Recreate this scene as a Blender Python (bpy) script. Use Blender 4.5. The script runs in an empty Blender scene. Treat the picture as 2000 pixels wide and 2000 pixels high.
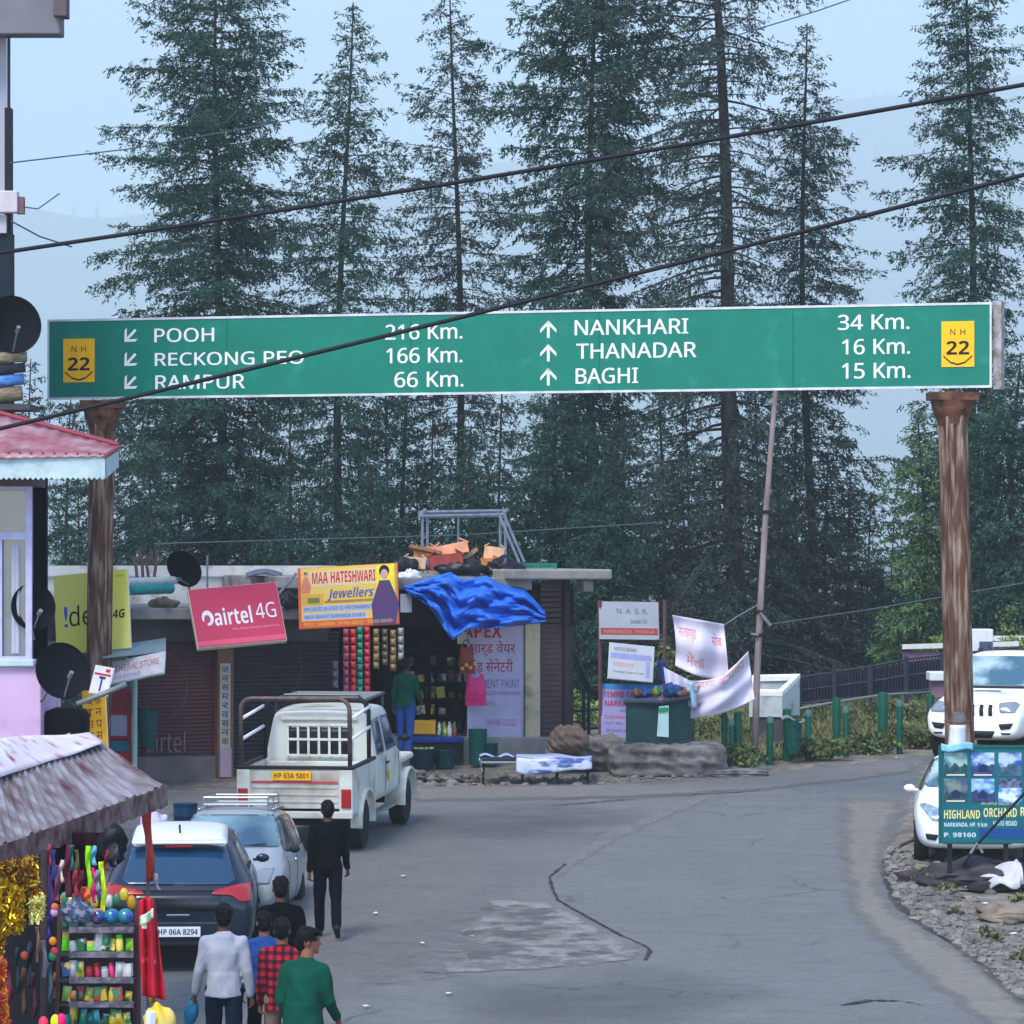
import bpy, bmesh, math, random
import numpy as np
from mathutils import Vector, Matrix
from mathutils.bvhtree import BVHTree
from mathutils.geometry import delaunay_2d_cdt
R = math.radians
C = bpy.context.scene.collection
SC = bpy.context.scene

# ------------------------------------------------------------------ camera, sky, sun, exposure
F, HZ, CAMH, SL = 8000.0, 1040.0, 6.78, 0.0395      # focal length (px of 2000), horizon row, eye height, road slope
cd = bpy.data.cameras.new('camera'); cam = bpy.data.objects.new('camera', cd); C.objects.link(cam)
cd.sensor_width = 36; cd.lens = 36 * F / 2000; cd.clip_start = 0.5; cd.clip_end = 14000
cd.shift_y = (HZ - 1000) / 2000
cam.location = (0, 0, CAMH); cam.rotation_euler = (R(90), 0, 0); SC.camera = cam
SUN_EL, SUN_AZ = 52, 205                            # azimuth clockwise from +Y: the sun stands behind the camera, to its left
w = bpy.data.worlds.new('World'); SC.world = w; w.use_nodes = True
nt = w.node_tree; bg = nt.nodes['Background']
sky = nt.nodes.new('ShaderNodeTexSky'); sky.sky_type = 'NISHITA'; sky.sun_disc = False
sky.sun_elevation = R(SUN_EL); sky.sun_rotation = R(SUN_AZ); sky.altitude = 2700
sky.air_density = 1.0; sky.dust_density = 3.0; sky.ozone_density = 1.5
nt.links.new(sky.outputs[0], bg.inputs[0]); bg.inputs[1].default_value = 0.15
sd = bpy.data.lights.new('sun', 'SUN'); sd.energy = 1.35; sd.angle = R(22); sd.color = (1, .95, .88)
so = bpy.data.objects.new('sun', sd); C.objects.link(so)
a, e = R(SUN_AZ), R(SUN_EL)
so.rotation_euler = Vector((math.sin(a) * math.cos(e), math.cos(a) * math.cos(e), math.sin(e))).to_track_quat('Z', 'Y').to_euler()
so.location = (0, 0, 60)
vs = SC.view_settings; SC.display_settings.display_device = 'sRGB'
vs.view_transform = 'Standard'; vs.look = 'None'; vs.gamma = 1; vs.exposure = 1.5
try: vs.use_curve_mapping = False
except Exception: pass
SC.cycles.max_bounces = 6; SC.cycles.volume_bounces = 2; SC.cycles.use_denoising = True
SC.cycles.transparent_max_bounces = 48

# ------------------------------------------------------------------ pixel <-> place
def P(px, py, d):                       # the point that stands d metres away and shows at pixel (px, py) of the 2000 px photograph
    return Vector(((px - 1000) / F * d, d, CAMH - (py - HZ) / F * d))
def gd(py): return CAMH * F / (py - HZ + SL * F)
def G(px, py):                          # where that pixel meets the road plane
    return P(px, py, gd(py))
def gz(y): return SL * y
rnd = random.Random(7)

# ------------------------------------------------------------------ materials
MATS = {}
def srgb(*c): return tuple((v / 12.92 if v <= .04045 else ((v + .055) / 1.055) ** 2.4) for v in [x / 255 for x in c])
def mat(name, col, rough=.7, var=.12, vs=5, col2=None, bump=0., bs=40, metal=0., spec=.25, dirt=None, da=.5, ds=2., stretch=(1, 1, 1), lo=.35, hi=.65, coat=0.):
    if name in MATS: return MATS[name]
    m = bpy.data.materials.new(name); m.use_nodes = True; t = m.node_tree; N = t.nodes; L = t.links
    b = N['Principled BSDF']; b.inputs['Roughness'].default_value = rough; b.inputs['Metallic'].default_value = metal
    b.inputs['Specular IOR Level'].default_value = spec; b.inputs['Coat Weight'].default_value = coat
    tc = N.new('ShaderNodeTexCoord'); mp = N.new('ShaderNodeMapping'); mp.inputs['Scale'].default_value = stretch
    L.new(tc.outputs['Object'], mp.inputs[0])
    def noise(s, det=6):
        n = N.new('ShaderNodeTexNoise'); n.inputs['Scale'].default_value = s; n.inputs['Detail'].default_value = det; L.new(mp.outputs[0], n.inputs[0]); return n
    def rng(o, l, h):
        r = N.new('ShaderNodeMapRange'); r.inputs[1].default_value = l; r.inputs[2].default_value = h; L.new(o, r.inputs[0]); return r.outputs[0]
    def mix(f, A, B):
        x = N.new('ShaderNodeMix'); x.data_type = 'RGBA'; L.new(f, x.inputs[0])
        for i, v in ((6, A), (7, B)):
            if isinstance(v, tuple): x.inputs[i].default_value = (*v[:3], 1)
            else: L.new(v, x.inputs[i])
        return x.outputs[2]
    c2 = col2 if col2 else tuple(min(1, v * (1 + var)) for v in col)
    c1 = col if col2 else tuple(v * (1 - var) for v in col)
    out = mix(rng(noise(vs).outputs[0], lo, hi), c1, c2)
    if dirt:
        f = rng(noise(ds, 8).outputs[0], .62 - da * .3, .72)
        out = mix(f, out, dirt)
    L.new(out, b.inputs['Base Color'])
    if bump:
        bp = N.new('ShaderNodeBump'); bp.inputs['Strength'].default_value = bump; bp.inputs['Distance'].default_value = .02
        L.new(noise(bs, 5).outputs[0], bp.inputs['Height']); L.new(bp.outputs[0], b.inputs['Normal'])
    MATS[name] = m; return m
def flat(name, col, rough=.6, **k): return mat(name, col, rough, var=k.pop('var', .06), vs=k.pop('vs', 9), **k)
def tint(rgb, **k):                      # a plain painted or printed colour
    n = 'paint_%02x%02x%02x' % tuple(int(v) for v in rgb)
    return flat(n, srgb(*rgb), **k)

# ------------------------------------------------------------------ object helpers
WM = {}
def world(o): return WM.get(o.name, Matrix.Identity(4)) if o else Matrix.Identity(4)
def settag(o, label=None, cat=None, group=None, kind=None):
    for k, v in (('label', label), ('category', cat), ('group', group), ('kind', kind)):
        if v: o[k] = v
    return o
def thing(name, label, cat, loc=(0, 0, 0), rz=0., group=None, m=None):
    o = bpy.data.objects.new(name, None); C.objects.link(o); o.empty_display_size = .1
    mm = m if m else Matrix.Translation(loc) @ Matrix.Rotation(rz, 4, 'Z')
    o.matrix_world = mm; o.location, o.rotation_euler = mm.to_translation(), mm.to_euler(); WM[o.name] = mm
    return settag(o, label, cat, group)
class MB:
    def __init__(s): s.v = []; s.f = []; s.mi = []; s.m = 0
    def add(s, vs, fs):
        n = len(s.v); s.v += [Vector(v) for v in vs]; s.f += [[i + n for i in f] for f in fs]; s.mi += [s.m] * len(fs); return s
    def box(s, c, d, rot=None, taper=1.0):
        x, y, z = d[0] / 2, d[1] / 2, d[2] / 2; c = Vector(c)
        p = [Vector((sx * x * (taper if sz > 0 else 1), sy * y * (taper if sz > 0 else 1), sz * z)) for sz in (-1, 1) for sx, sy in ((-1, -1), (1, -1), (1, 1), (-1, 1))]
        if rot is not None: p = [rot @ q for q in p]
        return s.add([q + c for q in p], [(3, 2, 1, 0), (4, 5, 6, 7), (0, 1, 5, 4), (1, 2, 6, 5), (2, 3, 7, 6), (3, 0, 4, 7)])
    def hexa(s, a):                     # eight corners: lower four, upper four
        return s.add(a, [(3, 2, 1, 0), (4, 5, 6, 7), (0, 1, 5, 4), (1, 2, 6, 5), (2, 3, 7, 6), (3, 0, 4, 7)])
    def tube(s, pts, r, n=8, cap=True, r2=None):
        pts = [Vector(p) for p in pts]; k = len(pts); rings = []
        up = None
        for i, p in enumerate(pts):
            t = (pts[min(i + 1, k - 1)] - pts[max(i - 1, 0)]).normalized()
            if up is None:
                u = t.cross(Vector((0, 0, 1)) if abs(t.z) < .9 else Vector((1, 0, 0))).normalized()
            else:
                u = (up - t * up.dot(t)).normalized()
            up = u; v = t.cross(u)
            rr = r[i] if isinstance(r, (list, tuple)) else (r if r2 is None else r + (r2 - r) * i / (k - 1))
            rings.append([p + (u * math.cos(q) + v * math.sin(q)) * rr for q in [2 * math.pi * j / n for j in range(n)]])
        vs = [q for g in rings for q in g]; fs = []
        for i in range(k - 1):
            for j in range(n):
                a, b = i * n + j, i * n + (j + 1) % n
                fs.append((a, b, b + n, a + n))
        if cap: fs += [tuple(range(n))[::-1], tuple(range((k - 1) * n, k * n))]
        return s.add(vs, fs)
    def cyl(s, a, b, r, n=12, r2=None): return s.tube([a, b], [r, r if r2 is None else r2], n)
    def lathe(s, prof, c=(0, 0, 0), n=20, ax='Z', sx=1., sy=1.):
        vs = []; c = Vector(c)
        for r, z in prof:
            for j in range(n):
                q = 2 * math.pi * j / n; x, y = r * math.cos(q) * sx, r * math.sin(q) * sy
                vs.append(c + (Vector((x, y, z)) if ax == 'Z' else Vector((z, x, y)) if ax == 'X' else Vector((x, z, y))))
        fs = []
        for i in range(len(prof) - 1):
            for j in range(n):
                a, b = i * n + j, i * n + (j + 1) % n; fs.append((a, b, b + n, a + n))
        fs += [tuple(range(n))[::-1], tuple(range((len(prof) - 1) * n, len(prof) * n))]
        return s.add(vs, fs)
    def ball(s, c, r, n=12, k=8):
        r = Vector(r) if not isinstance(r, (int, float)) else Vector((r, r, r)); c = Vector(c); vs = []; fs = []
        for i in range(k + 1):
            t = math.pi * i / k
            for j in range(n):
                q = 2 * math.pi * j / n
                vs.append(c + Vector((r.x * math.sin(t) * math.cos(q), r.y * math.sin(t) * math.sin(q), r.z * math.cos(t))))
        for i in range(k):
            for j in range(n):
                a, b = i * n + j, i * n + (j + 1) % n; fs.append((a, a + n, b + n, b))
        return s.add(vs, fs)
    def prism(s, poly, z0, z1, fn=None):   # outline in (x, z), thickness along y; fn maps (x, y, z) to a place
        n = len(poly); vs = [Vector((x, z0, z)) for x, z in poly] + [Vector((x, z1, z)) for x, z in poly]
        if fn: vs = [Vector(fn(*v)) for v in vs]
        return s.add(vs, [tuple(range(n)), tuple(range(2 * n - 1, n - 1, -1))] + [((i + 1) % n, i, i + n, (i + 1) % n + n) for i in range(n)])
    def grid(s, fn, nu, nv, th=0., flip=False):
        pts = [[Vector(fn(i / nu, j / nv)) for j in range(nv + 1)] for i in range(nu + 1)]
        def nrm(i, j):
            a = pts[min(i + 1, nu)][j] - pts[max(i - 1, 0)][j]; b = pts[i][min(j + 1, nv)] - pts[i][max(j - 1, 0)]
            q = a.cross(b); return q.normalized() if q.length > 1e-9 else Vector((0, 0, 1))
        W = nv + 1; vs = [p for r_ in pts for p in r_]
        fs = [(i * W + j, (i + 1) * W + j, (i + 1) * W + j + 1, i * W + j + 1) for i in range(nu) for j in range(nv)]
        if th:
            n0 = len(vs); vs += [pts[i][j] - nrm(i, j) * th for i in range(nu + 1) for j in range(nv + 1)]
            fs += [tuple(x + n0 for x in f[::-1]) for f in fs[:]]
            def rim(a, b): fs.append((b, a, a + n0, b + n0))
            for i in range(nu): rim(i * W, (i + 1) * W); rim((i + 1) * W + nv, i * W + nv)
            for j in range(nv): rim(j + 1, j); rim(nu * W + j, nu * W + j + 1)
        if flip: fs = [f[::-1] for f in fs]
        return s.add(vs, fs)
    def build(s, name, m, parent=None, smooth=False, bevel=0., local=False, seg=2):
        me = bpy.data.meshes.new(name)
        vs = s.v
        if parent is not None and not local:
            iv = world(parent).inverted(); vs = [iv @ v for v in vs]
        me.from_pydata([tuple(v) for v in vs], [], [tuple(f) for f in s.f])
        for q in (m if isinstance(m, (list, tuple)) else [m]): me.materials.append(q)
        me.polygons.foreach_set('material_index', s.mi)
        bm = bmesh.new(); bm.from_mesh(me); bmesh.ops.recalc_face_normals(bm, faces=bm.faces[:]); bm.to_mesh(me); bm.free()
        o = bpy.data.objects.new(name, me); C.objects.link(o)
        if parent is not None: o.parent = parent; WM[o.name] = world(parent)
        if smooth:
            me.polygons.foreach_set('use_smooth', [True] * len(me.polygons))
            if smooth != 'all': me.set_sharp_from_angle(angle=R(38))
        if bevel:
            b = o.modifiers.new('bevel', 'BEVEL'); b.width = bevel; b.segments = seg; b.limit_method = 'ANGLE'; b.angle_limit = R(40)
        return o
def np_mesh(name, V, Q, m, parent=None, smooth=False):     # big meshes from arrays; V (n,3) local, Q (k,4)
    me = bpy.data.meshes.new(name); V = np.ascontiguousarray(V, np.float32); Q = np.ascontiguousarray(Q, np.int32)
    k = Q.shape[1]
    me.vertices.add(len(V)); me.vertices.foreach_set('co', V.ravel()); me.loops.add(Q.size); me.loops.foreach_set('vertex_index', Q.ravel())
    me.polygons.add(len(Q)); me.polygons.foreach_set('loop_start', np.arange(0, Q.size, k, dtype=np.int32)); me.polygons.foreach_set('loop_total', np.full(len(Q), k, np.int32))
    me.materials.append(m); me.update(calc_edges=True); me.validate()
    if smooth: me.polygons.foreach_set('use_smooth', [True] * len(me.polygons))
    o = bpy.data.objects.new(name, me); C.objects.link(o)
    if parent is not None: o.parent = parent
    return o
def evaluated(o):                        # the mesh of an object with its modifiers applied; the object is removed
    dg = bpy.context.evaluated_depsgraph_get(); dg.update()
    me = bpy.data.meshes.new_from_object(o.evaluated_get(dg)); bpy.data.objects.remove(o, do_unlink=True); return me
def copy_tree(o, parent=None):
    c = o.copy(); C.objects.link(c); WM[c.name] = world(o)
    if parent is not None: c.parent = parent
    for ch in list(o.children): copy_tree(ch, c)
    return c
def sans(s, b):                          # plain sans-serif letters of the built-in font
    o = ''
    for c in s:
        if 'A' <= c <= 'Z': o += chr((0x1D5D4 if b else 0x1D5A0) + ord(c) - 65)
        elif 'a' <= c <= 'z': o += chr((0x1D5EE if b else 0x1D5BA) + ord(c) - 97)
        elif '0' <= c <= '9': o += chr((0x1D7EC if b else 0x1D7E2) + ord(c) - 48)
        else: o += c
    return o
def text_mesh(s, bold=0., shear=0., spacing=1.0):
    if bold >= 0: s = sans(s, bold >= .02); bold = 0 if bold >= .02 else bold
    else: bold = 0          # verts, faces of a line of lettering and its bounds
    cu = bpy.data.curves.new('lettering', 'FONT'); cu.body = s; cu.size = 1; cu.offset = bold; cu.shear = shear; cu.space_character = spacing
    cu.resolution_u = 3; cu.fill_mode = 'FRONT'
    o = bpy.data.objects.new('lettering', cu); C.objects.link(o)
    me = evaluated(o); bpy.data.curves.remove(cu)
    vs = [Vector((v.co.x, v.co.y, 0)) for v in me.vertices]; fs = [tuple(p.vertices) for p in me.polygons]
    bpy.data.meshes.remove(me)
    return vs, fs
def put_text(mb, s, x0, y0, x1, y1, fn, bold=0., shear=0., keep=False, spacing=1.0, cuts=0):
    # lettering stretched into a box of the (x, y) face; fn(x, y) gives the place on the surface
    vs, fs = text_mesh(s, bold, shear, spacing)
    if not vs: return
    ax, bx = min(v.x for v in vs), max(v.x for v in vs); ay, by = min(v.y for v in vs), max(v.y for v in vs)
    kx, ky = (x1 - x0) / max(bx - ax, 1e-6), (y1 - y0) / max(by - ay, 1e-6)
    if keep: kx = min(kx, ky)
    mb.add([fn(x0 + (v.x - ax) * kx, y0 + (v.y - ay) * ky) for v in vs], fs)
def frame(TL, TR, BL, d):
    # a flat board that shows with these photo corners: matrix (x right, y up, -z behind... z towards the viewer), width, height
    k = d / F
    u = Vector(((TR[0] - TL[0]) * k, 0, -(TR[1] - TL[1]) * k)); v = Vector(((BL[0] - TL[0]) * k, 0, -(BL[1] - TL[1]) * k))
    q = u.dot(v); s = math.sqrt(abs(q)); u.y = s if q > 0 else -s; v.y = -s
    o = P(BL[0], BL[1], d); up = -v
    x = u.normalized(); y = up.normalized(); z = x.cross(y)
    M = Matrix(((x.x, y.x, z.x, o.x), (x.y, y.y, z.y, o.y), (x.z, y.z, z.z, o.z), (0, 0, 0, 1)))
    return M, u.length, up.length
def face(z=.004): return lambda x, y: Vector((x, y, z))
def panel(parent, name, x0, y0, x1, y1, z0, z1, m, bevel=0.):
    return MB().box(((x0 + x1) / 2, (y0 + y1) / 2, (z0 + z1) / 2), (x1 - x0, y1 - y0, z1 - z0)).build(name, m, parent, bevel=bevel, local=True)
# ------------------------------------------------------------------ the setting
M_dirt = mat('dirt', (.20, .175, .14), .95, col2=(.11, .10, .085), vs=1.6, bump=.9, bs=14, dirt=(.30, .27, .23), da=.35, ds=5)
M_slope = mat('slope_soil', (.05, .07, .035), .95, col2=(.09, .085, .05), vs=.6, bump=.5, bs=3)
def terrain_z(x, y):
    b = SL * min(y, 84.0)
    edge = 84.0 if x > 3 else 84.0 - 3 * min(1, (3 - x) / 8)
    if y > edge:
        t = y - edge; b = SL * edge - .62 * t + .0019 * t * t if t < 160 else SL * edge - .62 * 160 + .0019 * 160 * 160
    if y > 420: b += min(y - 420, 300) * .12
    b += max(0, abs(x) - 60) * .25 * max(0, 1 - max(0, y - 70) / 200)
    return b
def axis(vals): return sorted(set(vals))
xs = axis([-3900, -900, -600, -400, -250, -160, -110, -80, -60, -45, -35] + [i * 2 for i in range(-14, 15)] + [35, 45, 60, 80, 110, 160, 250, 400, 600, 900, 3900])
ys = axis([-40, -20, 0, 10, 20] + [i * 3 for i in range(8, 24)] + [72, 75, 78, 80, 81, 82, 83, 84, 85, 86, 88, 90, 94, 98, 104, 112, 122, 135, 150, 170, 200, 240, 300, 420, 600, 900, 1400, 2000, 2700, 4000, 6000, 9800])
g = MB(); g.v = [Vector((x, y, terrain_z(x, y))) for y in ys for x in xs]; W = len(xs)
for j in range(len(ys) - 1):
    for i in range(W - 1):
        g.f.append([j * W + i, j * W + i + 1, (j + 1) * W + i + 1, (j + 1) * W + i]); g.mi.append(1 if ys[j] >= 84 else 0)
settag(g.build('ground', [M_dirt, M_slope], smooth='all'), kind='structure')

def asphalt(name, c1, c2, patch, seed):
    m = bpy.data.materials.new(name); m.use_nodes = True; N = m.node_tree.nodes; L = m.node_tree.links; b = N['Principled BSDF']
    b.inputs['Roughness'].default_value = .82; b.inputs['Specular IOR Level'].default_value = .35
    tc = N.new('ShaderNodeTexCoord'); mp = N.new('ShaderNodeMapping'); mp.inputs['Location'].default_value = (seed, seed * 2, 0); L.new(tc.outputs['Object'], mp.inputs[0])
    def noi(s, d, r=.6, src=None):
        n = N.new('ShaderNodeTexNoise'); n.inputs['Scale'].default_value = s; n.inputs['Detail'].default_value = d; n.inputs['Roughness'].default_value = r
        L.new((src or mp).outputs[0], n.inputs[0]); return n.outputs[0]
    def rg(o, l, h):
        r = N.new('ShaderNodeMapRange'); r.inputs[1].default_value = l; r.inputs[2].default_value = h; L.new(o, r.inputs[0]); return r.outputs[0]
    def mx(f, A, B):
        x = N.new('ShaderNodeMix'); x.data_type = 'RGBA'; L.new(f, x.inputs[0])
        for i, v in ((6, A), (7, B)):
            if isinstance(v, tuple): x.inputs[i].default_value = (*v, 1)
            else: L.new(v, x.inputs[i])
        return x.outputs[2]
    mp2 = N.new('ShaderNodeMapping'); mp2.inputs['Scale'].default_value = (.35, 1, 1); mp2.inputs['Rotation'].default_value = (0, 0, R(20)); L.new(mp.outputs[0], mp2.inputs[0])
    c = mx(rg(noi(.35, 8), .3, .7), c1, c2)
    c = mx(rg(noi(1.6, 9, .7, mp2), .53, .68), c, patch)
    c = mx(rg(noi(5, 8, .75, mp2), .48, .72), c, tuple(v * .64 for v in c1))
    c = mx(rg(noi(13, 6, .75), .5, .75), c, tuple(v * 1.3 for v in c2))
    c = mx(rg(noi(19, 5, .75), .52, .78), c, tuple(v * .6 for v in c1))
    c = mx(rg(noi(45, 3, .7), .45, .8), c, tuple(v * 1.6 for v in c2))
    c = mx(rg(noi(75, 2, .7), .58, .85), c, tuple(v * .45 for v in c1))
    vo = N.new('ShaderNodeTexVoronoi'); vo.feature = 'DISTANCE_TO_EDGE'; vo.inputs['Scale'].default_value = .55
    ad = N.new('ShaderNodeMix'); ad.data_type = 'RGBA'; ad.blend_type = 'ADD'; ad.inputs[0].default_value = .55; L.new(mp.outputs[0], ad.inputs[6])
    nn = N.new('ShaderNodeTexNoise'); nn.inputs['Scale'].default_value = 1.7; nn.inputs['Detail'].default_value = 6; L.new(mp.outputs[0], nn.inputs[0]); L.new(nn.outputs[1], ad.inputs[7]); L.new(ad.outputs[2], vo.inputs[0])
    cr = rg(vo.outputs[0], .022, .004)
    gate = N.new('ShaderNodeMath'); gate.operation = 'MULTIPLY'; L.new(cr, gate.inputs[0]); L.new(rg(noi(.5, 4), .52, .62), gate.inputs[1])
    c = mx(gate.outputs[0], c, tuple(v * .62 for v in c1))
    L.new(c, b.inputs['Base Color'])
    bp = N.new('ShaderNodeBump'); bp.inputs['Strength'].default_value = .5; bp.inputs['Distance'].default_value = .012; L.new(noi(55, 4, .7), bp.inputs['Height']); L.new(bp.outputs[0], b.inputs['Normal'])
    return m
M_road = asphalt('asphalt', (.098, .098, .098), (.132, .131, .129), (.17, .165, .157), 3)
M_road2 = asphalt('asphalt_overlay', (.106, .108, .111), (.13, .132, .134), (.155, .154, .152), 11)
M_worn = asphalt('asphalt_worn', (.15, .147, .14), (.205, .20, .188), (.11, .11, .11), 23)
M_tar = mat('tar', (.03, .03, .033), .9, var=.3)
def sheet(name, px, m, lift, jag=0., n=6, seed=1):
    rr = random.Random(seed); pts = []
    for i in range(len(px)):
        a, b = Vector(px[i]), Vector(px[(i + 1) % len(px)])
        for k in range(n):
            q = a.lerp(b, k / n); p = G(q.x, q.y)
            pts.append(p + Vector((rr.uniform(-jag, jag), rr.uniform(-jag, jag) * 2, lift)))
    bm = bmesh.new(); f = bm.faces.new([bm.verts.new((p.x, p.y, SL * p.y + lift)) for p in pts])
    if f.calc_area() and f.normal.z < 0: f.normal_flip()
    bmesh.ops.triangulate(bm, faces=bm.faces[:]); bm.normal_update()
    for q in bm.faces:
        if q.normal.z < 0: q.normal_flip()
    me = bpy.data.meshes.new(name); bm.to_mesh(me); bm.free(); me.materials.append(m)
    o = bpy.data.objects.new(name, me); C.objects.link(o); return settag(o, kind='structure')
verge = [(1835, 1474), (1800, 1500), (1775, 1560), (1760, 1625), (1729, 1655), (1722, 1690), (1732, 1725), (1752, 1765), (1790, 1800), (1850, 1835), (1910, 1880), (1960, 1930), (2040, 1985), (2150, 2050), (2600, 2300)]
far_edge = [(-300, 1565), (200, 1556), (330, 1549), (560, 1547), (800, 1543), (960, 1541), (1150, 1538), (1290, 1527), (1430, 1519), (1560, 1504), (1700, 1488)]
sheet('road', far_edge + verge + [(2600, 3600), (-2600, 3600), (-2200, 2300), (-900, 1700)], M_road, .006, .03, 5, 3)
seam = [(1370, 1560), (1250, 1610), (1180, 1640), (1105, 1690), (1074, 1714), (1078, 1735), (1090, 1760), (1150, 1795), (1215, 1830), (1262, 1850), (1270, 1860), (1258, 1880)]
sheet('road_overlay', seam + [(1200, 1892), (1050, 1902), (880, 1910), (700, 1935), (560, 1990), (400, 2100), (900, 2400), (2400, 2300)] + [(p[0] - 14, p[1] + 3) for p in verge[::-1][2:]] + [(1700, 1500), (1560, 1515)], M_road2, .011, .02, 6, 5)
def ragged(name, poly, col, col2, lift, soft=26, scale=2.2, seed=0, thr=.5, kind='structure', wide=0., amax=1.):
    # a thin worn or dusty layer whose edge breaks up into specks
    m = bpy.data.materials.new(name); m.use_nodes = True; N = m.node_tree.nodes; L = m.node_tree.links; b = N['Principled BSDF']; b.inputs['Roughness'].default_value = .9
    tc = N.new('ShaderNodeTexCoord'); mp = N.new('ShaderNodeMapping'); mp.inputs['Location'].default_value = (seed, seed, 0); mp.inputs['Scale'].default_value = (1., .85, 1); L.new(tc.outputs['Object'], mp.inputs[0])
    n1 = N.new('ShaderNodeTexNoise'); n1.inputs['Scale'].default_value = scale; n1.inputs['Detail'].default_value = 8; n1.inputs['Roughness'].default_value = .62; L.new(mp.outputs[0], n1.inputs[0])
    n2 = N.new('ShaderNodeTexNoise'); n2.inputs['Scale'].default_value = 9; n2.inputs['Detail'].default_value = 8; L.new(mp.outputs[0], n2.inputs[0])
    mx = N.new('ShaderNodeMix'); mx.data_type = 'RGBA'; mx.inputs[6].default_value = (*col, 1); mx.inputs[7].default_value = (*col2, 1)
    r2 = N.new('ShaderNodeMapRange'); r2.inputs[1].default_value = .35; r2.inputs[2].default_value = .65; L.new(n2.outputs[0], r2.inputs[0]); L.new(r2.outputs[0], mx.inputs[0]); L.new(mx.outputs[2], b.inputs['Base Color'])
    at = N.new('ShaderNodeAttribute'); at.attribute_name = 'cover'; ad = N.new('ShaderNodeMath'); ad.operation = 'ADD'; L.new(at.outputs['Fac'], ad.inputs[0]); L.new(n1.outputs[0], ad.inputs[1])
    r3 = N.new('ShaderNodeMapRange'); r3.inputs[1].default_value = thr + .5 - wide * .5; r3.inputs[2].default_value = thr + .62 + wide; r3.inputs[4].default_value = amax; L.new(ad.outputs[0], r3.inputs[0]); L.new(r3.outputs[0], b.inputs['Alpha'])
    from mathutils.geometry import intersect_point_line
    x0, x1 = min(p[0] for p in poly) - soft, max(p[0] for p in poly) + soft; y0, y1 = min(p[1] for p in poly) - soft * .4, max(p[1] for p in poly) + soft * .4; nu, nv = 56, 40; V = []; cv = []
    def sd(x, y):
        ins = False; dm = 1e9; n = len(poly)
        for i in range(n):
            (ax, ay), (bx_, by_) = poly[i], poly[(i + 1) % n]
            if (ay > y) != (by_ > y) and x < (bx_ - ax) * (y - ay) / (by_ - ay) + ax: ins = not ins
            q, t = intersect_point_line(Vector((x, y * 2.5)), Vector((ax, ay * 2.5)), Vector((bx_, by_ * 2.5))); t = min(1, max(0, t)); dm = min(dm, math.hypot(ax + (bx_ - ax) * t - x, 2.5 * (ay + (by_ - ay) * t - y)))
        return dm if ins else -dm
    for j in range(nv + 1):
        for i in range(nu + 1):
            x, y = x0 + (x1 - x0) * i / nu, y0 + (y1 - y0) * j / nv; p = G(x, y); V.append((p.x, p.y, SL * p.y + lift)); cv.append(max(-1.5, min(1., .5 + .9 * sd(x, y) / soft)))
    W_ = nu + 1; Q = [(j * W_ + i, (j + 1) * W_ + i, (j + 1) * W_ + i + 1, j * W_ + i + 1) for j in range(nv) for i in range(nu)]
    lim = thr + .5 - wide * .5 - .80; Q = [q for q in Q if max(cv[i] for i in q) > lim]
    o = np_mesh(name, V, Q, m); a_ = o.data.attributes.new('cover', 'FLOAT', 'POINT'); a_.data.foreach_set('value', cv); return settag(o, kind=kind)
ragged('road_patch', [(940, 1755), (1085, 1758), (1150, 1798), (1215, 1833), (1262, 1858), (1252, 1880), (1190, 1890), (1050, 1900), (860, 1908), (850, 1880), (900, 1850), (880, 1820), (930, 1790)], (.165, .161, .152), (.225, .218, .203), .0165, 34, 2.0, 3, .86, wide=.06)
ragged('road_stain', [(930, 1760), (1090, 1770), (1200, 1840), (1230, 1870), (1050, 1890), (900, 1895), (880, 1830)], (.085, .085, .085), (.11, .108, .105), .0195, 40, 2.6, 31, 1.0, wide=.06, amax=.8)
ragged('road_dust', [(700, 1780), (960, 1760), (1000, 1850), (900, 1930), (720, 1950), (600, 1880)], (.15, .147, .14), (.20, .193, .18), .018, 90, 2.4, 37, .96, wide=.08, amax=.7)
ragged('road_dust', [(1640, 1560), (1770, 1560), (1735, 1655), (1722, 1725), (1752, 1775), (1850, 1840), (2040, 1990), (1960, 2040), (1760, 1880), (1660, 1780), (1640, 1680)], (.22, .20, .17), (.16, .15, .135), .022, 70, 1.3, 7, .52, wide=.25, amax=.85)
ragged('road_dust', [(760, 1540), (1290, 1530), (1560, 1505), (1790, 1488), (1780, 1512), (1500, 1545), (1200, 1560), (820, 1568)], (.20, .19, .17), (.15, .145, .135), .023, 30, 1.2, 9, .5, wide=.25, amax=.8)
ragged('road_dust', [(640, 1660), (900, 1640), (1060, 1690), (1000, 1760), (860, 1830), (700, 1960), (540, 2010), (640, 1860)], (.17, .165, .155), (.22, .21, .195), .0225, 170, 1.1, 12, .62, wide=.5, amax=.6)
ragged('road_stain', [(820, 1590), (1080, 1572), (1240, 1600), (1120, 1640), (900, 1650), (800, 1625)], (.07, .071, .075), (.09, .09, .095), .0235, 150, .9, 15, .62, wide=.6, amax=.6)
ragged('road_stain', [(900, 1920), (1300, 1905), (1500, 1950), (1250, 2010), (900, 2010)], (.08, .082, .088), (.10, .10, .105), .024, 170, .8, 18, .62, wide=.6, amax=.55)
ragged('road_dust', [(1380, 1552), (1250, 1602), (1180, 1632), (1108, 1680), (1080, 1714), (1092, 1722), (1124, 1694), (1196, 1648), (1262, 1618), (1384, 1566)], (.20, .195, .185), (.17, .166, .158), .0185, 14, 1.6, 41, .62, wide=.3, amax=.7)
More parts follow.
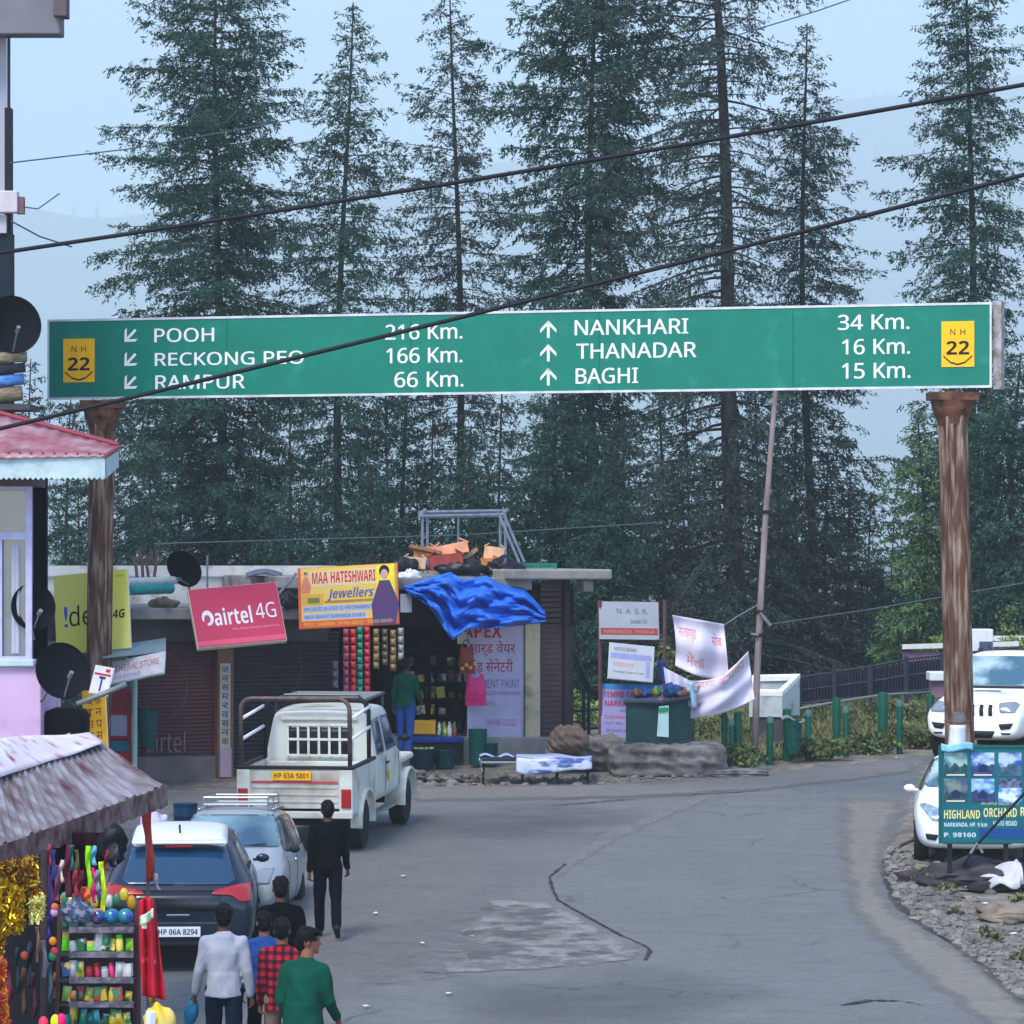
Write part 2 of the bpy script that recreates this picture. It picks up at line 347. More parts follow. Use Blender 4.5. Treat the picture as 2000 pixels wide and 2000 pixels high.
def tar_line(px, wd, seed, lift=.021):
    rr = random.Random(seed); m = MB(); L_ = []; R_ = []
    pts = []
    for i in range(len(px) - 1):
        for k in range(8): pts.append(Vector(px[i]).lerp(Vector(px[i + 1]), k / 8))
    for q in pts:
        p = G(q.x + rr.uniform(-1, 1), q.y + rr.uniform(-.6, .6)); h = wd * rr.uniform(.2, 1); p.z = SL * p.y + lift
        L_.append(p + Vector((-h, h, SL * h))); R_.append(p + Vector((h, -h, -SL * h)))
    n = len(L_); m.add(L_ + R_, [(i, i + 1, n + i + 1, n + i) for i in range(n - 1)])
    settag(m.build('road_crack', M_tar), kind='structure')
tar_line(seam[3:], .032, 1)
tar_line([(1722, 1690), (1732, 1728), (1752, 1768), (1790, 1803), (1850, 1838), (1910, 1883), (1960, 1933), (2040, 1990)], .075, 2)
tar_line([(1645, 1966), (1700, 1957), (1760, 1958), (1810, 1968)], .05, 3)
tar_line([(1080, 1575), (1160, 1569), (1260, 1560), (1390, 1552), (1500, 1545)], .03, 4)
tar_line([(820, 1900), (860, 1904), (905, 1909)], .06, 5)
tar_line([(1722, 1688), (1740, 1668), (1762, 1652), (1790, 1640)], .03, 6)
# rough stones of the verge and of the shop kerb
st = MB(); rr = random.Random(12)
for k in range(1500):
    if k < 1150:
        py = rr.uniform(1660, 2010); e0 = np.interp(py, [p[1] for p in verge[4:13]], [p[0] for p in verge[4:13]]); px = e0 + abs(rr.gauss(0, 90)) + rr.uniform(-6, 10)
        if px > 2200: continue
    else:
        px = rr.uniform(760, 1450); py = np.interp(px, [760, 1150, 1450], [1530, 1524, 1505]) + rr.uniform(-8, 12)
    p = G(px, py); r = rr.choice([.015, .02, .025, .03, .045, .07]) * rr.uniform(.7, 1.2)
    n0 = len(st.v); st.ball((p.x, p.y, SL * p.y + r * .25), (r * rr.uniform(.8, 1.5), r * rr.uniform(.8, 1.4), r * rr.uniform(.5, .9)), 6, 4)
    for v in st.v[n0:]: v += Vector((rr.uniform(-1, 1), rr.uniform(-1, 1), rr.uniform(-1, 1))) * r * .25
settag(st.build('gravel', mat('stone', (.22, .205, .18), .9, col2=(.10, .095, .09), vs=3)), 'loose grey stones strewn along the broken road edge', 'gravel', kind='stuff')
# hills across the valley
M_hill = mat('hill_forest', (.035, .06, .04), .95, col2=(.06, .085, .06), vs=.02)
h = MB()
def hill(u, v):
    x = -3200 + 6400 * u; y = 7000 + 2600 * v
    z = -90 + v * (800 + 420 * u + 90 * math.sin(u * 9 + 1) + 20 * math.sin(u * 31)) + 18 * math.sin(u * 60 + v * 9) * v
    return (x, y, z)
h.grid(hill, 90, 24)
settag(h.build('hills', M_hill, smooth='all'), kind='structure')
# trees of that far forest, one mass in the haze
V = []; Q = []; rr = random.Random(5)
for k in range(2600):
    u = rr.random() ** .8; v = rr.random(); x, y, z = hill(u, v); H = rr.uniform(25, 60); r = H * .16; n = len(V)
    for j in range(6): V.append((x + r * math.cos(j * 1.047), y + r * math.sin(j * 1.047), z))
    V.append((x, y, z + H))
    for j in range(6): Q.append((n + j, n + (j + 1) % 6, n + 6))
settag(np_mesh('far_forest', V, Q, M_hill), 'dark fir forest lost in the haze on the hill beyond the valley', 'forest', kind='stuff')
# the air
hz = MB().box((0, 4900, 640), (8000, 10000, 1530))
mh = bpy.data.materials.new('air'); mh.use_nodes = True; N = mh.node_tree.nodes; N.remove(N['Principled BSDF'])
pv = N.new('ShaderNodeVolumePrincipled'); pv.inputs['Density'].default_value = .00034; pv.inputs['Color'].default_value = (.86, .97, 1, 1); pv.inputs['Anisotropy'].default_value = 0
mh.node_tree.links.new(pv.outputs[0], N['Material Output'].inputs['Volume'])
settag(hz.build('haze', mh), 'pale blue haze filling the valley air', 'haze', kind='stuff')
# ------------------------------------------------------------------ conifers
def leaf_mat(name, c0, c1, c2):
    m = bpy.data.materials.new(name); m.use_nodes = True; N = m.node_tree.nodes; L = m.node_tree.links; b = N['Principled BSDF']
    b.inputs['Roughness'].default_value = .75; b.inputs['Specular IOR Level'].default_value = .2
    ge = N.new('ShaderNodeNewGeometry'); cr = N.new('ShaderNodeValToRGB'); e = cr.color_ramp.elements
    e[0].color = (*c0, 1); e[1].color = (*c2, 1); e[1].position = 1; x = e.new(.55); x.color = (*c1, 1)
    L.new(ge.outputs['Random Per Island'], cr.inputs[0])
    tc = N.new('ShaderNodeTexCoord'); n = N.new('ShaderNodeTexNoise'); n.inputs['Scale'].default_value = .9; n.inputs['Detail'].default_value = 3; L.new(tc.outputs['Object'], n.inputs[0])
    mr = N.new('ShaderNodeMapRange'); mr.inputs[1].default_value = .35; mr.inputs[2].default_value = .65; mr.inputs[3].default_value = .55; mr.inputs[4].default_value = 1.35; L.new(n.outputs[0], mr.inputs[0])
    mu = N.new('ShaderNodeMix'); mu.data_type = 'RGBA'; mu.blend_type = 'MULTIPLY'; mu.inputs[0].default_value = 1; L.new(cr.outputs[0], mu.inputs[6]); L.new(mr.outputs[0], mu.inputs[7])
    L.new(mu.outputs[2], b.inputs['Base Color']); return m
M_fir = leaf_mat('fir_needles', (.006, .024, .018), (.015, .052, .037), (.040, .094, .058))
M_grey = leaf_mat('pine_needles', (.012, .028, .025), (.027, .049, .041), (.055, .082, .062))
M_lush = leaf_mat('young_needles', (.03, .07, .03), (.06, .12, .045), (.12, .19, .06))
M_bark = mat('bark', (.045, .038, .036), .95, col2=(.02, .018, .018), vs=9, stretch=(1, 1, .25), bump=1., bs=18)
def conifer(label, px, d, top_py, prof, leaf, base_py=1330, lean=0., nb=120, dens=1., seed=1, size=1., tr=.28, droop=.55, px_top=None, keepout=0., name='conifer_tree', sparse=1., low=0.):
    # prof: [(t from foot 0 to tip 1, crown radius left m, right m)]; the silhouette differs to each side
    rs = np.random.RandomState(seed); rr = random.Random(seed)
    s = d / F; foot = P(px, base_py, d); zb = terrain_z(foot.x, d) - .3; tipz = P(px, top_py, d).z
    xt = ((px if px_top is None else px_top) - 1000) * s; H = tipz - zb
    t = thing(name, label, 'tree', (foot.x, d, zb), group='tall conifers beyond the road')
    def axis_at(q):
        x = (xt - foot.x) * q + .10 * math.sin(q * 9 + seed); return np.array([x, .12 * math.sin(q * 7 + seed * 2), H * q])
    tk = MB(); K = 26
    tk.tube([Vector(axis_at(i / K)) for i in range(K + 1)], [max(.015, tr * (1 - i / K) ** .8 + .012 + (.12 * tr if i == 0 else 0)) for i in range(K + 1)], 10)
    br = tk; A = []; D = []; S = []
    pt = [p[0] for p in prof]; pl = [p[1] for p in prof]; pr = [p[2] for p in prof]
    nb = int(nb * 2.6); ang = rr.uniform(0, 6)
    t0 = pt[0]
    for i in range(nb):
        q = t0 + (1 - t0) * ((i + rr.random()) / nb) ** .95
        q = min(q, .995); ang += 2.4 + rr.uniform(-.5, .5)
        cx = math.cos(ang); side = (cx + 1) / 2
        rad = (1.22 + .75 * max(0, q - .6) / .4) * (np.interp(q, pt, pl) * (1 - side) + np.interp(q, pt, pr) * side)
        Lb = rad * (rr.uniform(.62, 1.12) if rr.random() < .72 else rr.uniform(.25, .6)) * (1.0 if rr.random() < .9 else 1.25)
        if Lb < .12: Lb = .12
        o = axis_at(q); dr = np.array([cx, math.sin(ang), 0])
        rise = rr.uniform(.05, .30) if q > .8 else rr.uniform(-.15, .12); dp = droop * rr.uniform(.5, 1.3) * (1.15 - q)
        ns = 7; pts = []
        bend = rr.uniform(-.25, .25)
        for k in range(ns):
            u = k / (ns - 1); sway = np.array([-dr[1], dr[0], 0]) * bend * u * u * Lb
            pts.append(o + dr * Lb * u * (1 - .08 * dp * u) + sway + np.array([0, 0, Lb * (rise * u - dp * u * u * .62 + .22 * dp * u ** 4)]))
        rb = max(.008, tr * .17 * min(1, Lb / 2.2) * (1.1 - q * .6))
        br.tube([Vector(p) for p in pts], [rb * (1 - .85 * k / (ns - 1)) for k in range(ns)], 5, cap=False)
        # twigs
        nt_ = max(4, int(Lb / .056 * sparse)); pa = np.array(pts)
        u = rs.uniform(.03 + keepout, 1, nt_) ** .85; fi = u * (ns - 1); i0 = np.minimum(fi.astype(int), ns - 2); fr = (fi - i0)[:, None]
        base = pa[i0] * (1 - fr) + pa[i0 + 1] * fr; tan = pa[i0 + 1] - pa[i0]; tan /= np.linalg.norm(tan, axis=1)[:, None]
        sgn = np.where(rs.rand(nt_) < .5, -1, 1)[:, None]; sidev = np.stack([-tan[:, 1], tan[:, 0], np.zeros(nt_)], 1) * sgn
        tw = tan * rs.uniform(.35, .9, (nt_, 1)) + sidev * rs.uniform(.3, 1.0, (nt_, 1)) + np.stack([np.zeros(nt_), np.zeros(nt_), rs.uniform(-.75, .3, nt_)], 1)
        tw /= np.linalg.norm(tw, axis=1)[:, None]
        tl = np.minimum(.75, .10 + .34 * Lb * (1.12 - u)) * rs.uniform(.6, 1.2, nt_)
        for b_, w_, l_ in zip(base, tw, tl):
            n = max(3, int(l_ / .030 * dens))
            f = rs.uniform(.05, 1.05, n)[:, None]
            A.append(b_ + w_ * l_ * f + np.array([0, 0, -1]) * (.25 * l_ * f * f) + rs.normal(0, .03, (n, 3)))
            e = w_ * .75 + rs.normal(0, .5, (n, 3)) + np.array([0, 0, -.3]); D.append(e / np.linalg.norm(e, axis=1)[:, None]); S.append(rs.uniform(.6, 1.3, n))
    br.build('trunk', M_bark, t, smooth='all', local=True)
    A = np.concatenate(A); D = np.concatenate(D); S = np.concatenate(S) * size
    n = len(A); X = np.cross(D, rs.normal(0, 1, (n, 3))); X /= np.linalg.norm(X, axis=1)[:, None] + 1e-9
    ln = (.10 * S)[:, None]; wd = (.0165 * S)[:, None]
    V = np.empty((n, 4, 3)); V[:, 0] = A - D * ln * .3; V[:, 1] = A + D * ln * .25 + X * wd; V[:, 2] = A + D * ln * .85; V[:, 3] = A + D * ln * .25 - X * wd
    Q = np.arange(n * 4).reshape(n, 4)
    np_mesh('crown', V.reshape(-1, 3), Q, leaf, t)
    return n
LV = 0
# metres per photo pixel at d is d / 8000
def prof(d, rows):                        # rows given in photo px from the trunk: (t, left, right)
    return [(t, l * d / F, r * d / F) for t, l, r in rows]
LV += conifer('broad dark fir behind the left end of the sign, widest at its lower left', 425, 98, -120, prof(98, [(.12, 300, 210), (.35, 330, 190), (.5, 330, 170), (.62, 265, 150), (.72, 170, 150), (.85, 130, 125), (.93, 95, 95), (1, 6, 6)]), M_fir, lean=0, nb=185, seed=3, tr=.21, px_top=428, dens=1.05)
LV += conifer('narrow fir with a pointed tip rising above POOH and RECKONG PEO', 640, 96, 6, prof(96, [(.12, 190, 190), (.35, 150, 165), (.5, 125, 150), (.65, 100, 120), (.8, 90, 100), (.93, 45, 50), (1, 4, 4)]), M_fir, nb=150, seed=5, tr=.17, px_top=682, sparse=.9)
LV += conifer('thin fir with a straight dark bare-looking trunk left of the middle', 905, 100, -30, prof(100, [(.12, 190, 170), (.35, 165, 140), (.5, 120, 125), (.65, 130, 110), (.8, 120, 95), (.92, 70, 60), (1, 5, 5)]), M_grey, nb=120, seed=8, tr=.17, px_top=886, sparse=.72)
LV += conifer('dense bright green fir in the middle above the sign', 1150, 97, -170, prof(97, [(.12, 190, 170), (.3, 150, 140), (.45, 140, 120), (.55, 110, 110), (.66, 185, 130), (.75, 120, 120), (.85, 150, 130), (1, 60, 60)]), M_fir, nb=150, seed=11, tr=.19, px_top=1160, size=1.15, dens=1.0)
LV += conifer('tall old pine with a thick bare trunk and long drooping grey branches', 1472, 92, -420, prof(92, [(.20, 330, 250), (.4, 300, 150), (.55, 270, 100), (.7, 240, 90), (.8, 190, 130), (1, 60, 60)]), M_grey, nb=125, seed=14, tr=.28, px_top=1378, sparse=.62, droop=.9, keepout=.12, name='pine_tree', base_py=1400)
LV += conifer('slim fir close right of the bare-trunked pine', 1592, 97, 45, prof(97, [(.12, 150, 170), (.35, 135, 175), (.5, 115, 165), (.62, 90, 120), (.75, 85, 110), (.88, 62, 75), (1, 4, 4)]), M_grey, nb=140, seed=17, tr=.16, px_top=1570, sparse=.85)
LV += conifer('columnar fir standing alone above the right end of the sign', 1890, 96, -130, prof(96, [(.12, 200, 200), (.3, 190, 190), (.45, 150, 110), (.55, 115, 95), (.62, 95, 85), (.72, 105, 90), (.85, 75, 70), (1, 40, 40)]), M_fir, nb=170, seed=21, tr=.17, px_top=1895)
LV += conifer('dark fir filling the gap under the sign left of the middle', 790, 104, 560, prof(104, [(.1, 170, 170), (.4, 140, 140), (.7, 90, 90), (1, 5, 5)]), M_fir, nb=110, seed=24, tr=.15)
LV += conifer('dark fir under the sign right of the middle', 1035, 90, 700, prof(90, [(.1, 180, 230), (.4, 150, 210), (.7, 100, 140), (1, 5, 10)]), M_fir, nb=110, seed=27, tr=.13, px_top=1090)
LV += conifer('low fir at the far left edge behind the left sign post', 135, 104, 780, prof(104, [(.1, 150, 150), (.5, 110, 110), (1, 5, 5)]), M_fir, nb=80, seed=29, tr=.13)
LV += conifer('low dark fir behind the shop roofs between the left trunks', 560, 88, 930, prof(88, [(.1, 190, 190), (.5, 130, 130), (1, 8, 8)]), M_fir, nb=80, seed=31, tr=.12, base_py=1300)
LV += conifer('bright green young conifer left of the right sign post', 1800, 90, 800, prof(90, [(.1, 110, 100), (.5, 85, 80), (.8, 50, 50), (1, 5, 5)]), M_lush, nb=90, seed=33, tr=.1, size=1.1, base_py=1380)
LV += conifer('dark broad fir behind the right sign post at the picture edge', 1985, 88, 690, prof(88, [(.1, 190, 190), (.5, 130, 130), (.8, 80, 80), (1, 8, 8)]), M_fir, nb=110, seed=36, tr=.14)
LV += conifer('shaggy fir between the utility pole and the old pine', 1290, 103, 690, prof(103, [(.1, 150, 150), (.5, 110, 110), (1, 8, 8)]), M_grey, nb=80, seed=39, tr=.13, sparse=.7)
LV += conifer('small fir low behind the dark iron fence', 1665, 100, 930, prof(100, [(.1, 130, 130), (.5, 90, 90), (1, 5, 5)]), M_grey, nb=70, seed=41, tr=.11, sparse=.7)
LV += conifer('dark fir under the sign below the letters of RECKONG PEO', 480, 101, 770, prof(101, [(.1, 190, 190), (.5, 130, 130), (1, 5, 5)]), M_fir, nb=100, seed=43, tr=.13, px_top=505)
LV += conifer('low dark fir left of the trunk behind the yellow shop sign', 290, 93, 860, prof(93, [(.1, 170, 170), (.5, 120, 120), (1, 8, 8)]), M_fir, nb=90, seed=45, tr=.12)
LV += conifer('low dark fir above the heap of planks on the shop roof', 925, 89, 830, prof(89, [(.1, 170, 170), (.5, 130, 130), (1, 8, 8)]), M_fir, nb=95, seed=47, tr=.12, base_py=1320)
LV += conifer('low dark fir above the right end of the shop roof', 1190, 88, 880, prof(88, [(.1, 160, 160), (.5, 110, 110), (1, 8, 8)]), M_fir, nb=90, seed=49, tr=.11, base_py=1330)
LV += conifer('low dark fir behind the white shop sign above the blue tarpaulin', 720, 90, 900, prof(90, [(.1, 170, 170), (.5, 120, 120), (1, 8, 8)]), M_fir, nb=85, seed=51, tr=.11)
LV += conifer('low grey fir behind the cloth banners', 1400, 95, 900, prof(95, [(.1, 150, 150), (.5, 100, 100), (1, 8, 8)]), M_grey, nb=75, seed=53, tr=.11)
LV += conifer('hazy fir in the rear row, far left', 60, 113, 700, prof(115, [(.1, 150, 150), (.5, 115, 115), (.85, 60, 60), (1, 6, 6)]), M_grey, nb=84, seed=60, tr=.12, sparse=.7, size=1.25)
LV += conifer('hazy fir in the rear row, left of the left post', 215, 118, 640, prof(115, [(.1, 150, 150), (.5, 115, 115), (.85, 60, 60), (1, 6, 6)]), M_fir, nb=84, seed=61, tr=.12, sparse=.7, size=1.25)
LV += conifer('hazy fir in the rear row, behind the letters of POOH', 350, 115, 700, prof(115, [(.1, 150, 150), (.5, 115, 115), (.85, 60, 60), (1, 6, 6)]), M_grey, nb=84, seed=62, tr=.12, sparse=.7, size=1.25)
LV += conifer('hazy fir in the rear row, behind RECKONG PEO', 560, 117, 650, prof(115, [(.1, 150, 150), (.5, 115, 115), (.85, 60, 60), (1, 6, 6)]), M_grey, nb=84, seed=63, tr=.12, sparse=.7, size=1.25)
LV += conifer('hazy fir in the rear row, behind the first distance figures', 700, 119, 780, prof(115, [(.1, 150, 150), (.5, 115, 115), (.85, 60, 60), (1, 6, 6)]), M_fir, nb=84, seed=64, tr=.12, sparse=.7, size=1.25)
LV += conifer('hazy fir in the rear row, right of the narrow fir', 760, 119, 690, prof(115, [(.1, 150, 150), (.5, 115, 115), (.85, 60, 60), (1, 6, 6)]), M_fir, nb=84, seed=65, tr=.12, sparse=.7, size=1.25)
LV += conifer('hazy fir in the rear row, under the thin dark trunk', 850, 124, 720, prof(115, [(.1, 150, 150), (.5, 115, 115), (.85, 60, 60), (1, 6, 6)]), M_fir, nb=84, seed=66, tr=.12, sparse=.7, size=1.25)
LV += conifer('hazy fir in the rear row, left of the central green fir', 980, 114, 650, prof(115, [(.1, 150, 150), (.5, 115, 115), (.85, 60, 60), (1, 6, 6)]), M_grey, nb=84, seed=67, tr=.12, sparse=.7, size=1.25)
LV += conifer('hazy fir in the rear row, behind the roof stand', 1080, 113, 760, prof(115, [(.1, 150, 150), (.5, 115, 115), (.85, 60, 60), (1, 6, 6)]), M_fir, nb=84, seed=68, tr=.12, sparse=.7, size=1.25)
LV += conifer('hazy fir in the rear row, right of the central green fir', 1210, 121, 640, prof(115, [(.1, 150, 150), (.5, 115, 115), (.85, 60, 60), (1, 6, 6)]), M_fir, nb=84, seed=69, tr=.12, sparse=.7, size=1.25)
LV += conifer('hazy fir in the rear row, left of the old bare pine', 1340, 118, 720, prof(115, [(.1, 150, 150), (.5, 115, 115), (.85, 60, 60), (1, 6, 6)]), M_grey, nb=84, seed=70, tr=.12, sparse=.7, size=1.25)
LV += conifer('hazy fir in the rear row, right of the old bare pine', 1480, 117, 650, prof(115, [(.1, 150, 150), (.5, 115, 115), (.85, 60, 60), (1, 6, 6)]), M_fir, nb=84, seed=71, tr=.12, sparse=.7, size=1.25)
LV += conifer('hazy fir in the rear row, under THANADAR figures', 1560, 120, 760, prof(115, [(.1, 150, 150), (.5, 115, 115), (.85, 60, 60), (1, 6, 6)]), M_fir, nb=84, seed=72, tr=.12, sparse=.7, size=1.25)
LV += conifer('hazy fir in the rear row, by the iron fence', 1700, 113, 960, prof(115, [(.1, 150, 150), (.5, 115, 115), (.85, 60, 60), (1, 6, 6)]), M_grey, nb=84, seed=73, tr=.12, sparse=.7, size=1.25)
LV += conifer('hazy fir in the rear row, under the right shield', 1930, 112, 620, prof(115, [(.1, 150, 150), (.5, 115, 115), (.85, 60, 60), (1, 6, 6)]), M_grey, nb=84, seed=74, tr=.12, sparse=.7, size=1.25)
LV += conifer('hazy fir in the rear row, behind the right post', 1850, 116, 760, prof(115, [(.1, 150, 150), (.5, 115, 115), (.85, 60, 60), (1, 6, 6)]), M_grey, nb=84, seed=75, tr=.12, sparse=.7, size=1.25)
LV += conifer('low dark fir in the thicket, behind the left post foot', 160, 111, 880, prof(112, [(.05, 150, 150), (.5, 125, 125), (.85, 70, 70), (1, 8, 8)]), M_fir, nb=52, seed=90, tr=.1, sparse=.75, size=1.35)
LV += conifer('low dark fir in the thicket, behind the roof dish', 260, 113, 930, prof(112, [(.05, 150, 150), (.5, 125, 125), (.85, 70, 70), (1, 8, 8)]), M_fir, nb=52, seed=91, tr=.1, sparse=.75, size=1.35)
LV += conifer('low dark fir in the thicket, behind the leaning red sign', 400, 109, 860, prof(112, [(.05, 150, 150), (.5, 125, 125), (.85, 70, 70), (1, 8, 8)]), M_fir, nb=52, seed=92, tr=.1, sparse=.75, size=1.35)
LV += conifer('low dark fir in the thicket, left of the jewellery sign', 520, 108, 900, prof(112, [(.05, 150, 150), (.5, 125, 125), (.85, 70, 70), (1, 8, 8)]), M_fir, nb=52, seed=93, tr=.1, sparse=.75, size=1.35)
LV += conifer('low dark fir in the thicket, above the jewellery sign', 620, 106, 870, prof(112, [(.05, 150, 150), (.5, 125, 125), (.85, 70, 70), (1, 8, 8)]), M_fir, nb=52, seed=94, tr=.1, sparse=.75, size=1.35)
LV += conifer('low dark fir in the thicket, right of the jewellery sign', 690, 106, 940, prof(112, [(.05, 150, 150), (.5, 125, 125), (.85, 70, 70), (1, 8, 8)]), M_fir, nb=52, seed=95, tr=.1, sparse=.75, size=1.35)
LV += conifer('low dark fir in the thicket, above the left of the roof heap', 820, 117, 900, prof(112, [(.05, 150, 150), (.5, 125, 125), (.85, 70, 70), (1, 8, 8)]), M_fir, nb=52, seed=96, tr=.1, sparse=.75, size=1.35)
LV += conifer('low dark fir in the thicket, above the right of the roof heap', 960, 114, 880, prof(112, [(.05, 150, 150), (.5, 125, 125), (.85, 70, 70), (1, 8, 8)]), M_fir, nb=52, seed=97, tr=.1, sparse=.75, size=1.35)
LV += conifer('low dark fir in the thicket, behind the steel stand', 1010, 104, 950, prof(112, [(.05, 150, 150), (.5, 125, 125), (.85, 70, 70), (1, 8, 8)]), M_fir, nb=52, seed=98, tr=.1, sparse=.75, size=1.35)
LV += conifer('low dark fir in the thicket, above the shop roof end', 1140, 109, 870, prof(112, [(.05, 150, 150), (.5, 125, 125), (.85, 70, 70), (1, 8, 8)]), M_fir, nb=52, seed=99, tr=.1, sparse=.75, size=1.35)
LV += conifer('low dark fir in the thicket, above the notice stand', 1260, 112, 920, prof(112, [(.05, 150, 150), (.5, 125, 125), (.85, 70, 70), (1, 8, 8)]), M_fir, nb=52, seed=100, tr=.1, sparse=.75, size=1.35)
LV += conifer('low dark fir in the thicket, above the upper cloth banner', 1330, 111, 880, prof(112, [(.05, 150, 150), (.5, 125, 125), (.85, 70, 70), (1, 8, 8)]), M_fir, nb=52, seed=101, tr=.1, sparse=.75, size=1.35)
LV += conifer('low dark fir in the thicket, left of the leaning pole', 1450, 118, 900, prof(112, [(.05, 150, 150), (.5, 125, 125), (.85, 70, 70), (1, 8, 8)]), M_fir, nb=52, seed=102, tr=.1, sparse=.75, size=1.35)
LV += conifer('low dark fir in the thicket, right of the leaning pole', 1530, 113, 950, prof(112, [(.05, 150, 150), (.5, 125, 125), (.85, 70, 70), (1, 8, 8)]), M_fir, nb=52, seed=103, tr=.1, sparse=.75, size=1.35)
LV += conifer('low dark fir in the thicket, behind the concrete hopper', 1620, 105, 880, prof(112, [(.05, 150, 150), (.5, 125, 125), (.85, 70, 70), (1, 8, 8)]), M_fir, nb=52, seed=104, tr=.1, sparse=.75, size=1.35)
LV += conifer('low dark fir in the thicket, behind the fence right end', 1740, 109, 1010, prof(112, [(.05, 150, 150), (.5, 125, 125), (.85, 70, 70), (1, 8, 8)]), M_fir, nb=52, seed=105, tr=.1, sparse=.75, size=1.35)
print('needles', LV)
# ------------------------------------------------------------------ the sign gantry across the road
M_green = mat('sign_green', srgb(0, 112, 92), .45, var=.05, vs=2, dirt=srgb(20, 125, 105), da=.2, ds=3)
M_white = flat('sign_white', srgb(225, 222, 226), .5, var=.05)
M_amber = flat('sign_amber', srgb(240, 178, 10), .5)
M_black = flat('black_paint', srgb(14, 15, 20), .5)
M_grey = flat('grey_steel', srgb(120, 122, 126), .5, var=.15, metal=.2)
M_rust = mat('rusty_steel', srgb(88, 58, 44), .9, col2=srgb(142, 124, 108), vs=11, stretch=(1.3, .16, 1.3), bump=.6, bs=22, dirt=srgb(58, 26, 17), da=.5, ds=6, lo=.44, hi=.62)
M_rust2 = mat('dark_rust', srgb(66, 42, 32), .85, col2=srgb(115, 75, 55), vs=6, bump=.5, bs=20)
dl, dr_ = F / 122, F / 130
A = P(93, 781, dl); B = P(1937, 757, dr_); u = (B - A); u.z = 0; LW = u.length; u.normalize()
zl = (A.z + B.z) / 2; nrm = Vector((u.y, -u.x, 0))      # towards the viewer
base = G(1000, 1578); base = Vector((0, 63.5, gz(63.5)))
M_ = Matrix(((u.x, 0, nrm.x, A.x), (u.y, 0, nrm.y, A.y), (0, 1, nrm.z, A.z - .0), (0, 0, 0, 1)))
gt = thing('highway_sign', 'long green highway distance board on two rusty posts spanning the road', 'road sign', m=M_)
HB = 1.285
tilt = (B.z - A.z) / LW
def gf(x, y, z=0.): return M_ @ Vector((x, y + tilt * x, z))
def gbox(mb, x0, y0, x1, y1, z0, z1): mb.hexa([gf(x, y, z) for y in (y0, y1) for x, z in ((x0, z0), (x1, z0), (x1, z1), (x0, z1))]); return mb
bd = gbox(MB(), .03, .03, LW - .03, HB - .03, -.03, 0).build('board', M_green, gt)
fr = MB()
for a_ in ((0, 0, LW, .035), (0, HB - .035, LW, HB), (0, .035, .03, HB - .035), (LW - .03, .035, LW, HB - .035)): gbox(fr, *a_, -.04, .012)
fr.build('border', flat('sign_border', srgb(196, 196, 200), .5, var=.2, vs=3), bd)
tr_ = MB()
gbox(tr_, .1, 0.02, LW + .13, .10, -2.4, -.045) if False else None
gbox(tr_, LW + .005, -.02, LW + .13, HB + .02, -.42, -.10)
for y in (.06, HB / 2, HB - .12): gbox(tr_, .06, y, LW + .005, y + .07, -.30, -.10)
for k in range(9): x = .1 + k * (LW - .3) / 8; gbox(tr_, x, .0, x + .08, HB, -.10, -.04)
tr_.build('back_frame', mat('weathered_frame', srgb(120, 105, 98), .7, col2=srgb(175, 170, 172), vs=6), gt)
def gt_text(s, px0, py_bot, px1, py_top, bold=0, parent=bd, m=M_white, name='lettering', keep=False):
    def uv(px, py):                      # photo pixel to board coordinates
        f = (px - 93) / (1937 - 93); x = LW * f * (130 / 122) / (1 + f * (130 / 122 - 1)) if False else None
        # ray through the pixel meets the board plane
        dv = Vector(((px - 1000) / F, 1, -(py - HZ) / F)); O = Vector((0, 0, CAMH)); k = (A - O).dot(nrm) / dv.dot(nrm); q = O + dv * k
        x = (q - A).dot(u); return x, q.z - A.z - tilt * x
    x0, y0 = uv(px0, py_bot); x1, y1 = uv(px1, py_top); mb = MB()
    for dx, z_ in ((-.005, .004), (.005, .0055), (0, .007)): put_text(mb, s, x0, y0, x1, y1, lambda x, y: gf(x + dx, y + (.004 if dx == 0 else 0), z_), bold)
    return mb.build(name, m, parent)
for x_ in (.2, .4, .6, .8): gbox(MB(), LW * x_ - .006, .04, LW * x_ + .006, HB - .04, 0, .0025).build('panel_seam', flat('seam_green', srgb(0, 84, 72), .6), bd)
T = [('POOH', 302, 669, 418, 640), ('RECKONG PEO', 303, 715, 593, 685), ('RAMPUR', 304, 761, 478, 731),
     ('216 Km.', 753, 664, 903, 632), ('166 Km.', 755, 710, 903, 678), ('66 Km.', 771, 757, 905, 725),
     ('NANKHARI', 1123, 655, 1344, 622), ('THANADAR', 1126, 701, 1360, 668), ('BAGHI', 1125, 750, 1246, 718),
     ('34 Km.', 1637, 645, 1776, 613), ('16 Km.', 1645, 693, 1777, 661), ('15 Km.', 1645, 740, 1778, 708)]
for s_, *q in T: gt_text(s_, *q)
def uvb(px, py):
    dv = Vector(((px - 1000) / F, 1, -(py - HZ) / F)); O = Vector((0, 0, CAMH)); k = (A - O).dot(nrm) / dv.dot(nrm); q = O + dv * k
    x = (q - A).dot(u); return x, q.z - A.z - tilt * x
def arrow(px, py, ang, s):
    mb = MB(); cx, cy = uvb(px, py); c_, s__ = math.cos(ang), math.sin(ang)
    def f(x, y): return gf(cx + (x * c_ - y * s__) * s, cy + (x * s__ + y * c_) * s, .004)
    mb.add([f(-.16, -1), f(.16, -1), f(.16, .9), f(-.16, .9)], [(0, 1, 2, 3)])
    for sg in (1, -1): mb.add([f(0, 1.0), f(sg * .95, -.0), f(sg * .95, -.42), f(0, .56)], [(0, 1, 2, 3) if sg < 0 else (3, 2, 1, 0)])
    mb.build('arrow', M_white, bd)
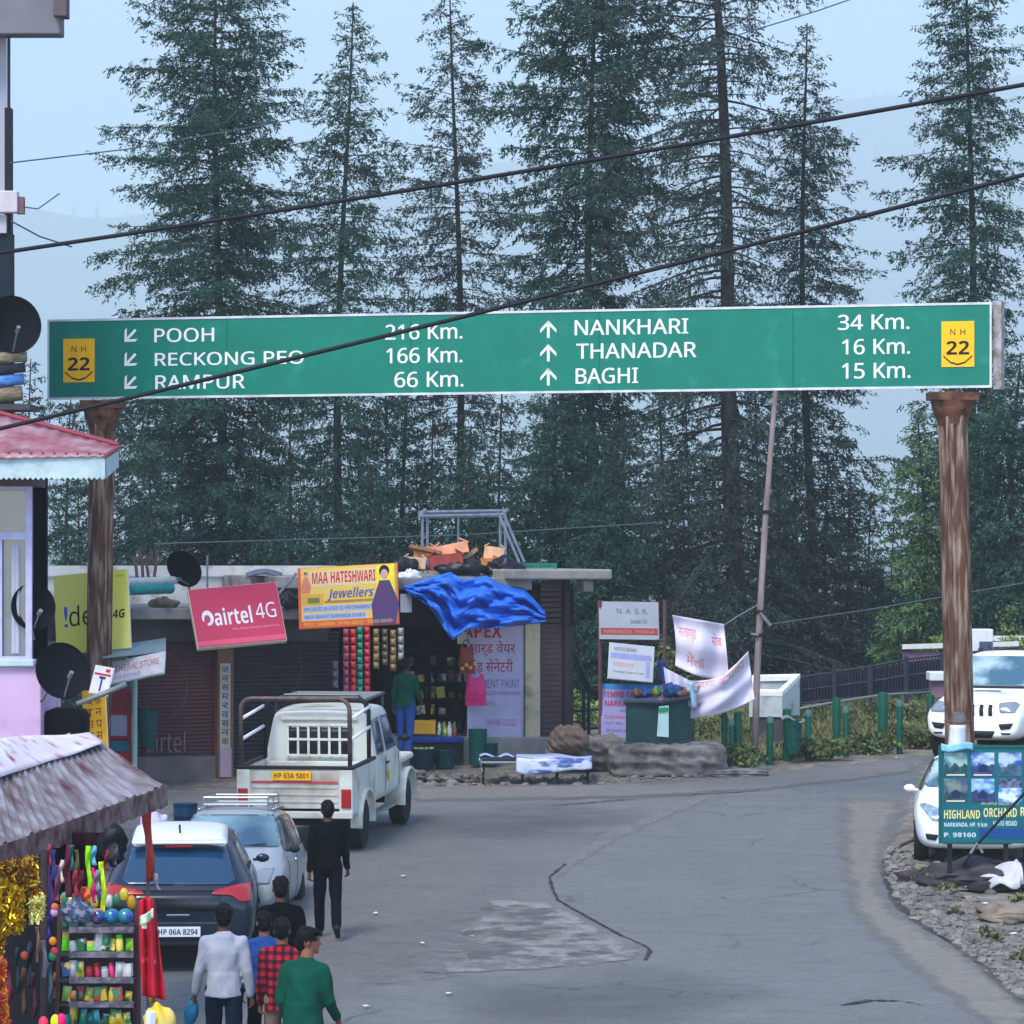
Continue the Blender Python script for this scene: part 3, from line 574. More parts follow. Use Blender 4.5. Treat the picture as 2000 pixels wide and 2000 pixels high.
for y in (656, 703, 748): arrow(254, y, R(135), .135)
for y in (643, 689, 736): arrow(1071, y, 0, .135)
def shield(x0, y0, x1, y1):
    ax, ay = uvb(x0, y1); bx, by = uvb(x1, y0)
    s = gbox(MB(), ax, ay, bx, by, 0, .012).build('route_shield', M_amber, bd); w_, h_ = bx - ax, by - ay
    f = lambda x, y: gf(x, y, .016)
    mb = MB(); put_text(mb, 'N H', ax + w_ * .27, ay + h_ * .70, bx - w_ * .27, ay + h_ * .83, f, 0, spacing=1.1)
    put_text(mb, '22', ax + w_ * .15, ay + h_ * .27, bx - w_ * .15, ay + h_ * .57, f, .02)
    pts = [(ax + w_ * .06, ay + h_ * .22), (ax + w_ * .28, ay + h_ * .08), (ax + w_ * .5, ay + h_ * .035), (ax + w_ * .72, ay + h_ * .08), (bx - w_ * .06, ay + h_ * .22)]
    for p, q in zip(pts, pts[1:]): mb.add([f(*p), f(*q), f(q[0], q[1] + .025), f(p[0], p[1] + .025)], [(0, 1, 2, 3)])
    mb.build('number', M_black, s)
shield(124, 661, 185, 747); shield(1839, 627, 1903, 717)
def gpost(px_c, top_py, px_b, d, w_px):
    s = d / F; top = P(px_c, top_py, d) - nrm * .0; foot = P(px_b, 1500, d); foot.z = gz(d) - .1
    back = Vector((-nrm.x, -nrm.y, 0)) * .2; r = w_px * s / 2; mb = MB()
    # a bundle of rusty pipes and angle iron, welded into one shaft
    n = 26; prof = []
    for j in range(n):
        q = 2 * math.pi * j / n; prof.append((math.cos(q) * r * (1 if j % 4 else .86), math.sin(q) * r * (1 if j % 4 else .86)))
    rows = 14; vs_ = []; fs_ = []
    for i in range(rows + 1):
        c = foot.lerp(top, i / rows) + back
        for x, y in prof: vs_.append(c + Vector((x, y, 0)))
    for i in range(rows):
        for j in range(n): a_, b_ = i * n + j, i * n + (j + 1) % n; fs_.append((a_, b_, b_ + n, a_ + n))
    mb.add(vs_, fs_)
    for k, xx in enumerate((-.45, .5)): mb.tube([foot + back + Vector((r * xx, -r * .93, 0)), top + back + Vector((r * xx, -r * .93, 0))], r * .14, 6)
    po = mb.build('post', M_rust, gt)
    cp = MB(); c = top + back
    cp.lathe([(r * 1.0, -.34), (r * 1.12, -.24), (r * 1.4, -.1), (r * 1.46, .0), (r * 1.46, .14)], c, 12)
    cp.box(c + Vector((0, 0, .09)), (r * 3.3, r * 2.8, .12)); cp.build('bracket', M_rust2, po)
    fl = MB(); fl.box(foot + back + Vector((0, 0, .16)), (r * 3, r * 3, .18)); fl.build('foot_plate', M_rust2, po)
gpost(191, 800, 181, dl - .35, 50); gpost(1856, 785, 1874, dr_ + .1, 58)

# ------------------------------------------------------------------ cables overhead
def cable(label, pts, d0, d1, r, m=None, sag=.0):
    n = 24; xs_ = []
    for i in range(n + 1):
        f = i / n; px = np.interp(f, np.linspace(0, 1, len(pts)), [p[0] for p in pts]); py = np.interp(f, np.linspace(0, 1, len(pts)), [p[1] for p in pts])
        xs_.append(P(px, py + sag * 4 * f * (1 - f), d0 + (d1 - d0) * f))
    o = MB().tube(xs_, r, 6).build('overhead_cable', m or flat('cable_black', srgb(22, 22, 30), .6), smooth='all')
    settag(o, label, 'cable', 'cables strung over the road')
cable('thick black cable crossing the trees above the green sign', [(-500, 565), (2500, 72)], 34, 30, .0185, sag=20)
cable('thick black cable sloping in front of the sign lettering', [(-500, 954), (2500, 210)], 33, 30, .0185, sag=13)
M_thin = flat('wire_grey', srgb(75, 85, 95), .6)
cable('thin wire from the tall building wall towards the broad fir', [(20, 318), (260, 290), (620, 225)], 60, 80, .012, M_thin)
cable('thin slack wire dropping from the white bracket to the right', [(22, 432), (78, 462), (140, 482)], 60, 62, .012, M_thin)
cable('thin kinked wire end sticking out from the white bracket', [(44, 404), (74, 408), (116, 378)], 60, 61, .010, M_thin)
cable('thin wire over the pine tops at the upper right', [(1420, 75), (1600, 20), (1800, -50)], 80, 85, .014, M_thin)
cable('thin sagging wire behind the right post above the fence', [(1500, 1220), (1700, 1190), (2050, 1130)], 82, 80, .012, M_thin)
cable('thin wire low between the dark firs over the shop roofs', [(300, 1062), (900, 1045), (1300, 1020)], 78, 80, .012, M_thin)
# ------------------------------------------------------------------ vehicles
def carpaint(name, rgb, dust=.12): return mat(name, srgb(*rgb), .38, var=.04, vs=1.5, coat=.4, dirt=tuple(v * .6 + .4 * q for v, q in zip(srgb(*rgb), (.22, .2, .17))), da=dust, ds=1.6)
M_glass = flat('car_glass', srgb(12, 52, 82), .08, spec=.9)
M_glassd = flat('dark_car_glass', srgb(14, 20, 26), .1, spec=.8)
M_tyre = flat('tyre_rubber', srgb(24, 24, 26), .9, var=.3)
M_rim = flat('wheel_rim', srgb(150, 150, 148), .45, metal=.5, var=.2)
M_trim = flat('black_trim', srgb(20, 21, 24), .6)
M_lampred = flat('tail_red', srgb(150, 18, 26), .2, spec=.7)
M_lampclr = flat('lamp_clear', srgb(120, 130, 142), .12, spec=.9)
M_chrome = flat('chrome', srgb(200, 205, 210), .18, metal=.9)
M_seam = flat('panel_seam', srgb(40, 42, 46), .8)
def hull(rows, bottom=True):
    # rows along the length: (y, [(half width, z) from sill to roof centre line])
    n = len(rows[0][1]); vs = []; fs = []
    for y, pr in rows:
        ring = [(x, z) for x, z in pr] + [(-x, z) for x, z in pr[-2::-1]] if pr[-1][0] == 0 else [(x, z) for x, z in pr] + [(-x, z) for x, z in pr[::-1]]
        vs.append([Vector((x, y, z)) for x, z in ring])
    k = len(vs[0]); V = [v for r_ in vs for v in r_]
    for i in range(len(rows) - 1):
        for j in range(k - 1): fs.append((i * k + j, (i + 1) * k + j, (i + 1) * k + j + 1, i * k + j + 1))
        fs.append(((i + 1) * k, i * k, i * k + k - 1, (i + 1) * k + k - 1))
    m = n - 1
    for i in (0, len(rows) - 1):       # end caps in strips of quads
        for j in range(k // 2):
            a, b, c, d = j, j + 1, k - 2 - j, k - 1 - j
            q = [i * k + a, i * k + b, i * k + c, i * k + d]; q = list(dict.fromkeys(q))
            if len(q) > 2 and b <= c: fs.append(tuple(q if i == 0 else q[::-1]))
    return V, fs
def body_mesh(rows, wheels, wr, hw, name, m, parent, level=2):
    V, fs = hull(rows); me = bpy.data.meshes.new(name); me.from_pydata([tuple(v) for v in V], [], fs)
    bm = bmesh.new(); bm.from_mesh(me); bmesh.ops.remove_doubles(bm, verts=bm.verts[:], dist=1e-5); bmesh.ops.recalc_face_normals(bm, faces=bm.faces[:]); bm.to_mesh(me); bm.free()
    o = bpy.data.objects.new(name, me); C.objects.link(o)
    s = o.modifiers.new('subsurf', 'SUBSURF'); s.levels = s.render_levels = level
    cut = []
    for wy in wheels:
        for sx in (-1, 1):
            c = MB().lathe([(wr, -.16), (wr, .3)], n=28, ax='X'); c.v = [Vector((v.x * sx + sx * (hw - .08), v.y + wy, v.z + wr * .93)) for v in c.v]
            co = c.build('cutter', m); b = o.modifiers.new('arch', 'BOOLEAN'); b.object = co; b.operation = 'DIFFERENCE'; b.solver = 'EXACT'; cut.append(co)
    me2 = evaluated(o)
    for c in cut: bpy.data.objects.remove(c, do_unlink=True)
    me2.materials.clear(); me2.materials.append(m); me2.name = name
    for p in me2.polygons: p.use_smooth = True; p.material_index = 0
    me2.set_sharp_from_angle(angle=R(40))
    o = bpy.data.objects.new(name, me2); C.objects.link(o); o.parent = parent; WM[o.name] = world(parent)
    bm = bmesh.new(); bm.from_mesh(me2); bv = BVHTree.FromBMesh(bm); bm.free()
    return o, bv
def rounded(poly, r=.03, k=3):
    out = []; n = len(poly)
    for i in range(n):
        a, b, c = Vector(poly[i - 1]), Vector(poly[i]), Vector(poly[(i + 1) % n])
        d1, d2 = (a - b), (c - b); q = min(r, d1.length * .45, d2.length * .45); p, s = b + d1.normalized() * q, b + d2.normalized() * q
        for j in range(k + 1): t = j / k; out.append(p * (1 - t) ** 2 + b * 2 * t * (1 - t) + s * t * t)
    return out
def patch(bv, poly, axis, sgn, name, m, parent, off=.006, step=.06, rad=.03, mirror=False, th=.0):
    # a piece that lies on the body: outline in the two other axes, laid on along one axis
    res = None
    for mx in ((1, -1) if mirror else (1,)):
        pl = rounded([(p[0] * (mx if axis == 'y' else 1), p[1]) for p in poly], rad)
        if mx < 0: pl = pl[::-1]
        pts = []
        for i in range(len(pl)):
            a, b = pl[i], pl[(i + 1) % len(pl)]; k = max(1, int((b - a).length / step))
            pts += [a.lerp(b, j / k) for j in range(k)]
        nb = len(pts); x0, x1 = min(p.x for p in pts), max(p.x for p in pts); y0, y1 = min(p.y for p in pts), max(p.y for p in pts)
        ins = [Vector((x0 + (i + .5) * step, y0 + (j + .5) * step)) for i in range(int((x1 - x0) / step)) for j in range(int((y1 - y0) / step))]
        vv, ee, ff, *_ = delaunay_2d_cdt(pts + ins, [(i, (i + 1) % nb) for i in range(nb)], [list(range(nb))], 1, 1e-5)
        def lay(p, sg):
            if axis == 'y': o, d = Vector((p.x, -20 * sg, p.y)), Vector((0, sg, 0))
            elif axis == 'x': o, d = Vector((-20 * sg, p.x, p.y)), Vector((sg, 0, 0))
            else: o, d = Vector((p.x, p.y, 20)), Vector((0, 0, -1))
            h, nr, _, _ = bv.ray_cast(o, d)
            if h is None: h, nr, _, _ = bv.find_nearest(o + d * 19)
            nn = nr if nr.dot(d) < 0 else -nr
            return h + (nn * .6 - d * .4) * off
        for sg in ((sgn, -sgn) if (mirror and axis == 'x') else (sgn,)):
            mb = MB().add([lay(p, sg) for p in vv], [tuple(f) for f in ff]); res = mb.build(name, m, parent, smooth='all', local=True)
            s = res.modifiers.new('thick', 'SOLIDIFY'); s.thickness = max(.004, th); s.offset = 0
        if axis == 'x': break
    return res
def seam_line(bv, pts, axis, sgn, parent, w_=.008, m=None, name='panel_gap', mirror=False):
    poly = []
    L_ = []; R_ = []
    for i, p in enumerate(pts):
        a = Vector(pts[max(i - 1, 0)]); b = Vector(pts[min(i + 1, len(pts) - 1)]); t = (b - a).normalized(); n = Vector((-t.y, t.x)) * w_
        L_.append(Vector(p) + n); R_.append(Vector(p) - n)
    return patch(bv, [tuple(v) for v in L_ + R_[::-1]], axis, sgn, name, m or M_seam, parent, .005, .1, .001, mirror)
def wheel(parent, x, y, r, w_, sgn):
    ty = MB().lathe([(r * .62, -w_ / 2), (r * .93, -w_ / 2), (r, -w_ * .36), (r, w_ * .36), (r * .93, w_ / 2), (r * .62, w_ / 2)], (x, y, r), 26, 'X').build('wheel', M_tyre, parent, smooth=True, local=True)
    ri = MB().lathe([(r * .64, -w_ * .3), (r * .64, w_ * .42), (r * .57, w_ * .44), (r * .52, w_ * .2), (r * .2, w_ * .26), (r * .16, w_ * .4), (.001, w_ * .4)] if sgn > 0 else [(.001, -w_ * .4), (r * .16, -w_ * .4), (r * .2, -w_ * .26), (r * .52, -w_ * .2), (r * .57, -w_ * .44), (r * .64, -w_ * .42), (r * .64, w_ * .3)], (x, y, r), 22, 'X')
    for k in range(6):
        q = k * math.pi / 3; ri.box((x + sgn * w_ * .3, y + math.cos(q) * r * .38, r + math.sin(q) * r * .38), (.03, .05, r * .34), Matrix.Rotation(q - math.pi / 2, 3, 'X'))
    ri.build('rim', M_rim, ty, smooth=True, local=True)
def plate(parent, c, w_, h_, s, m, sgn, tm=None, rot=None):
    # number plate on a face that looks along -y (sgn -1) or +y (sgn 1)
    p = MB().box(c, (w_, .014, h_)).build('number_plate', m, parent, bevel=.004, local=True)
    mb = MB(); f = (lambda x, z: Vector((c[0] + x, c[1] - .0085, c[2] + z))) if sgn < 0 else (lambda x, z: Vector((c[0] - x, c[1] + .0085, c[2] + z)))
    put_text(mb, s, -w_ * .44, -h_ * .28, w_ * .44, h_ * .28, f, .02); mb.build('lettering', tm or M_black, p, local=True)
def mirror_(parent, x, y, z, m, sgn):
    mb = MB().ball((x + sgn * .085, y, z), (.08, .04, .052), 12, 8); mb.box((x + sgn * .02, y, z - .02), (.1, .03, .03)); mb.build('wing_mirror', m, parent, smooth=True, local=True)
def place(name, label, cat, px, py, ang, group):
    p = G(px, py); return thing(name, label, cat, m=Matrix.Translation((p.x, p.y, gz(p.y) + .012)) @ Matrix.Rotation(R(ang), 4, 'Z') @ Matrix.Rotation(math.atan(SL), 4, 'X'), group=group)
VG = 'vehicles parked along the road'
# --- dark blue hatchback with a pale roof, seen from behind
def hatchback():
    t = place('hatchback_car', 'dark blue hatchback with a pale roof seen from behind the market stall', 'car', 348, 1904, 3.0, VG)
    t.location += Vector((0, 0, 0))
    # origin under the rear bumper: y = 0 is the rear end
    def row(y, zb, wb, wm, zm, wl, zl, wr, zr, zt): return (y, [(wb * .6, zb), (wb, zb + .03), (wm, zm), (wm + .005, (zm + zl) / 2), (wl, zl), (wl * .3 + wr * .7, zl * .35 + zr * .65), (wr, zr), (wr * .55, zt), (0, zt + .008)])
    rows = [row(0, .34, .62, .66, .55, .64, .74, .55, .80, .82), row(.05, .26, .74, .80, .55, .78, .80, .62, .88, .90), row(.14, .22, .80, .845, .58, .82, .88, .60, .98, 1.0), row(.38, .21, .83, .862, .60, .84, .95, .60, 1.22, 1.25), row(.62, .21, .84, .866, .6, .845, .95, .585, 1.41, 1.44),
            row(.9, .2, .845, .866, .6, .85, .94, .57, 1.455, 1.485), row(1.8, .2, .845, .866, .6, .85, .92, .575, 1.475, 1.505), row(2.35, .2, .845, .866, .6, .85, .90, .57, 1.43, 1.46), row(2.95, .2, .845, .862, .6, .82, .90, .62, 1.03, 1.05), row(3.3, .21, .84, .855, .6, .80, .86, .6, .94, .955), row(3.72, .22, .8, .82, .58, .74, .76, .5, .82, .84), row(3.92, .28, .66, .68, .5, .60, .66, .42, .70, .72)]
    pt = carpaint('hatch_blue', (15, 27, 47), .05)
    b, bv = body_mesh(rows, (.78, 3.22), .335, .866, 'body', pt, t)
    patch(bv, [(-.52, 1.385), (.52, 1.385), (.63, 1.02), (.56, .985), (-.56, .985), (-.63, 1.02)], 'y', 1, 'rear_window', M_glass, t, .012, .04)
    rf = patch(bv, [(-.54, .66), (-.5, .56), (.5, .56), (.54, .66), (.52, 2.3), (-.52, 2.3)], 'z', -1, 'roof', carpaint('pale_roof', (222, 224, 226), .03), t, .012)
    sp = MB().box((0, .50, 1.43), (1.06, .22, .035)); sp.build('spoiler', MATS['pale_roof'], t, bevel=.012, local=True)
    MB().tube([(0, .8, 1.5), (0, .72, 1.56), (0, .66, 1.6)], .012, 6).build('aerial', M_trim, t, local=True)
    MB().box((0, .405, 1.392), (.3, .03, .02)).build('brake_lamp', M_lampred, t, local=True)
    pl = patch(bv, [(-.5, .93), (.5, .93), (.47, .70), (-.47, .70)], 'y', 1, 'tailgate_panel', flat('gloss_black', srgb(13, 17, 26), .2, spec=.6), t, .007, rad=.06)
    lampL = [(.36, .885), (.42, .935), (.70, .985), (.83, .975), (.80, .80), (.70, .80), (.60, .87)]
    for mx in (1, -1):
        patch(bv, [(x * mx, z) for x, z in lampL], 'y', 1, 'tail_lamp', M_lampred, t, .012, .04, .03)
    MB().lathe([(.058, -.006), (.058, .006)], (0, .125, .955), 18, 'Y', 1.25).build('badge', M_chrome, t, local=True)
    pc = patch(bv, [(-.60, .585), (.60, .585), (.63, .40), (-.63, .40)], 'y', 1, 'bumper_panel', flat('bumper_dark', srgb(24, 32, 46), .5), t, .005, rad=.06)
    patch(bv, [(-.72, .36), (.72, .36), (.66, .28), (-.66, .28)], 'y', 1, 'diffuser', M_trim, t, .01, rad=.03)
    MB().box((0, .01, .66), (.26, .03, .022)).build('tailgate_handle', M_chrome, t, bevel=.006, local=True)
    plate(t, (.0, -.02, .475), .5, .115, 'HP 06A 8294', flat('plate_white', srgb(226, 228, 230), .4), -1)
    mb = MB(); put_text(mb, 'ELITE', .36, .745, .53, .775, lambda x, z: Vector((x, .02, z)), .01); mb.build('lettering', M_chrome, t, local=True)
    for sg in (1, -1):
        patch(bv, [(.72, 1.0), (.98, 1.36), (1.55, 1.40), (1.62, 1.0)], 'x', -sg, 'side_window', M_glassd, t, .006)
        patch(bv, [(1.68, 1.0), (1.66, 1.40), (2.2, 1.385), (2.72, 1.03), (2.7, .99)], 'x', -sg, 'side_window', M_glassd, t, .006)
        seam_line(bv, [(1.64, .96), (1.66, .6), (1.62, .3)], 'x', -sg, t)
        mirror_(t, sg * .84, 2.55, 1.0, pt, sg)
    patch(bv, [(-.56, 1.38), (.56, 1.38), (.7, 1.06), (-.7, 1.06)], 'y', -1, 'windscreen', M_glassd, t, .016, .04)
    for y in (.78, 3.22):
        for sg in (1, -1): wheel(t, sg * .765, y, .31, .2, sg)
    return t
hatchback()
# --- silver estate with a roof rack, facing the camera
def estate():
    t = place('estate_car', 'silver estate car with a chrome roof rack facing the camera', 'car', 430, 1815, 180 - 2, VG); t.scale = (.9, .9, .9)
    # built with its front at y = 0 and the tail behind it (y negative), facing +y
    def row(y, zb, wb, wm, zm, wl, zl, wr, zr, zt): return (y, [(wb * .6, zb), (wb, zb + .03), (wm, zm), (wm + .004, (zm + zl) / 2), (wl, zl), (wl * .3 + wr * .7, zl * .35 + zr * .65), (wr, zr), (wr * .55, zt), (0, zt + .008)])
    rows = [row(-4.15, .32, .62, .68, .55, .66, .85, .56, 1.0, 1.03), row(-4.05, .25, .76, .80, .55, .78, .95, .60, 1.25, 1.28), row(-3.9, .22, .8, .83, .6, .81, .98, .60, 1.45, 1.48), row(-3.3, .2, .82, .84, .6, .82, .97, .60, 1.52, 1.55), row(-2.2, .2, .82, .84, .6, .82, .95, .60, 1.54, 1.57),
            row(-1.75, .2, .82, .84, .6, .815, .94, .59, 1.50, 1.53), row(-1.05, .2, .82, .835, .6, .79, .93, .64, 1.05, 1.07), row(-.75, .21, .81, .83, .6, .76, .88, .6, .96, .985), row(-.2, .22, .78, .80, .56, .70, .76, .5, .83, .85), row(-.04, .26, .70, .72, .5, .64, .67, .45, .72, .74), row(0, .32, .62, .64, .5, .58, .62, .4, .66, .67)]
    pt = carpaint('estate_silver', (140, 147, 154), .1)
    b, bv = body_mesh(rows, (-.78, -3.3), .32, .84, 'body', pt, t)
    patch(bv, [(-.55, 1.475), (.55, 1.475), (.70, 1.10), (.66, 1.055), (-.66, 1.055), (-.70, 1.10)], 'y', -1, 'windscreen', mat('windscreen_reflection', srgb(34, 66, 92), .06, col2=srgb(112, 142, 152), vs=.9, spec=1., lo=.4, hi=.62), t, .016, .04)  # sky reflection put into the glass colour as dark and pale mottling
    MB().box((-.25, -.98, 1.075), (.55, .02, .02), Matrix.Rotation(R(6), 3, 'Y')).build('wiper', M_trim, t, local=True)
    for sg in (1, -1):
        patch(bv, [(-1.25, 1.0), (-1.78, 1.44), (-2.28, 1.47), (-2.3, 1.0)], 'x', -sg, 'side_window', M_glassd, t, .006)
        patch(bv, [(-2.36, 1.0), (-2.34, 1.47), (-3.1, 1.46), (-3.15, 1.0)], 'x', -sg, 'side_window', M_glassd, t, .006)
        patch(bv, [(-3.2, 1.02), (-3.18, 1.45), (-3.75, 1.40), (-3.9, 1.04)], 'x', -sg, 'side_window', M_glassd, t, .006)
        seam_line(bv, [(-2.33, .96), (-2.33, .3)], 'x', -sg, t); seam_line(bv, [(-1.2, .93), (-1.15, .6), (-1.2, .3)], 'x', -sg, t)
        MB().box((sg * .847, -2.0, .86), (.03, .18, .025)).build('door_handle', M_chrome, t, bevel=.006, local=True)
        patch(bv, [(sg * .36, .74), (sg * .40, .60), (sg * .66, .60), (sg * .70, .80), (sg * .55, .79)], 'y', -1, 'headlight', M_lampclr, t, .012, .04, .03)
        mirror_(t, sg * .80, -1.32, 1.02, M_trim, sg)
        MB().tube([(sg * .52, -2.05, 1.55), (sg * .52, -2.8, 1.562), (sg * .52, -3.6, 1.54)], .018, 8).build('roof_rail', M_chrome, t, smooth='all', local=True)
    patch(bv, [(-.33, .72), (.33, .72), (.28, .60), (-.28, .60)], 'y', -1, 'grille', M_trim, t, .012)
    patch(bv, [(-.5, .50), (.5, .50), (.55, .34), (-.55, .34)], 'y', -1, 'bumper_intake', M_trim, t, .012)
    plate(t, (0, .035, .54), .5, .11, 'HP 63 2307', flat('plate_white', srgb(226, 228, 230), .4), 1)
    rk = MB()
    for z in (1.61, 1.71):
        for sg in (1, -1): rk.tube([(sg * .45, -2.0, z), (sg * .45, -3.6, z)], .013, 6)
        for y in (-2.0, -3.6): rk.tube([(-.45, y, z), (.45, y, z)], .013, 6)
    for y in np.linspace(-2.0, -3.6, 7): rk.box((0, y, 1.61), (.9, .05, .014))
    for sg in (1, -1):
        for y in (-2.0, -2.8, -3.6): rk.tube([(sg * .45, y, 1.53), (sg * .45, y, 1.71)], .013, 6)
    rk.build('roof_rack', flat('rack_steel', srgb(140, 146, 152), .3, metal=.7), t, local=True)
    for y in (-.78, -3.3):
        for sg in (1, -1): wheel(t, sg * .745, y, .30, .19, sg)
    return t
estate()
# --- white pickup seen from behind
def pickup():
    t = place('pickup_truck', 'white pickup truck with a steel hoop cage over its open bed, seen from behind', 'pickup', 578, 1668, -9.5, VG)
    wp = mat('pickup_white', srgb(196, 198, 190), .4, var=.05, vs=2, dirt=srgb(150, 138, 116), da=.45, ds=2.2)
    wp2 = mat('pickup_white_dusty', srgb(184, 183, 174), .5, var=.08, vs=2, dirt=srgb(128, 114, 92), da=.6, ds=2.5)
    HW = .835; CH = Matrix.Identity(3)
    bed = MB()
    for sg in (1, -1):
        bed.hexa([(sg * (HW - .06), 0, .55), (sg * HW, 0, .55), (sg * HW, 1.55, .55), (sg * (HW - .06), 1.55, .55), (sg * (HW - .06), 0, 1.18), (sg * HW, 0, 1.18), (sg * HW, 1.55, 1.18), (sg * (HW - .06), 1.55, 1.18)])
    bed.box((0, .78, .70), (HW * 2 - .12, 1.5, .06)); bed.box((0, 1.52, .9), (HW * 2 - .14, .05, .5))
    bed.build('bed', wp, t, bevel=.015, local=True)
    tg = MB().box((0, -.02, .90), (1.30, .06, .54)).build('tailgate', wp2, t, bevel=.015, local=True)
    gr = MB()
    for z in (.73, .83, .93): gr.box((0, -.055, z), (1.22, .012, .035))
    gr.build('pressing', wp2, tg, bevel=.006, local=True)
    MB().box((0, -.055, 1.005), (1.24, .014, .03)).build('red_stripe', tint((176, 60, 70)), tg, local=True)
    for sg in (1, -1):
        MB().box((sg * .735, -.02, .86), (.19, .08, .64)).build('corner_panel', wp, t, bevel=.012, local=True)
        MB().box((sg * .74, -.07, .78), (.14, .03, .27)).build('tail_lamp', M_lampred, t, bevel=.01, local=True)
    MB().box((0, -.03, .545), (1.66, .07, .10)).build('rear_bumper', wp2, t, bevel=.015, local=True)
    MB().box((0, -.02, 1.205), (1.68, .09, .05)).build('bed_rail', M_trim, t, bevel=.012, local=True)
    for sg in (1, -1): MB().box((sg * .81, .78, 1.205), (.07, 1.56, .045)).build('bed_rail', M_trim, t, bevel=.01, local=True)
    plate(t, (-.04, -.075, 1.095), .56, .13, 'HP 63A 5801', flat('plate_yellow', srgb(232, 170, 20), .5), -1, flat('plate_text', srgb(60, 40, 20), .6))
    MB().tube([(-.62, -.06, .66), (-.62, -.13, .72), (-.30, -.13, .72), (-.30, -.06, .66)], .014, 6).build('step_bar', M_grey, t, smooth='all', local=True)
    # cage
    M_cage = mat('cage_steel', srgb(70, 60, 56), .55, col2=srgb(110, 92, 82), vs=6, metal=.4); M_bar = flat('white_bar', srgb(236, 238, 240), .4)
    def hoop(y, z, hw, m, r=.032):
        q = [(-hw, y, 1.2), (-hw, y, z - .16)]
        for k in range(1, 6): a_ = k * math.pi / 10; q.append((-hw + .16 * (1 - math.cos(a_)), y, z - .16 + .16 * math.sin(a_)))
        q += [(-x, y_, z_) for x, y_, z_ in q[::-1]]
        MB().tube(q, r, 8).build('cage_hoop', m, t, smooth='all', local=True)
    hoop(.02, 2.17, .78, M_cage); hoop(1.45, 2.04, .76, M_trim)
    for sg in (1, -1):
        for z in (1.95, 1.66): MB().tube([(sg * .78, .04, z - .07), (sg * .78, 1.44, z)], .024, 8).build('cage_bar', M_bar, t, smooth='all', local=True)
    # cab
    cab = MB()
    def sec(y, zb, hb, zl, hl, zr, hr): return (y, [(hb * .6, zb), (hb, zb), (hb + .005, (zb + zl) / 2), (hl, zl), (hl, zl + .02), ((hl * .4 + hr * .6), zl * .4 + zr * .6), (hr, zr - .05), (hr - .06, zr), (0, zr + .02)])
    rows = [sec(1.62, .5, .80, 1.16, .80, 1.84, .66), sec(1.66, .5, .815, 1.17, .815, 1.87, .69), sec(2.2, .5, .82, 1.17, .82, 1.90, .70), sec(3.0, .5, .82, 1.17, .82, 1.88, .69), sec(3.08, .5, .82, 1.17, .82, 1.82, .68), sec(3.52, .5, .81, 1.14, .80, 1.22, .66), sec(3.6, .5, .78, 1.10, .76, 1.17, .66), sec(4.5, .5, .66, 1.02, .62, 1.08, .54), sec(4.56, .55, .62, .98, .60, 1.04, .52)]
    cb, bv = body_mesh(rows, (), .36, HW, 'cab', wp, t, 2)
    rw = patch(bv, [(-.46, 1.66), (.46, 1.66), (.46, 1.24), (-.46, 1.24)], 'y', 1, 'rear_window', M_glassd, t, .008)
    br_ = MB()
    for x in np.linspace(-.46, .46, 7): br_.box((x, 1.585, 1.45), (.034, .02, .46))
    for z in (1.67, 1.46, 1.23): br_.box((0, 1.575, z), (.98, .018, .034))
    br_.build('window_bars', wp, rw, local=True)
    MB().box((0, 1.60, 1.76), (1.12, .03, .05)).build('rain_gutter', wp, t, bevel=.01, local=True)
    for sg in (1, -1):
        patch(bv, [(1.78, 1.22), (1.80, 1.72), (2.28, 1.74), (2.28, 1.22)], 'x', -sg, 'side_window', M_glass, t, .008)
        patch(bv, [(2.42, 1.22), (2.40, 1.74), (2.98, 1.72), (3.34, 1.24)], 'x', -sg, 'side_window', M_glass, t, .008)
        seam_line(bv, [(2.34, 1.16), (2.34, .55)], 'x', -sg, t); seam_line(bv, [(3.40, 1.14), (3.40, .55)], 'x', -sg, t)
        MB().box((sg * .835, 2.45, 1.06), (.03, .15, .03)).build('door_handle', M_trim, t, bevel=.006, local=True)
        # flared front wing and rear arch
        for y, nm, x0 in ((3.86, 'front_wing', .60), (.72, 'wheel_arch', .74)):
            mb = MB(); n = 14
            def arc(u, v, y=y, x0=x0): a_ = math.pi * (1.06 - 1.12 * u); r_ = .44 + .03 * v; return (sg * (x0 + (HW + .075 - x0) * v), y + math.cos(a_) * r_, .36 + max(-.05, math.sin(a_)) * r_)
            mb.grid(arc, n, 4, .035); mb.build(nm, wp, t, smooth=True, local=True)
        MB().box((sg * .70, 4.0, .98), (.26, .95, .10)).build('wing_top', wp, t, bevel=.04, local=True)
        if sg > 0: MB().box((.845, 2.55, .86), (.012, .11, .12)).build('sticker', tint((226, 190, 60)), t, local=True)
        MB().box((sg * .80, 2.2, .40), (.16, 1.5, .03)).build('side_step', M_grey, t, bevel=.008, local=True)
        mirror_(t, sg * .84, 3.30, 1.34, M_trim, sg)
        for y in (.72, 3.86): wheel(t, sg * .73, y, .365, .22, sg)
    ws = patch(bv, [(-.6, 1.75), (.6, 1.75), (.7, 1.26), (-.7, 1.26)], 'y', -1, 'windscreen', M_glass, t, .016, .04)
    # carrier on the cab roof
    ca = MB()
    for sg in (1, -1): ca.tube([(sg * .66, 1.6, 2.02), (sg * .66, 3.05, 2.02)], .022, 6)
    for y in np.linspace(1.6, 3.05, 6): ca.tube([(-.66, y, 2.02), (.66, y, 2.02)], .02, 6)
    for sg in (1, -1):
        for y in (1.7, 2.95): ca.tube([(sg * .66, y, 1.84), (sg * .66, y, 2.02)], .02, 6)
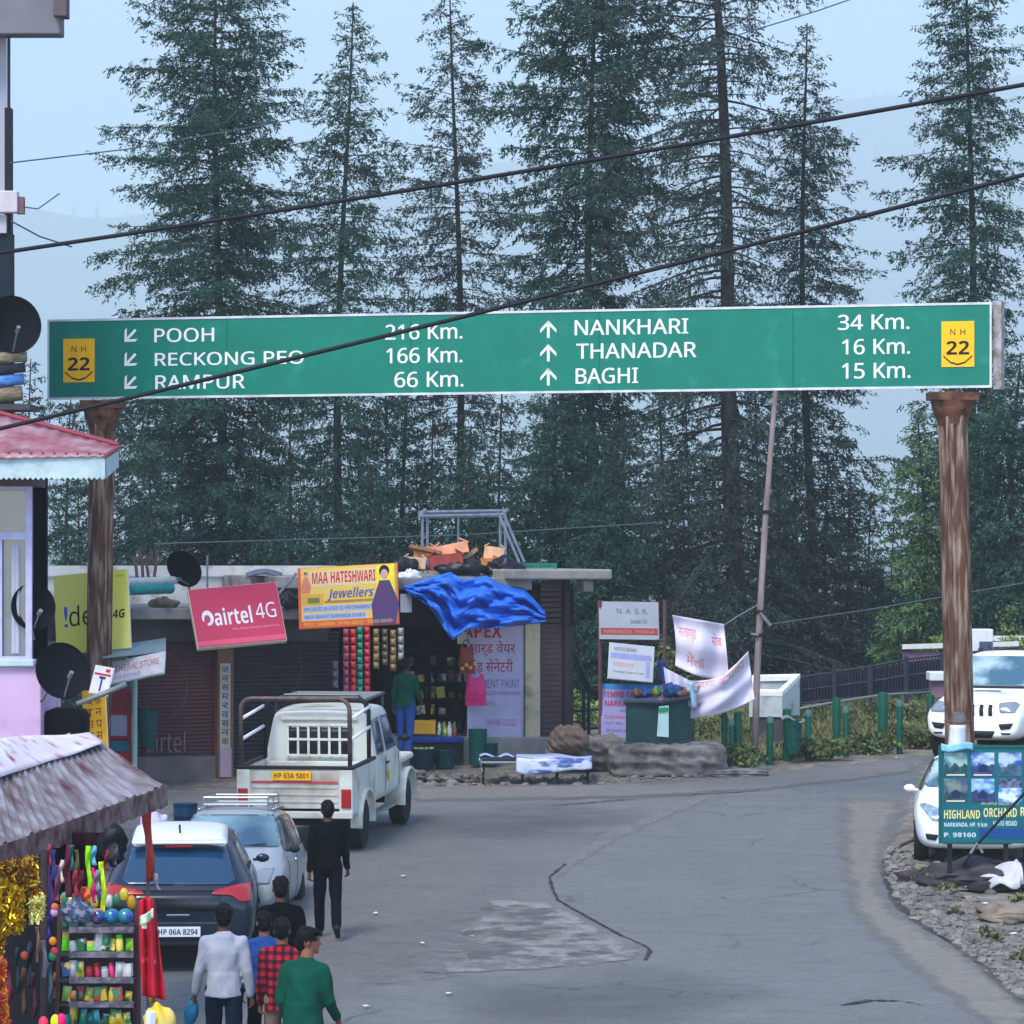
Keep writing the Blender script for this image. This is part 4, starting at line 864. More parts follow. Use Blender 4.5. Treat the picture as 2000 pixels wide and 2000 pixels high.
    ca.tube([(-.5, 1.58, 2.10), (-.66, 1.58, 2.02)], .018, 6); ca.tube([(-.5, 1.58, 2.10), (.58, 1.58, 2.10), (.66, 1.58, 2.02)], .022, 6)
    ca.build('roof_carrier', flat('carrier_dark', srgb(58, 64, 70), .4, metal=.5), t, local=True)
    ch = MB()
    ch.box((0, 2.3, .52), (.7, 4.2, .12)); ch.box((0, .72, .38), (1.3, .12, .12)); ch.box((0, 3.86, .38), (1.3, .12, .12)); ch.build('chassis', M_trim, t, local=True)
    return t
pickup()
# --- white sport utility, facing the camera, beyond the right post
def suv():
    t = place('sport_utility', 'tall white sport utility vehicle facing the camera behind the right sign post', 'car', 1897, 1487, 180 - 24, VG)
    def row(y, zb, wb, wm, zm, wl, zl, wr, zr, zt): return (y, [(wb * .6, zb), (wb, zb + .03), (wm, zm), (wm + .004, (zm + zl) / 2), (wl, zl), (wl * .3 + wr * .7, zl * .35 + zr * .65), (wr, zr), (wr * .6, zt), (0, zt + .01)])
    rows = [row(-4.4, .42, .7, .78, .7, .76, 1.1, .66, 1.4, 1.43), row(-4.3, .36, .82, .88, .7, .86, 1.18, .70, 1.78, 1.82), row(-3.9, .34, .86, .90, .7, .88, 1.18, .70, 1.88, 1.92), row(-2.2, .34, .86, .90, .7, .88, 1.16, .70, 1.92, 1.96), row(-1.85, .34, .86, .90, .7, .88, 1.16, .69, 1.86, 1.90),
            row(-1.30, .34, .86, .90, .7, .86, 1.15, .72, 1.27, 1.29), row(-1.1, .34, .86, .90, .7, .84, 1.10, .72, 1.19, 1.22), row(-.28, .36, .86, .89, .7, .80, 1.0, .66, 1.10, 1.13), row(-.08, .38, .80, .84, .66, .76, .90, .62, .98, 1.0), row(0, .42, .72, .76, .6, .70, .78, .58, .84, .86)]
    pt = carpaint('suv_white', (232, 233, 230), .06)
    b, bv = body_mesh(rows, (-.85, -3.5), .40, .90, 'body', pt, t)
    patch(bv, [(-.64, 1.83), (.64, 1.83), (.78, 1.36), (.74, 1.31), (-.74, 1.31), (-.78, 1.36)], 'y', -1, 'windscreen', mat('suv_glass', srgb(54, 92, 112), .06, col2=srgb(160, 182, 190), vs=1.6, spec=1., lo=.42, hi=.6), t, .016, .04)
    patch(bv, [(-.74, 1.30), (.74, 1.30), (.72, 1.26), (-.72, 1.26)], 'y', -1, 'wiper_panel', M_trim, t, .008, rad=.01)
    for sg in (1, -1):
        patch(bv, [(sg * .46, 1.0), (sg * .50, .84), (sg * .76, .84), (sg * .78, .98), (sg * .70, 1.03)], 'y', -1, 'headlight', M_lampclr, t, .014, .04, .03)
        patch(bv, [(sg * .48, .64), (sg * .52, .54), (sg * .68, .56), (sg * .74, .66)], 'y', -1, 'fog_lamp', M_trim, t, .012, .04, .02)
        patch(bv, [(sg * .52, .49), (sg * .70, .49), (sg * .68, .46), (sg * .54, .46)], 'y', -1, 'bumper_slot', M_trim, t, .012, .04, .01)
        patch(bv, [(-1.5, 1.22), (-1.92, 1.78), (-2.5, 1.82), (-2.5, 1.22)], 'x', -sg, 'side_window', M_glassd, t, .006)
        patch(bv, [(-2.6, 1.22), (-2.58, 1.82), (-3.4, 1.82), (-3.4, 1.22)], 'x', -sg, 'side_window', M_glassd, t, .006)
        mirror_(t, sg * .88, -1.65, 1.28, pt, sg)
    for k in range(5):
        x = -.32 + k * .16; patch(bv, [(x - .035, .97), (x + .035, .97), (x + .02, .78), (x - .05, .78)], 'y', -1, 'grille_slot', M_trim, t, .012, .04, .015)
    patch(bv, [(-.42, .52), (.42, .52), (.36, .40), (-.36, .40)], 'y', -1, 'bumper_intake', M_trim, t, .012)
    patch(bv, [(-.22, -.95), (.22, -.95), (.26, -.85), (-.26, -.85)], 'z', -1, 'bonnet_vent', M_grey, t, .012)
    MB().tube([(.3, -2.0, 1.95), (.3, -1.9, 2.02)], .012, 6).build('aerial', M_trim, t, local=True)
    for y in (-.85, -3.5):
        for sg in (1, -1): wheel(t, sg * .78, y, .38, .24, sg)
    return t
suv()
# --- white saloon, its nose at the edge of the verge, half hidden by the green hoarding
def saloon():
    t = place('saloon_car', 'white saloon car half hidden behind the green photo hoarding', 'car', 1908, 1693, 180 - 5.5, VG)
    def row(y, zb, wb, wm, zm, wl, zl, wr, zr, zt): return (y, [(wb * .6, zb), (wb, zb + .03), (wm, zm), (wm + .004, (zm + zl) / 2), (wl, zl), (wl * .3 + wr * .7, zl * .35 + zr * .65), (wr, zr), (wr * .55, zt), (0, zt + .008)])
    rows = [row(-4.3, .35, .66, .70, .6, .68, .85, .5, .98, 1.0), row(-4.1, .25, .8, .84, .6, .80, .96, .6, 1.08, 1.1), row(-3.5, .2, .83, .86, .6, .82, .97, .6, 1.2, 1.22), row(-2.9, .2, .83, .86, .6, .82, .96, .57, 1.46, 1.49), row(-2.1, .2, .83, .86, .6, .82, .95, .57, 1.50, 1.53), row(-1.75, .2, .83, .86, .6, .815, .94, .57, 1.46, 1.49), row(-.95, .2, .83, .855, .6, .79, .95, .66, 1.04, 1.06), row(-.7, .2, .82, .85, .6, .77, .9, .6, .96, .985), row(-.22, .22, .80, .82, .56, .72, .78, .5, .84, .86), row(-.05, .24, .72, .74, .5, .66, .68, .45, .72, .74), row(0, .30, .62, .64, .5, .6, .62, .4, .66, .67)]
    pt = carpaint('saloon_white', (234, 236, 238), .05)
    b, bv = body_mesh(rows, (-.80, -3.35), .335, .86, 'body', pt, t)
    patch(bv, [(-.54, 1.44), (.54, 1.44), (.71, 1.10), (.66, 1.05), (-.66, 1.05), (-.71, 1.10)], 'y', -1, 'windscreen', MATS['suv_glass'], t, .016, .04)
    for sg in (1, -1):
        patch(bv, [(sg * .34, .72), (sg * .40, .60), (sg * .62, .62), (sg * .78, .82), (sg * .70, .84), (sg * .52, .78)], 'y', -1, 'headlight', flat('saloon_lamp', srgb(130, 150, 165), .12, spec=.9, var=.3), t, .012, .04, .03)
        patch(bv, [(sg * .52, .42), (sg * .56, .34), (sg * .68, .36), (sg * .70, .44)], 'y', -1, 'fog_lamp', M_trim, t, .012, .04, .02)
        patch(bv, [(-1.2, 1.0), (-1.75, 1.42), (-2.2, 1.44), (-2.2, 1.0)], 'x', -sg, 'side_window', M_glassd, t, .006)
        patch(bv, [(-2.28, 1.0), (-2.26, 1.44), (-2.85, 1.42), (-3.1, 1.02)], 'x', -sg, 'side_window', M_glassd, t, .006)
        seam_line(bv, [(-2.24, .96), (-2.24, .3)], 'x', -sg, t); seam_line(bv, [(-1.2, .93), (-1.2, .3)], 'x', -sg, t)
        mirror_(t, sg * .83, -1.42, 1.03, pt if sg < 0 else pt, sg)
    patch(bv, [(-.32, .70), (.32, .70), (.28, .56), (-.28, .56)], 'y', -1, 'grille', M_trim, t, .012)
    patch(bv, [(-.5, .46), (.5, .46), (.48, .30), (-.48, .30)], 'y', -1, 'bumper_intake', M_trim, t, .012)
    for y in (-.80, -3.35):
        for sg in (1, -1): wheel(t, sg * .755, y, .31, .2, sg)
    return t
saloon()
# ------------------------------------------------------------------ people
class Body:
    def __init__(s): s.v = []; s.f = []
    def cap(s, a, b, ra, rb, sx=1., n=14, flat_=False, sy=1.):      # tapered limb; sx, sy widen it along x and y
        a, b = Vector(a), Vector(b); t = (b - a).normalized(); u = t.cross(Vector((0, 1, 0)) if abs(t.y) < .9 else Vector((1, 0, 0))).normalized(); v = t.cross(u)
        rings = []
        if not flat_: rings += [(a - t * ra * math.cos(q), ra * math.sin(q)) for q in (.15, .7, 1.15)]
        rings += [(a.lerp(b, k / 4), ra + (rb - ra) * k / 4) for k in range(5)]
        if not flat_: rings += [(b + t * rb * math.cos(q), rb * math.sin(q)) for q in (1.15, .7, .15)]
        n0 = len(s.v)
        for c, r in rings:
            for j in range(n):
                q = 2 * math.pi * j / n; o = (u * math.cos(q) + v * math.sin(q)) * r; s.v.append(c + Vector((o.x * sx, o.y * sy, o.z)))
        for i in range(len(rings) - 1):
            for j in range(n): p, q = n0 + i * n + j, n0 + i * n + (j + 1) % n; s.f.append((p, q, q + n, p + n))
        s.f += [tuple(n0 + j for j in range(n))[::-1], tuple(n0 + (len(rings) - 1) * n + j for j in range(n))]; return s
    def ball(s, c, r, n=14, k=10):
        m = MB().ball(c, r, n, k); n0 = len(s.v); s.v += m.v; s.f += [tuple(i + n0 for i in f) for f in m.f]; return s
    def build(s, name, m, parent, vox=.013, smooth=4, fold=0., seed=0, hairy=False):
        me = bpy.data.meshes.new(name); bm = bmesh.new()
        vs_ = [bm.verts.new(v) for v in s.v]
        for f in s.f:
            try: bm.faces.new([vs_[i] for i in f])
            except ValueError: pass
        bmesh.ops.remove_doubles(bm, verts=bm.verts[:], dist=1e-5); bmesh.ops.recalc_face_normals(bm, faces=bm.faces[:]); bm.to_mesh(me); bm.free()
        o = bpy.data.objects.new(name, me); C.objects.link(o)
        r = o.modifiers.new('remesh', 'REMESH'); r.mode = 'VOXEL'; r.voxel_size = vox
        if smooth: q = o.modifiers.new('smooth', 'SMOOTH'); q.iterations = smooth; q.factor = .5
        me = evaluated(o); me.name = name; me.materials.clear(); me.materials.append(m)
        if fold:
            n = len(me.vertices); co = np.empty(n * 3); me.vertices.foreach_get('co', co); co = co.reshape(-1, 3); nr = np.empty(n * 3); me.vertices.foreach_get('normal', nr); nr = nr.reshape(-1, 3)
            x, y, z = co.T
            cr = lambda q, p: -(1 - np.abs(np.sin(q)) ** p)
            sx_ = np.sign(x + .0001); m1 = .5 + .5 * np.sin(z * 11 + x * 9 + seed); m2 = .5 + .5 * np.sin(z * 7 - x * 13 + seed * 2)
            d = .55 * np.sin(30 * x + 15 * z + 2.2 * np.sin(5 * z + seed)) * m1 + .5 * np.sin(38 * x - 21 * z + 1.6 * np.sin(7 * x + seed)) * m2 + .5 * cr(21 * z + 26 * x * sx_ + 1.3 * np.sin(9 * x + seed), .6) * m1 * (z < 1.3) if not hairy else np.sin(x * 190 + y * 60 + seed) * .5 + np.sin(z * 170 - y * 90) * .4 + np.sin(x * 70 + z * 60 + seed) * .5
            d = d if True else np.sin(z * 34 + x * 22 * np.sign(x + .001) + 3 * np.sin(y * 14 + seed)) * .5 + np.sin(z * 61 - x * 40 + 2 * np.sin(x * 17 + seed * 2) + seed) * .3 + np.sin(x * 55 + seed + z * 9) * .25
            co += nr * (d * fold)[:, None]; me.vertices.foreach_set('co', co.ravel()); me.update()
        me.polygons.foreach_set('use_smooth', [True] * len(me.polygons))
        o = bpy.data.objects.new(name, me); C.objects.link(o); o.parent = parent; WM[o.name] = world(parent); return o
M_skin = flat('skin_brown', srgb(122, 78, 58), .6, var=.1); M_skind = flat('skin_dark', srgb(86, 54, 42), .6, var=.1)
M_hair = flat('black_hair', srgb(9, 8, 9), .6, var=.3, vs=40, spec=.12)
M_shoe = flat('shoe_black', srgb(22, 21, 22), .6)
def hand(B, w_, tip, side, curl=.5):
    d = (Vector(tip) - Vector(w_)).normalized(); out = Vector((side, 0, 0)); out = (out - d * out.dot(d)).normalized(); fw = d.cross(out)
    if fw.y < 0: fw = -fw
    B.cap(w_, Vector(w_) + d * .085, .027, .034, sx=.75)
    inn = -out
    for i, (off, ln) in enumerate(((-.030, .075), (-.010, .085), (.010, .08), (.029, .062))):
        p0 = Vector(w_) + d * .08 + fw * -off; k = curl + .1 * i
        p1 = p0 + (d * math.cos(k * .6) + inn * math.sin(k * .6)) * ln * .5; p2 = p1 + (d * math.cos(k * 1.5) + inn * math.sin(k * 1.5)) * ln * .5
        B.cap(p0, p1, .0095, .009, n=8); B.cap(p1, p2, .009, .0075, n=8)
    p0 = Vector(w_) + d * .03 + fw * .025; p1 = p0 + (fw * .8 + d * .7).normalized() * .04; p2 = p1 + (d + inn * .4).normalized() * .03
    B.cap(p0, p1, .012, .0105, n=8); B.cap(p1, p2, .0105, .008, n=8)
def person(label, px, d, head_py, yaw, shirt, trousers, arms, legs, skin=M_skin, tuck=.86, lean=0., hood=False, headturn=0., hair=M_hair, build=1., sleeve='long', foot=None, floor=None, group='people walking down the road'):
    z0 = gz(d) + .012 if floor is None else floor
    top = P(px, head_py, d); h = (top.z - z0) / 1.72; x = top.x
    t = thing('person', label, 'person', m=Matrix.Translation((x, d, z0)) @ Matrix.Rotation(R(yaw), 4, 'Z') @ Matrix.Scale(h, 4), group=group)
    t.scale = (h, h, h)
    # faces +y; joints in metres for a 1.72 m figure
    L = lean; pel = Vector((0, 0, .93)); che = Vector((0, .05 * L, 1.27)); nb_ = Vector((0, .09 * L - .01, 1.44)); hd = Vector((0, .12 * L + .025, 1.60))
    B = Body(); w_ = build
    B.cap(pel + Vector((0, 0, -.04)), pel + Vector((0, 0, .10)), .105 * w_, .10 * w_, sx=1.35).cap(pel + Vector((0, 0, .1)), che, .10 * w_, .115 * w_, sx=1.35).cap(che, nb_ - Vector((0, 0, .05)), .115 * w_, .075, sx=1.35)
    B.cap(nb_ - Vector((0, 0, .05)), hd - Vector((0, .01, .03)), .062, .056)
    ht = Matrix.Rotation(R(headturn), 3, 'Z')
    def H(x_, y_, z_): return hd + ht @ Vector((x_, y_, z_))
    B.ball(H(0, -.012, .025), (.078, .096, .1)); B.ball(H(0, .022, -.03), (.058, .070, .075)); B.cap(H(0, .088, .015), H(0, .108, -.018), .010, .016, n=8); B.ball(H(0, .068, -.085), (.032, .026, .022))
    B.ball(H(0, .088, -.052), (.024, .012, .010), 8, 6); B.ball(H(.0, .078, .042), (.05, .016, .012), 8, 6)
    for sg in (1, -1): B.ball(H(sg * .079, -.012, -.005), (.012, .024, .034), 8, 6)
    J = {}
    for sg in (1, -1):
        sh = Vector((sg * .172 * w_, .06 * L, 1.365)); up, fwd, bend, ab = arms[0 if sg < 0 else 1]
        # up: swing forward of the upper arm, bend: elbow, ab: away from the body, fwd: turn of the forearm inwards (degrees)
        ud = Vector((sg * math.sin(R(ab)), math.sin(R(up)) * math.cos(R(ab)), -math.cos(R(up)) * math.cos(R(ab))))
        el = sh + ud * .285; q = up + bend; fd = Vector((sg * math.sin(R(ab * .5)) - sg * math.sin(R(fwd)), math.sin(R(q)), -math.cos(R(q)))).normalized()
        wr = el + fd * .245; J[sg] = (sh, el, wr, fd)
        B.cap(sh, el, .056, .043).cap(el, wr, .042, .029); hand(B, wr, wr + fd, sg, .7)
        hp = Vector((sg * .092, 0, .90)); sw, kn = legs[0 if sg < 0 else 1]
        th = Vector((sg * .02, math.sin(R(sw)), -math.cos(R(sw)))).normalized(); k_ = hp + th * .425; sd_ = Vector((0, math.sin(R(sw - kn)), -math.cos(R(sw - kn)))); an = k_ + sd_ * .415
        J[sg] += (hp, k_, an); B.cap(hp, k_, .088, .058).cap(k_, an, .056, .038); fo = Matrix.Rotation(R(min(0, (sw - kn)) * .8), 3, 'X')
        B.cap(an + fo @ Vector((0, -.03, -.035)), an + fo @ Vector((sg * .02, .13, -.05)), .036, .028)
        J[sg] += (fo,)
    B.build('body', skin, t, .0115, 3)
    # clothes
    S = Body(); hem = Vector((0, .005, tuck))
    S.cap(hem, pel + Vector((0, 0, .14)), .154 * w_, .134 * w_, sx=1.22, flat_=True).cap(pel + Vector((0, 0, .10)), che, .122 * w_, .132 * w_, sx=1.32).cap(che, nb_ - Vector((0, 0, .045)), .132 * w_, .088, sx=1.36).cap(nb_ - Vector((0, 0, .05)), nb_ + Vector((0, 0, .03)), .072, .064, flat_=True)
    for sg in (1, -1):
        sh, el, wr, fd = J[sg][:4]; S.cap(che + Vector((sg * .09, 0, .03)), sh + Vector((0, 0, -.012)), .085, .066); S.cap(nb_ + Vector((sg * .03, 0, -.03)), sh + Vector((0, 0, .015)), .05, .048); S.cap(sh, el, .066, .055)
        if sleeve == 'long': S.cap(el, wr - fd * .01, .057, .042, flat_=False)
    S.build('shirt', shirt, t, .0125, 3, fold=.0105, seed=px)
    T = Body(); T.cap(pel + Vector((0, 0, -.06)), pel + Vector((0, 0, .08)), .112, .104, sx=1.33)
    for sg in (1, -1):
        hp, k_, an = J[sg][4:7]; T.cap(hp, k_, .098, .076).cap(k_, an + (k_ - an).normalized() * .02, .074, .062)
    T.build('trousers', trousers, t, .0125, 3, fold=.007, seed=px + 3)
    Sh = Body()
    for sg in (1, -1):
        an, fo = J[sg][6], J[sg][7]; Sh.cap(an + fo @ Vector((0, -.035, -.04)), an + fo @ Vector((sg * .02, .15, -.053)), .044, .036); Sh.cap(an + fo @ Vector((0, -.01, .0)), an + fo @ Vector((0, 0, -.03)), .045, .046)
    Sh.build('shoes', M_shoe, t, .011, 2)
    Ha = Body(); Ha.ball(H(0, -.020, .042), (.087, .102, .096)); Ha.ball(H(0, -.060, -.005), (.076, .062, .085)); Ha.ball(H(0, .045, .085), (.058, .05, .038))
    for k in range(22):
        a_ = k * 2.4; b_ = .25 + 1.1 * k / 22; Ha.ball(H(.078 * math.sin(b_) * math.cos(a_), -.02 + .092 * math.sin(b_) * math.sin(a_), .042 + .088 * math.cos(b_)), .019, 8, 6)
    hh = Ha.build('hair', hair, t, .0095, 1, fold=.0045, seed=px, hairy=True)
    for sg in (1, -1): MB().ball(H(sg * .032, .080, .018), .0085, 8, 6).build('eye', M_black, t, smooth=True, local=True)
    return t, J, h
M_wshirt = flat('shirt_white', srgb(150, 153, 164), .9, var=.06, vs=6); M_jean = flat('jeans_dark', srgb(14, 24, 44), .9, var=.2, vs=7, spec=.08)
M_navy = flat('cloth_black_navy', srgb(10, 13, 24), .9, var=.2, spec=.06); M_dark = flat('cloth_black', srgb(7, 9, 12), .9, var=.2, spec=.06); M_khaki = flat('trousers_khaki', srgb(104, 90, 76), .85)
M_gshirt = flat('shirt_green', srgb(3, 66, 52), .85, var=.15, vs=4, spec=.1); M_blue = flat('cloth_blue', srgb(24, 62, 128), .8, var=.2); M_tealp = flat('cloth_teal', srgb(10, 62, 58), .85)
def checked():
    m = flat('shirt_checked', (0.3, .01, .03), .85); N = m.node_tree.nodes; L = m.node_tree.links; b = N['Principled BSDF']
    tc = N.new('ShaderNodeTexCoord'); sep = N.new('ShaderNodeSeparateXYZ'); L.new(tc.outputs['Object'], sep.inputs[0]); fac = None
    for i in (0, 2):
        q = N.new('ShaderNodeMath'); q.operation = 'MULTIPLY'; q.inputs[1].default_value = 2 * math.pi / .085; L.new(sep.outputs[i], q.inputs[0])
        s_ = N.new('ShaderNodeMath'); s_.operation = 'SINE'; L.new(q.outputs[0], s_.inputs[0])
        g_ = N.new('ShaderNodeMath'); g_.operation = 'GREATER_THAN'; g_.inputs[1].default_value = .1; L.new(s_.outputs[0], g_.inputs[0])
        if fac is None: fac = g_
        else: a_ = N.new('ShaderNodeMath'); a_.operation = 'ADD'; L.new(fac.outputs[0], a_.inputs[0]); L.new(g_.outputs[0], a_.inputs[1]); fac = a_
    h_ = N.new('ShaderNodeMath'); h_.operation = 'MULTIPLY'; h_.inputs[1].default_value = .5; L.new(fac.outputs[0], h_.inputs[0])
    cr = N.new('ShaderNodeValToRGB'); e = cr.color_ramp.elements; e[0].color = (*srgb(158, 14, 42), 1); e[1].color = (*srgb(22, 10, 18), 1); x = e.new(.5); x.color = (*srgb(80, 8, 26), 1); L.new(h_.outputs[0], cr.inputs[0]); L.new(cr.outputs[0], b.inputs['Base Color']); return m
M_check = checked()
# seen from behind, so they face +y (away)
person('person in black shirt and dark jeans striding away in the open road', 640, 48.9, 1565, 4, M_dark, M_navy, [(-10, 0, 12, 8), (8, -2, 18, 10)], [(14, 4), (-14, 26)], M_skind, group=None or 'people walking down the road')
pw, Jw, hw_ = person('person in white long sleeved pullover and dark jeans carrying a blue bag', 437, 38.9, 1768, 2, M_wshirt, M_jean, [(6, -4, 14, 13), (-6, -3, 16, 11)], [(12, 4), (-10, 18)], M_skind, tuck=.84)
person('person in black jacket walking between the silver car and the checked shirt', 548, 41.2, 1714, 6, M_dark, M_navy, [(6, 0, 14, 9), (-8, 0, 16, 9)], [(10, 4), (-8, 14)], M_skind, build=1.06)
pb, Jb, hb_ = person('person in blue jacket mostly hidden behind the checked shirt', 516, 39.6, 1782, 10, M_blue, M_navy, [(4, 0, 14, 8), (-6, 0, 14, 8)], [(10, 4), (-8, 14)], M_skin)
person('person in red and black checked shirt with khaki trousers seen from behind', 551, 38.6, 1795, -4, M_check, M_khaki, [(6, 0, 14, 9), (-6, 0, 14, 9)], [(10, 4), (-8, 14)], M_skin, tuck=.80)
person('person in dark green shirt turning the head to the right', 592, 36.8, 1815, -28, M_gshirt, M_navy, [(-4, 8, 30, 10), (8, 12, 40, 8)], [(8, 4), (-8, 14)], M_skin, tuck=.78, lean=.6, headturn=-48, build=1.08)
# blue bag in the white shirted person's left hand
sh, el, wr, fd = Jw[-1][:4]; gp = pw.matrix_world @ (wr + fd * .10)
bg_ = MB(); 
def sack(u, v): a_ = 2 * math.pi * u; r_ = .02 + .075 * math.sin(math.pi * min(1, v * 1.12 + .02)) ** .7; return (gp.x - .05 * v + math.cos(a_) * r_ * .75, gp.y + math.sin(a_) * r_ * .5, gp.z + .03 - .30 * v + .012 * math.sin(a_ * 3 + v * 9))
bg_.grid(sack, 18, 10); settag(bg_.build('plastic_bag', flat('bag_blue', srgb(20, 92, 130), .35, var=.25, vs=20), smooth='all'), 'crumpled blue plastic bag in the hand of the white pullover', 'bag')
# school bag on the blue jacket
# ------------------------------------------------------------------ buildings at the left edge
M_pink = mat('pink_wall', srgb(196, 164, 196), .85, var=.08, vs=1.2, dirt=srgb(180, 140, 170), da=.3, ds=2)
M_redroof = mat('red_tin', srgb(140, 70, 80), .6, col2=srgb(166, 132, 140), vs=3, stretch=(.6, .6, .6), dirt=srgb(120, 50, 60), da=.4, ds=4)
M_fascia = mat('pale_fascia', srgb(176, 194, 196), .7, var=.08, vs=3, dirt=srgb(130, 150, 150), da=.3)
M_frame = flat('lilac_frame', srgb(178, 172, 205), .6, var=.1)
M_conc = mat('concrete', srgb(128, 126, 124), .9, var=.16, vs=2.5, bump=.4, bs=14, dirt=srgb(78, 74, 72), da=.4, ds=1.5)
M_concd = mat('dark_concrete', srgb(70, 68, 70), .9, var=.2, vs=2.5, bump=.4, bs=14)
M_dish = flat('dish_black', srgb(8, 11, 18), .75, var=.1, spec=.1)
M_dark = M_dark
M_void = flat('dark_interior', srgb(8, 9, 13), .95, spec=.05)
def bx(mb, px0, py0, px1, py1, d, dep):           # a block whose front shows at these photo pixels, d metres away, dep deep
    a, b = P(px0, py1, d), P(px1, py0, d)
    return mb.hexa([(a.x, d, a.z), (b.x, d, a.z), (b.x, d + dep, a.z), (a.x, d + dep, a.z), (a.x, d, b.z), (b.x, d, b.z), (b.x, d + dep, b.z), (a.x, d + dep, b.z)])
# tall building with the overhanging slab
d = 62; p = P(-60, 1500, d); tb = thing('tall_building', 'tall grey building at the upper left corner with an overhanging roof slab', 'building', (p.x, d + 2, gz(d)))
q = MB(); g0 = P(0, 0, d); xa, xb, k_ = P(-270, 0, d).x, P(10, 0, d).x, (d + 4.6) / d; zt_ = P(0, 60, d).z; q.hexa([(xa, d + .2, gz(d)), (xb, d + .2, gz(d)), (xb * k_, d + 4.6, gz(d)), (xa, d + 4.6, gz(d)), (xa, d + .2, zt_), (xb, d + .2, zt_), (xb * k_, d + 4.6, zt_), (xa, d + 4.6, zt_)]); q.build('wall', mat('tall_wall', srgb(168, 166, 180), .85, var=.08, vs=1.2), tb)
q = MB(); bx(q, -300, -60, 118, 66, d - .5, .55); q.build('roof_slab', mat('slab_grey', srgb(112, 111, 118), .85, var=.08, vs=2), tb, bevel=.02)
q = MB(); bx(q, 104, -60, 129, 30, d - .75, .5); q.build('roof_sheet', flat('slab_brown', srgb(92, 78, 84), .8), tb)
q = MB(); bx(q, 9, 210, 21, 620, d - .3, .3); bx(q, 14, 66, 18, 210, d - .2, .15); q.build('corner_strip', flat('near_black', srgb(18, 22, 32), .7), tb)
q = MB(); bx(q, -30, 372, 34, 415, d - .55, .25); q.build('bracket', mat('bracket_wood', srgb(190, 180, 186), .8, var=.1, vs=4), tb, bevel=.02)
q = MB(); bx(q, 32, 384, 46, 417, d - .5, .2); q.build('bracket_end', flat('bracket_brown', srgb(110, 84, 84), .8), tb)
q = MB(); bx(q, -20, 420, 12, 455, d - .42, .14); q.build('sign_strip', flat('strip_pale', srgb(175, 170, 180), .8), tb)
q = MB(); bx(q, -40, 455, 22, 840, d - .36, .4); q.build('dark_bay', flat('bay_dark', srgb(20, 30, 42), .8), tb)
# rolled coloured blankets on the balcony under its dish
for i, (y0, y1, col, lb) in enumerate(((690, 712, (140, 128, 108), 'tan'), (714, 733, (44, 46, 58), 'dark grey'), (735, 757, (84, 128, 190), 'blue'), (759, 788, (128, 112, 88), 'brown'))):
    m = MB(); a, b = P(-60, (y0 + y1) / 2, d - 1), P(52 - 3 * i, (y0 + y1) / 2 - 6, d - 1); r = (y1 - y0) / 2 * d / F
    m.tube([a, a.lerp(b, .5) + Vector((0, 0, -.02)), b], r, 12)
    settag(m.build('rolled_blanket', mat('blanket_%s' % lb.replace(' ', '_'), srgb(*col), .9, var=.35, vs=9, stretch=(1, 3, 3)), smooth=True), lb + ' rolled blanket stacked under the upper black dish', 'blanket', 'rolled blankets under the upper dish')
sb = thing('balcony_ledge', 'narrow dark balcony ledge carrying the rolled blankets', 'ledge', P(0, 790, d)); q = MB(); bx(q, -80, 789, 58, 800, d - 1.3, 1.3); q.build('slab', M_concd, sb)
def dish(label, px, py, d, rad, aim, tilt_, pole):
    c = P(px, py, d); t = thing('satellite_dish', label, 'satellite dish', m=Matrix.Translation(c) @ Matrix.Rotation(R(aim), 4, 'Z') @ Matrix.Rotation(R(tilt_), 4, 'X'), group='black satellite dishes')
    m = MB(); n = 12                     # bowl opening towards -y
    pr = [(rad * k / n * 1.0, -.32 * rad * (k / n) ** 2 + .16 * rad) for k in range(1, n + 1)]; m.lathe([(.001, .16 * rad)] + pr + [(rad * 1.02, pr[-1][1] - .012), (rad, pr[-1][1] + .02)] + [(r_, z + .02) for r_, z in pr[-2::-1]] + [(.001, .18 * rad)], (0, 0, 0), 30, 'Y')
    m.build('reflector', M_dish, t, smooth=True, local=True)
    m = MB(); m.tube([(0, -.05 * rad, -rad * .98), (0, -rad * .75, -rad * .35)], .012, 6); m.cyl((0, -rad * .70, -rad * .36), (0, -rad * .95, -rad * .22), .03, 8); m.build('feed_arm', M_grey, t, local=True)
    m = MB(); m.tube([(0, .2 * rad, 0), (0, .2 * rad + .12, -.05)] , .03, 8); m.build('mount', M_grey, t, local=True)
    w = world(t); e = w @ Vector((0, .2 * rad + .1, -.04)); MB().tube([e, Vector(pole)], .022, 8).build('mast', M_grey, t)
    return t
dish('large black dish on the tall building at the left edge', 22, 636, d - 1.4, .43, 22, -8, P(10, 700, d - .4))
# hut with the red tin roof, lilac window and pink wall
d = 54; p = P(0, 1500, d); ht_ = thing('red_roofed_house', 'house with red tin roof, lilac framed window and pink wall at the left edge', 'house', (p.x, d + 1, gz(d)))
m = MB()
def rf(u, v):                             # roof plane, falling to the right and to the viewer
    a = P(-420, 700, d + 3.2).lerp(P(232, 874, d + .9), u); b = P(-420, 905, d - 1.0).lerp(P(205, 892, d - .9), u); q_ = a.lerp(b, v); q_.z += .007 * math.cos(u * 56 * math.pi); return q_
m.grid(rf, 220, 6, .015); rof = m.build('roof', M_redroof, ht_, smooth='all')
m = MB()
for k in range(60): u_ = (k + .5) / 56 * 2; u_ = u_ if u_ < 1 else None; m.ball(rf(u_, .9) + Vector((0, -.01, .03)), .014, 6, 4) if u_ else None
m.build('roof_screw', flat('screw', srgb(70, 40, 46), .6), rof)
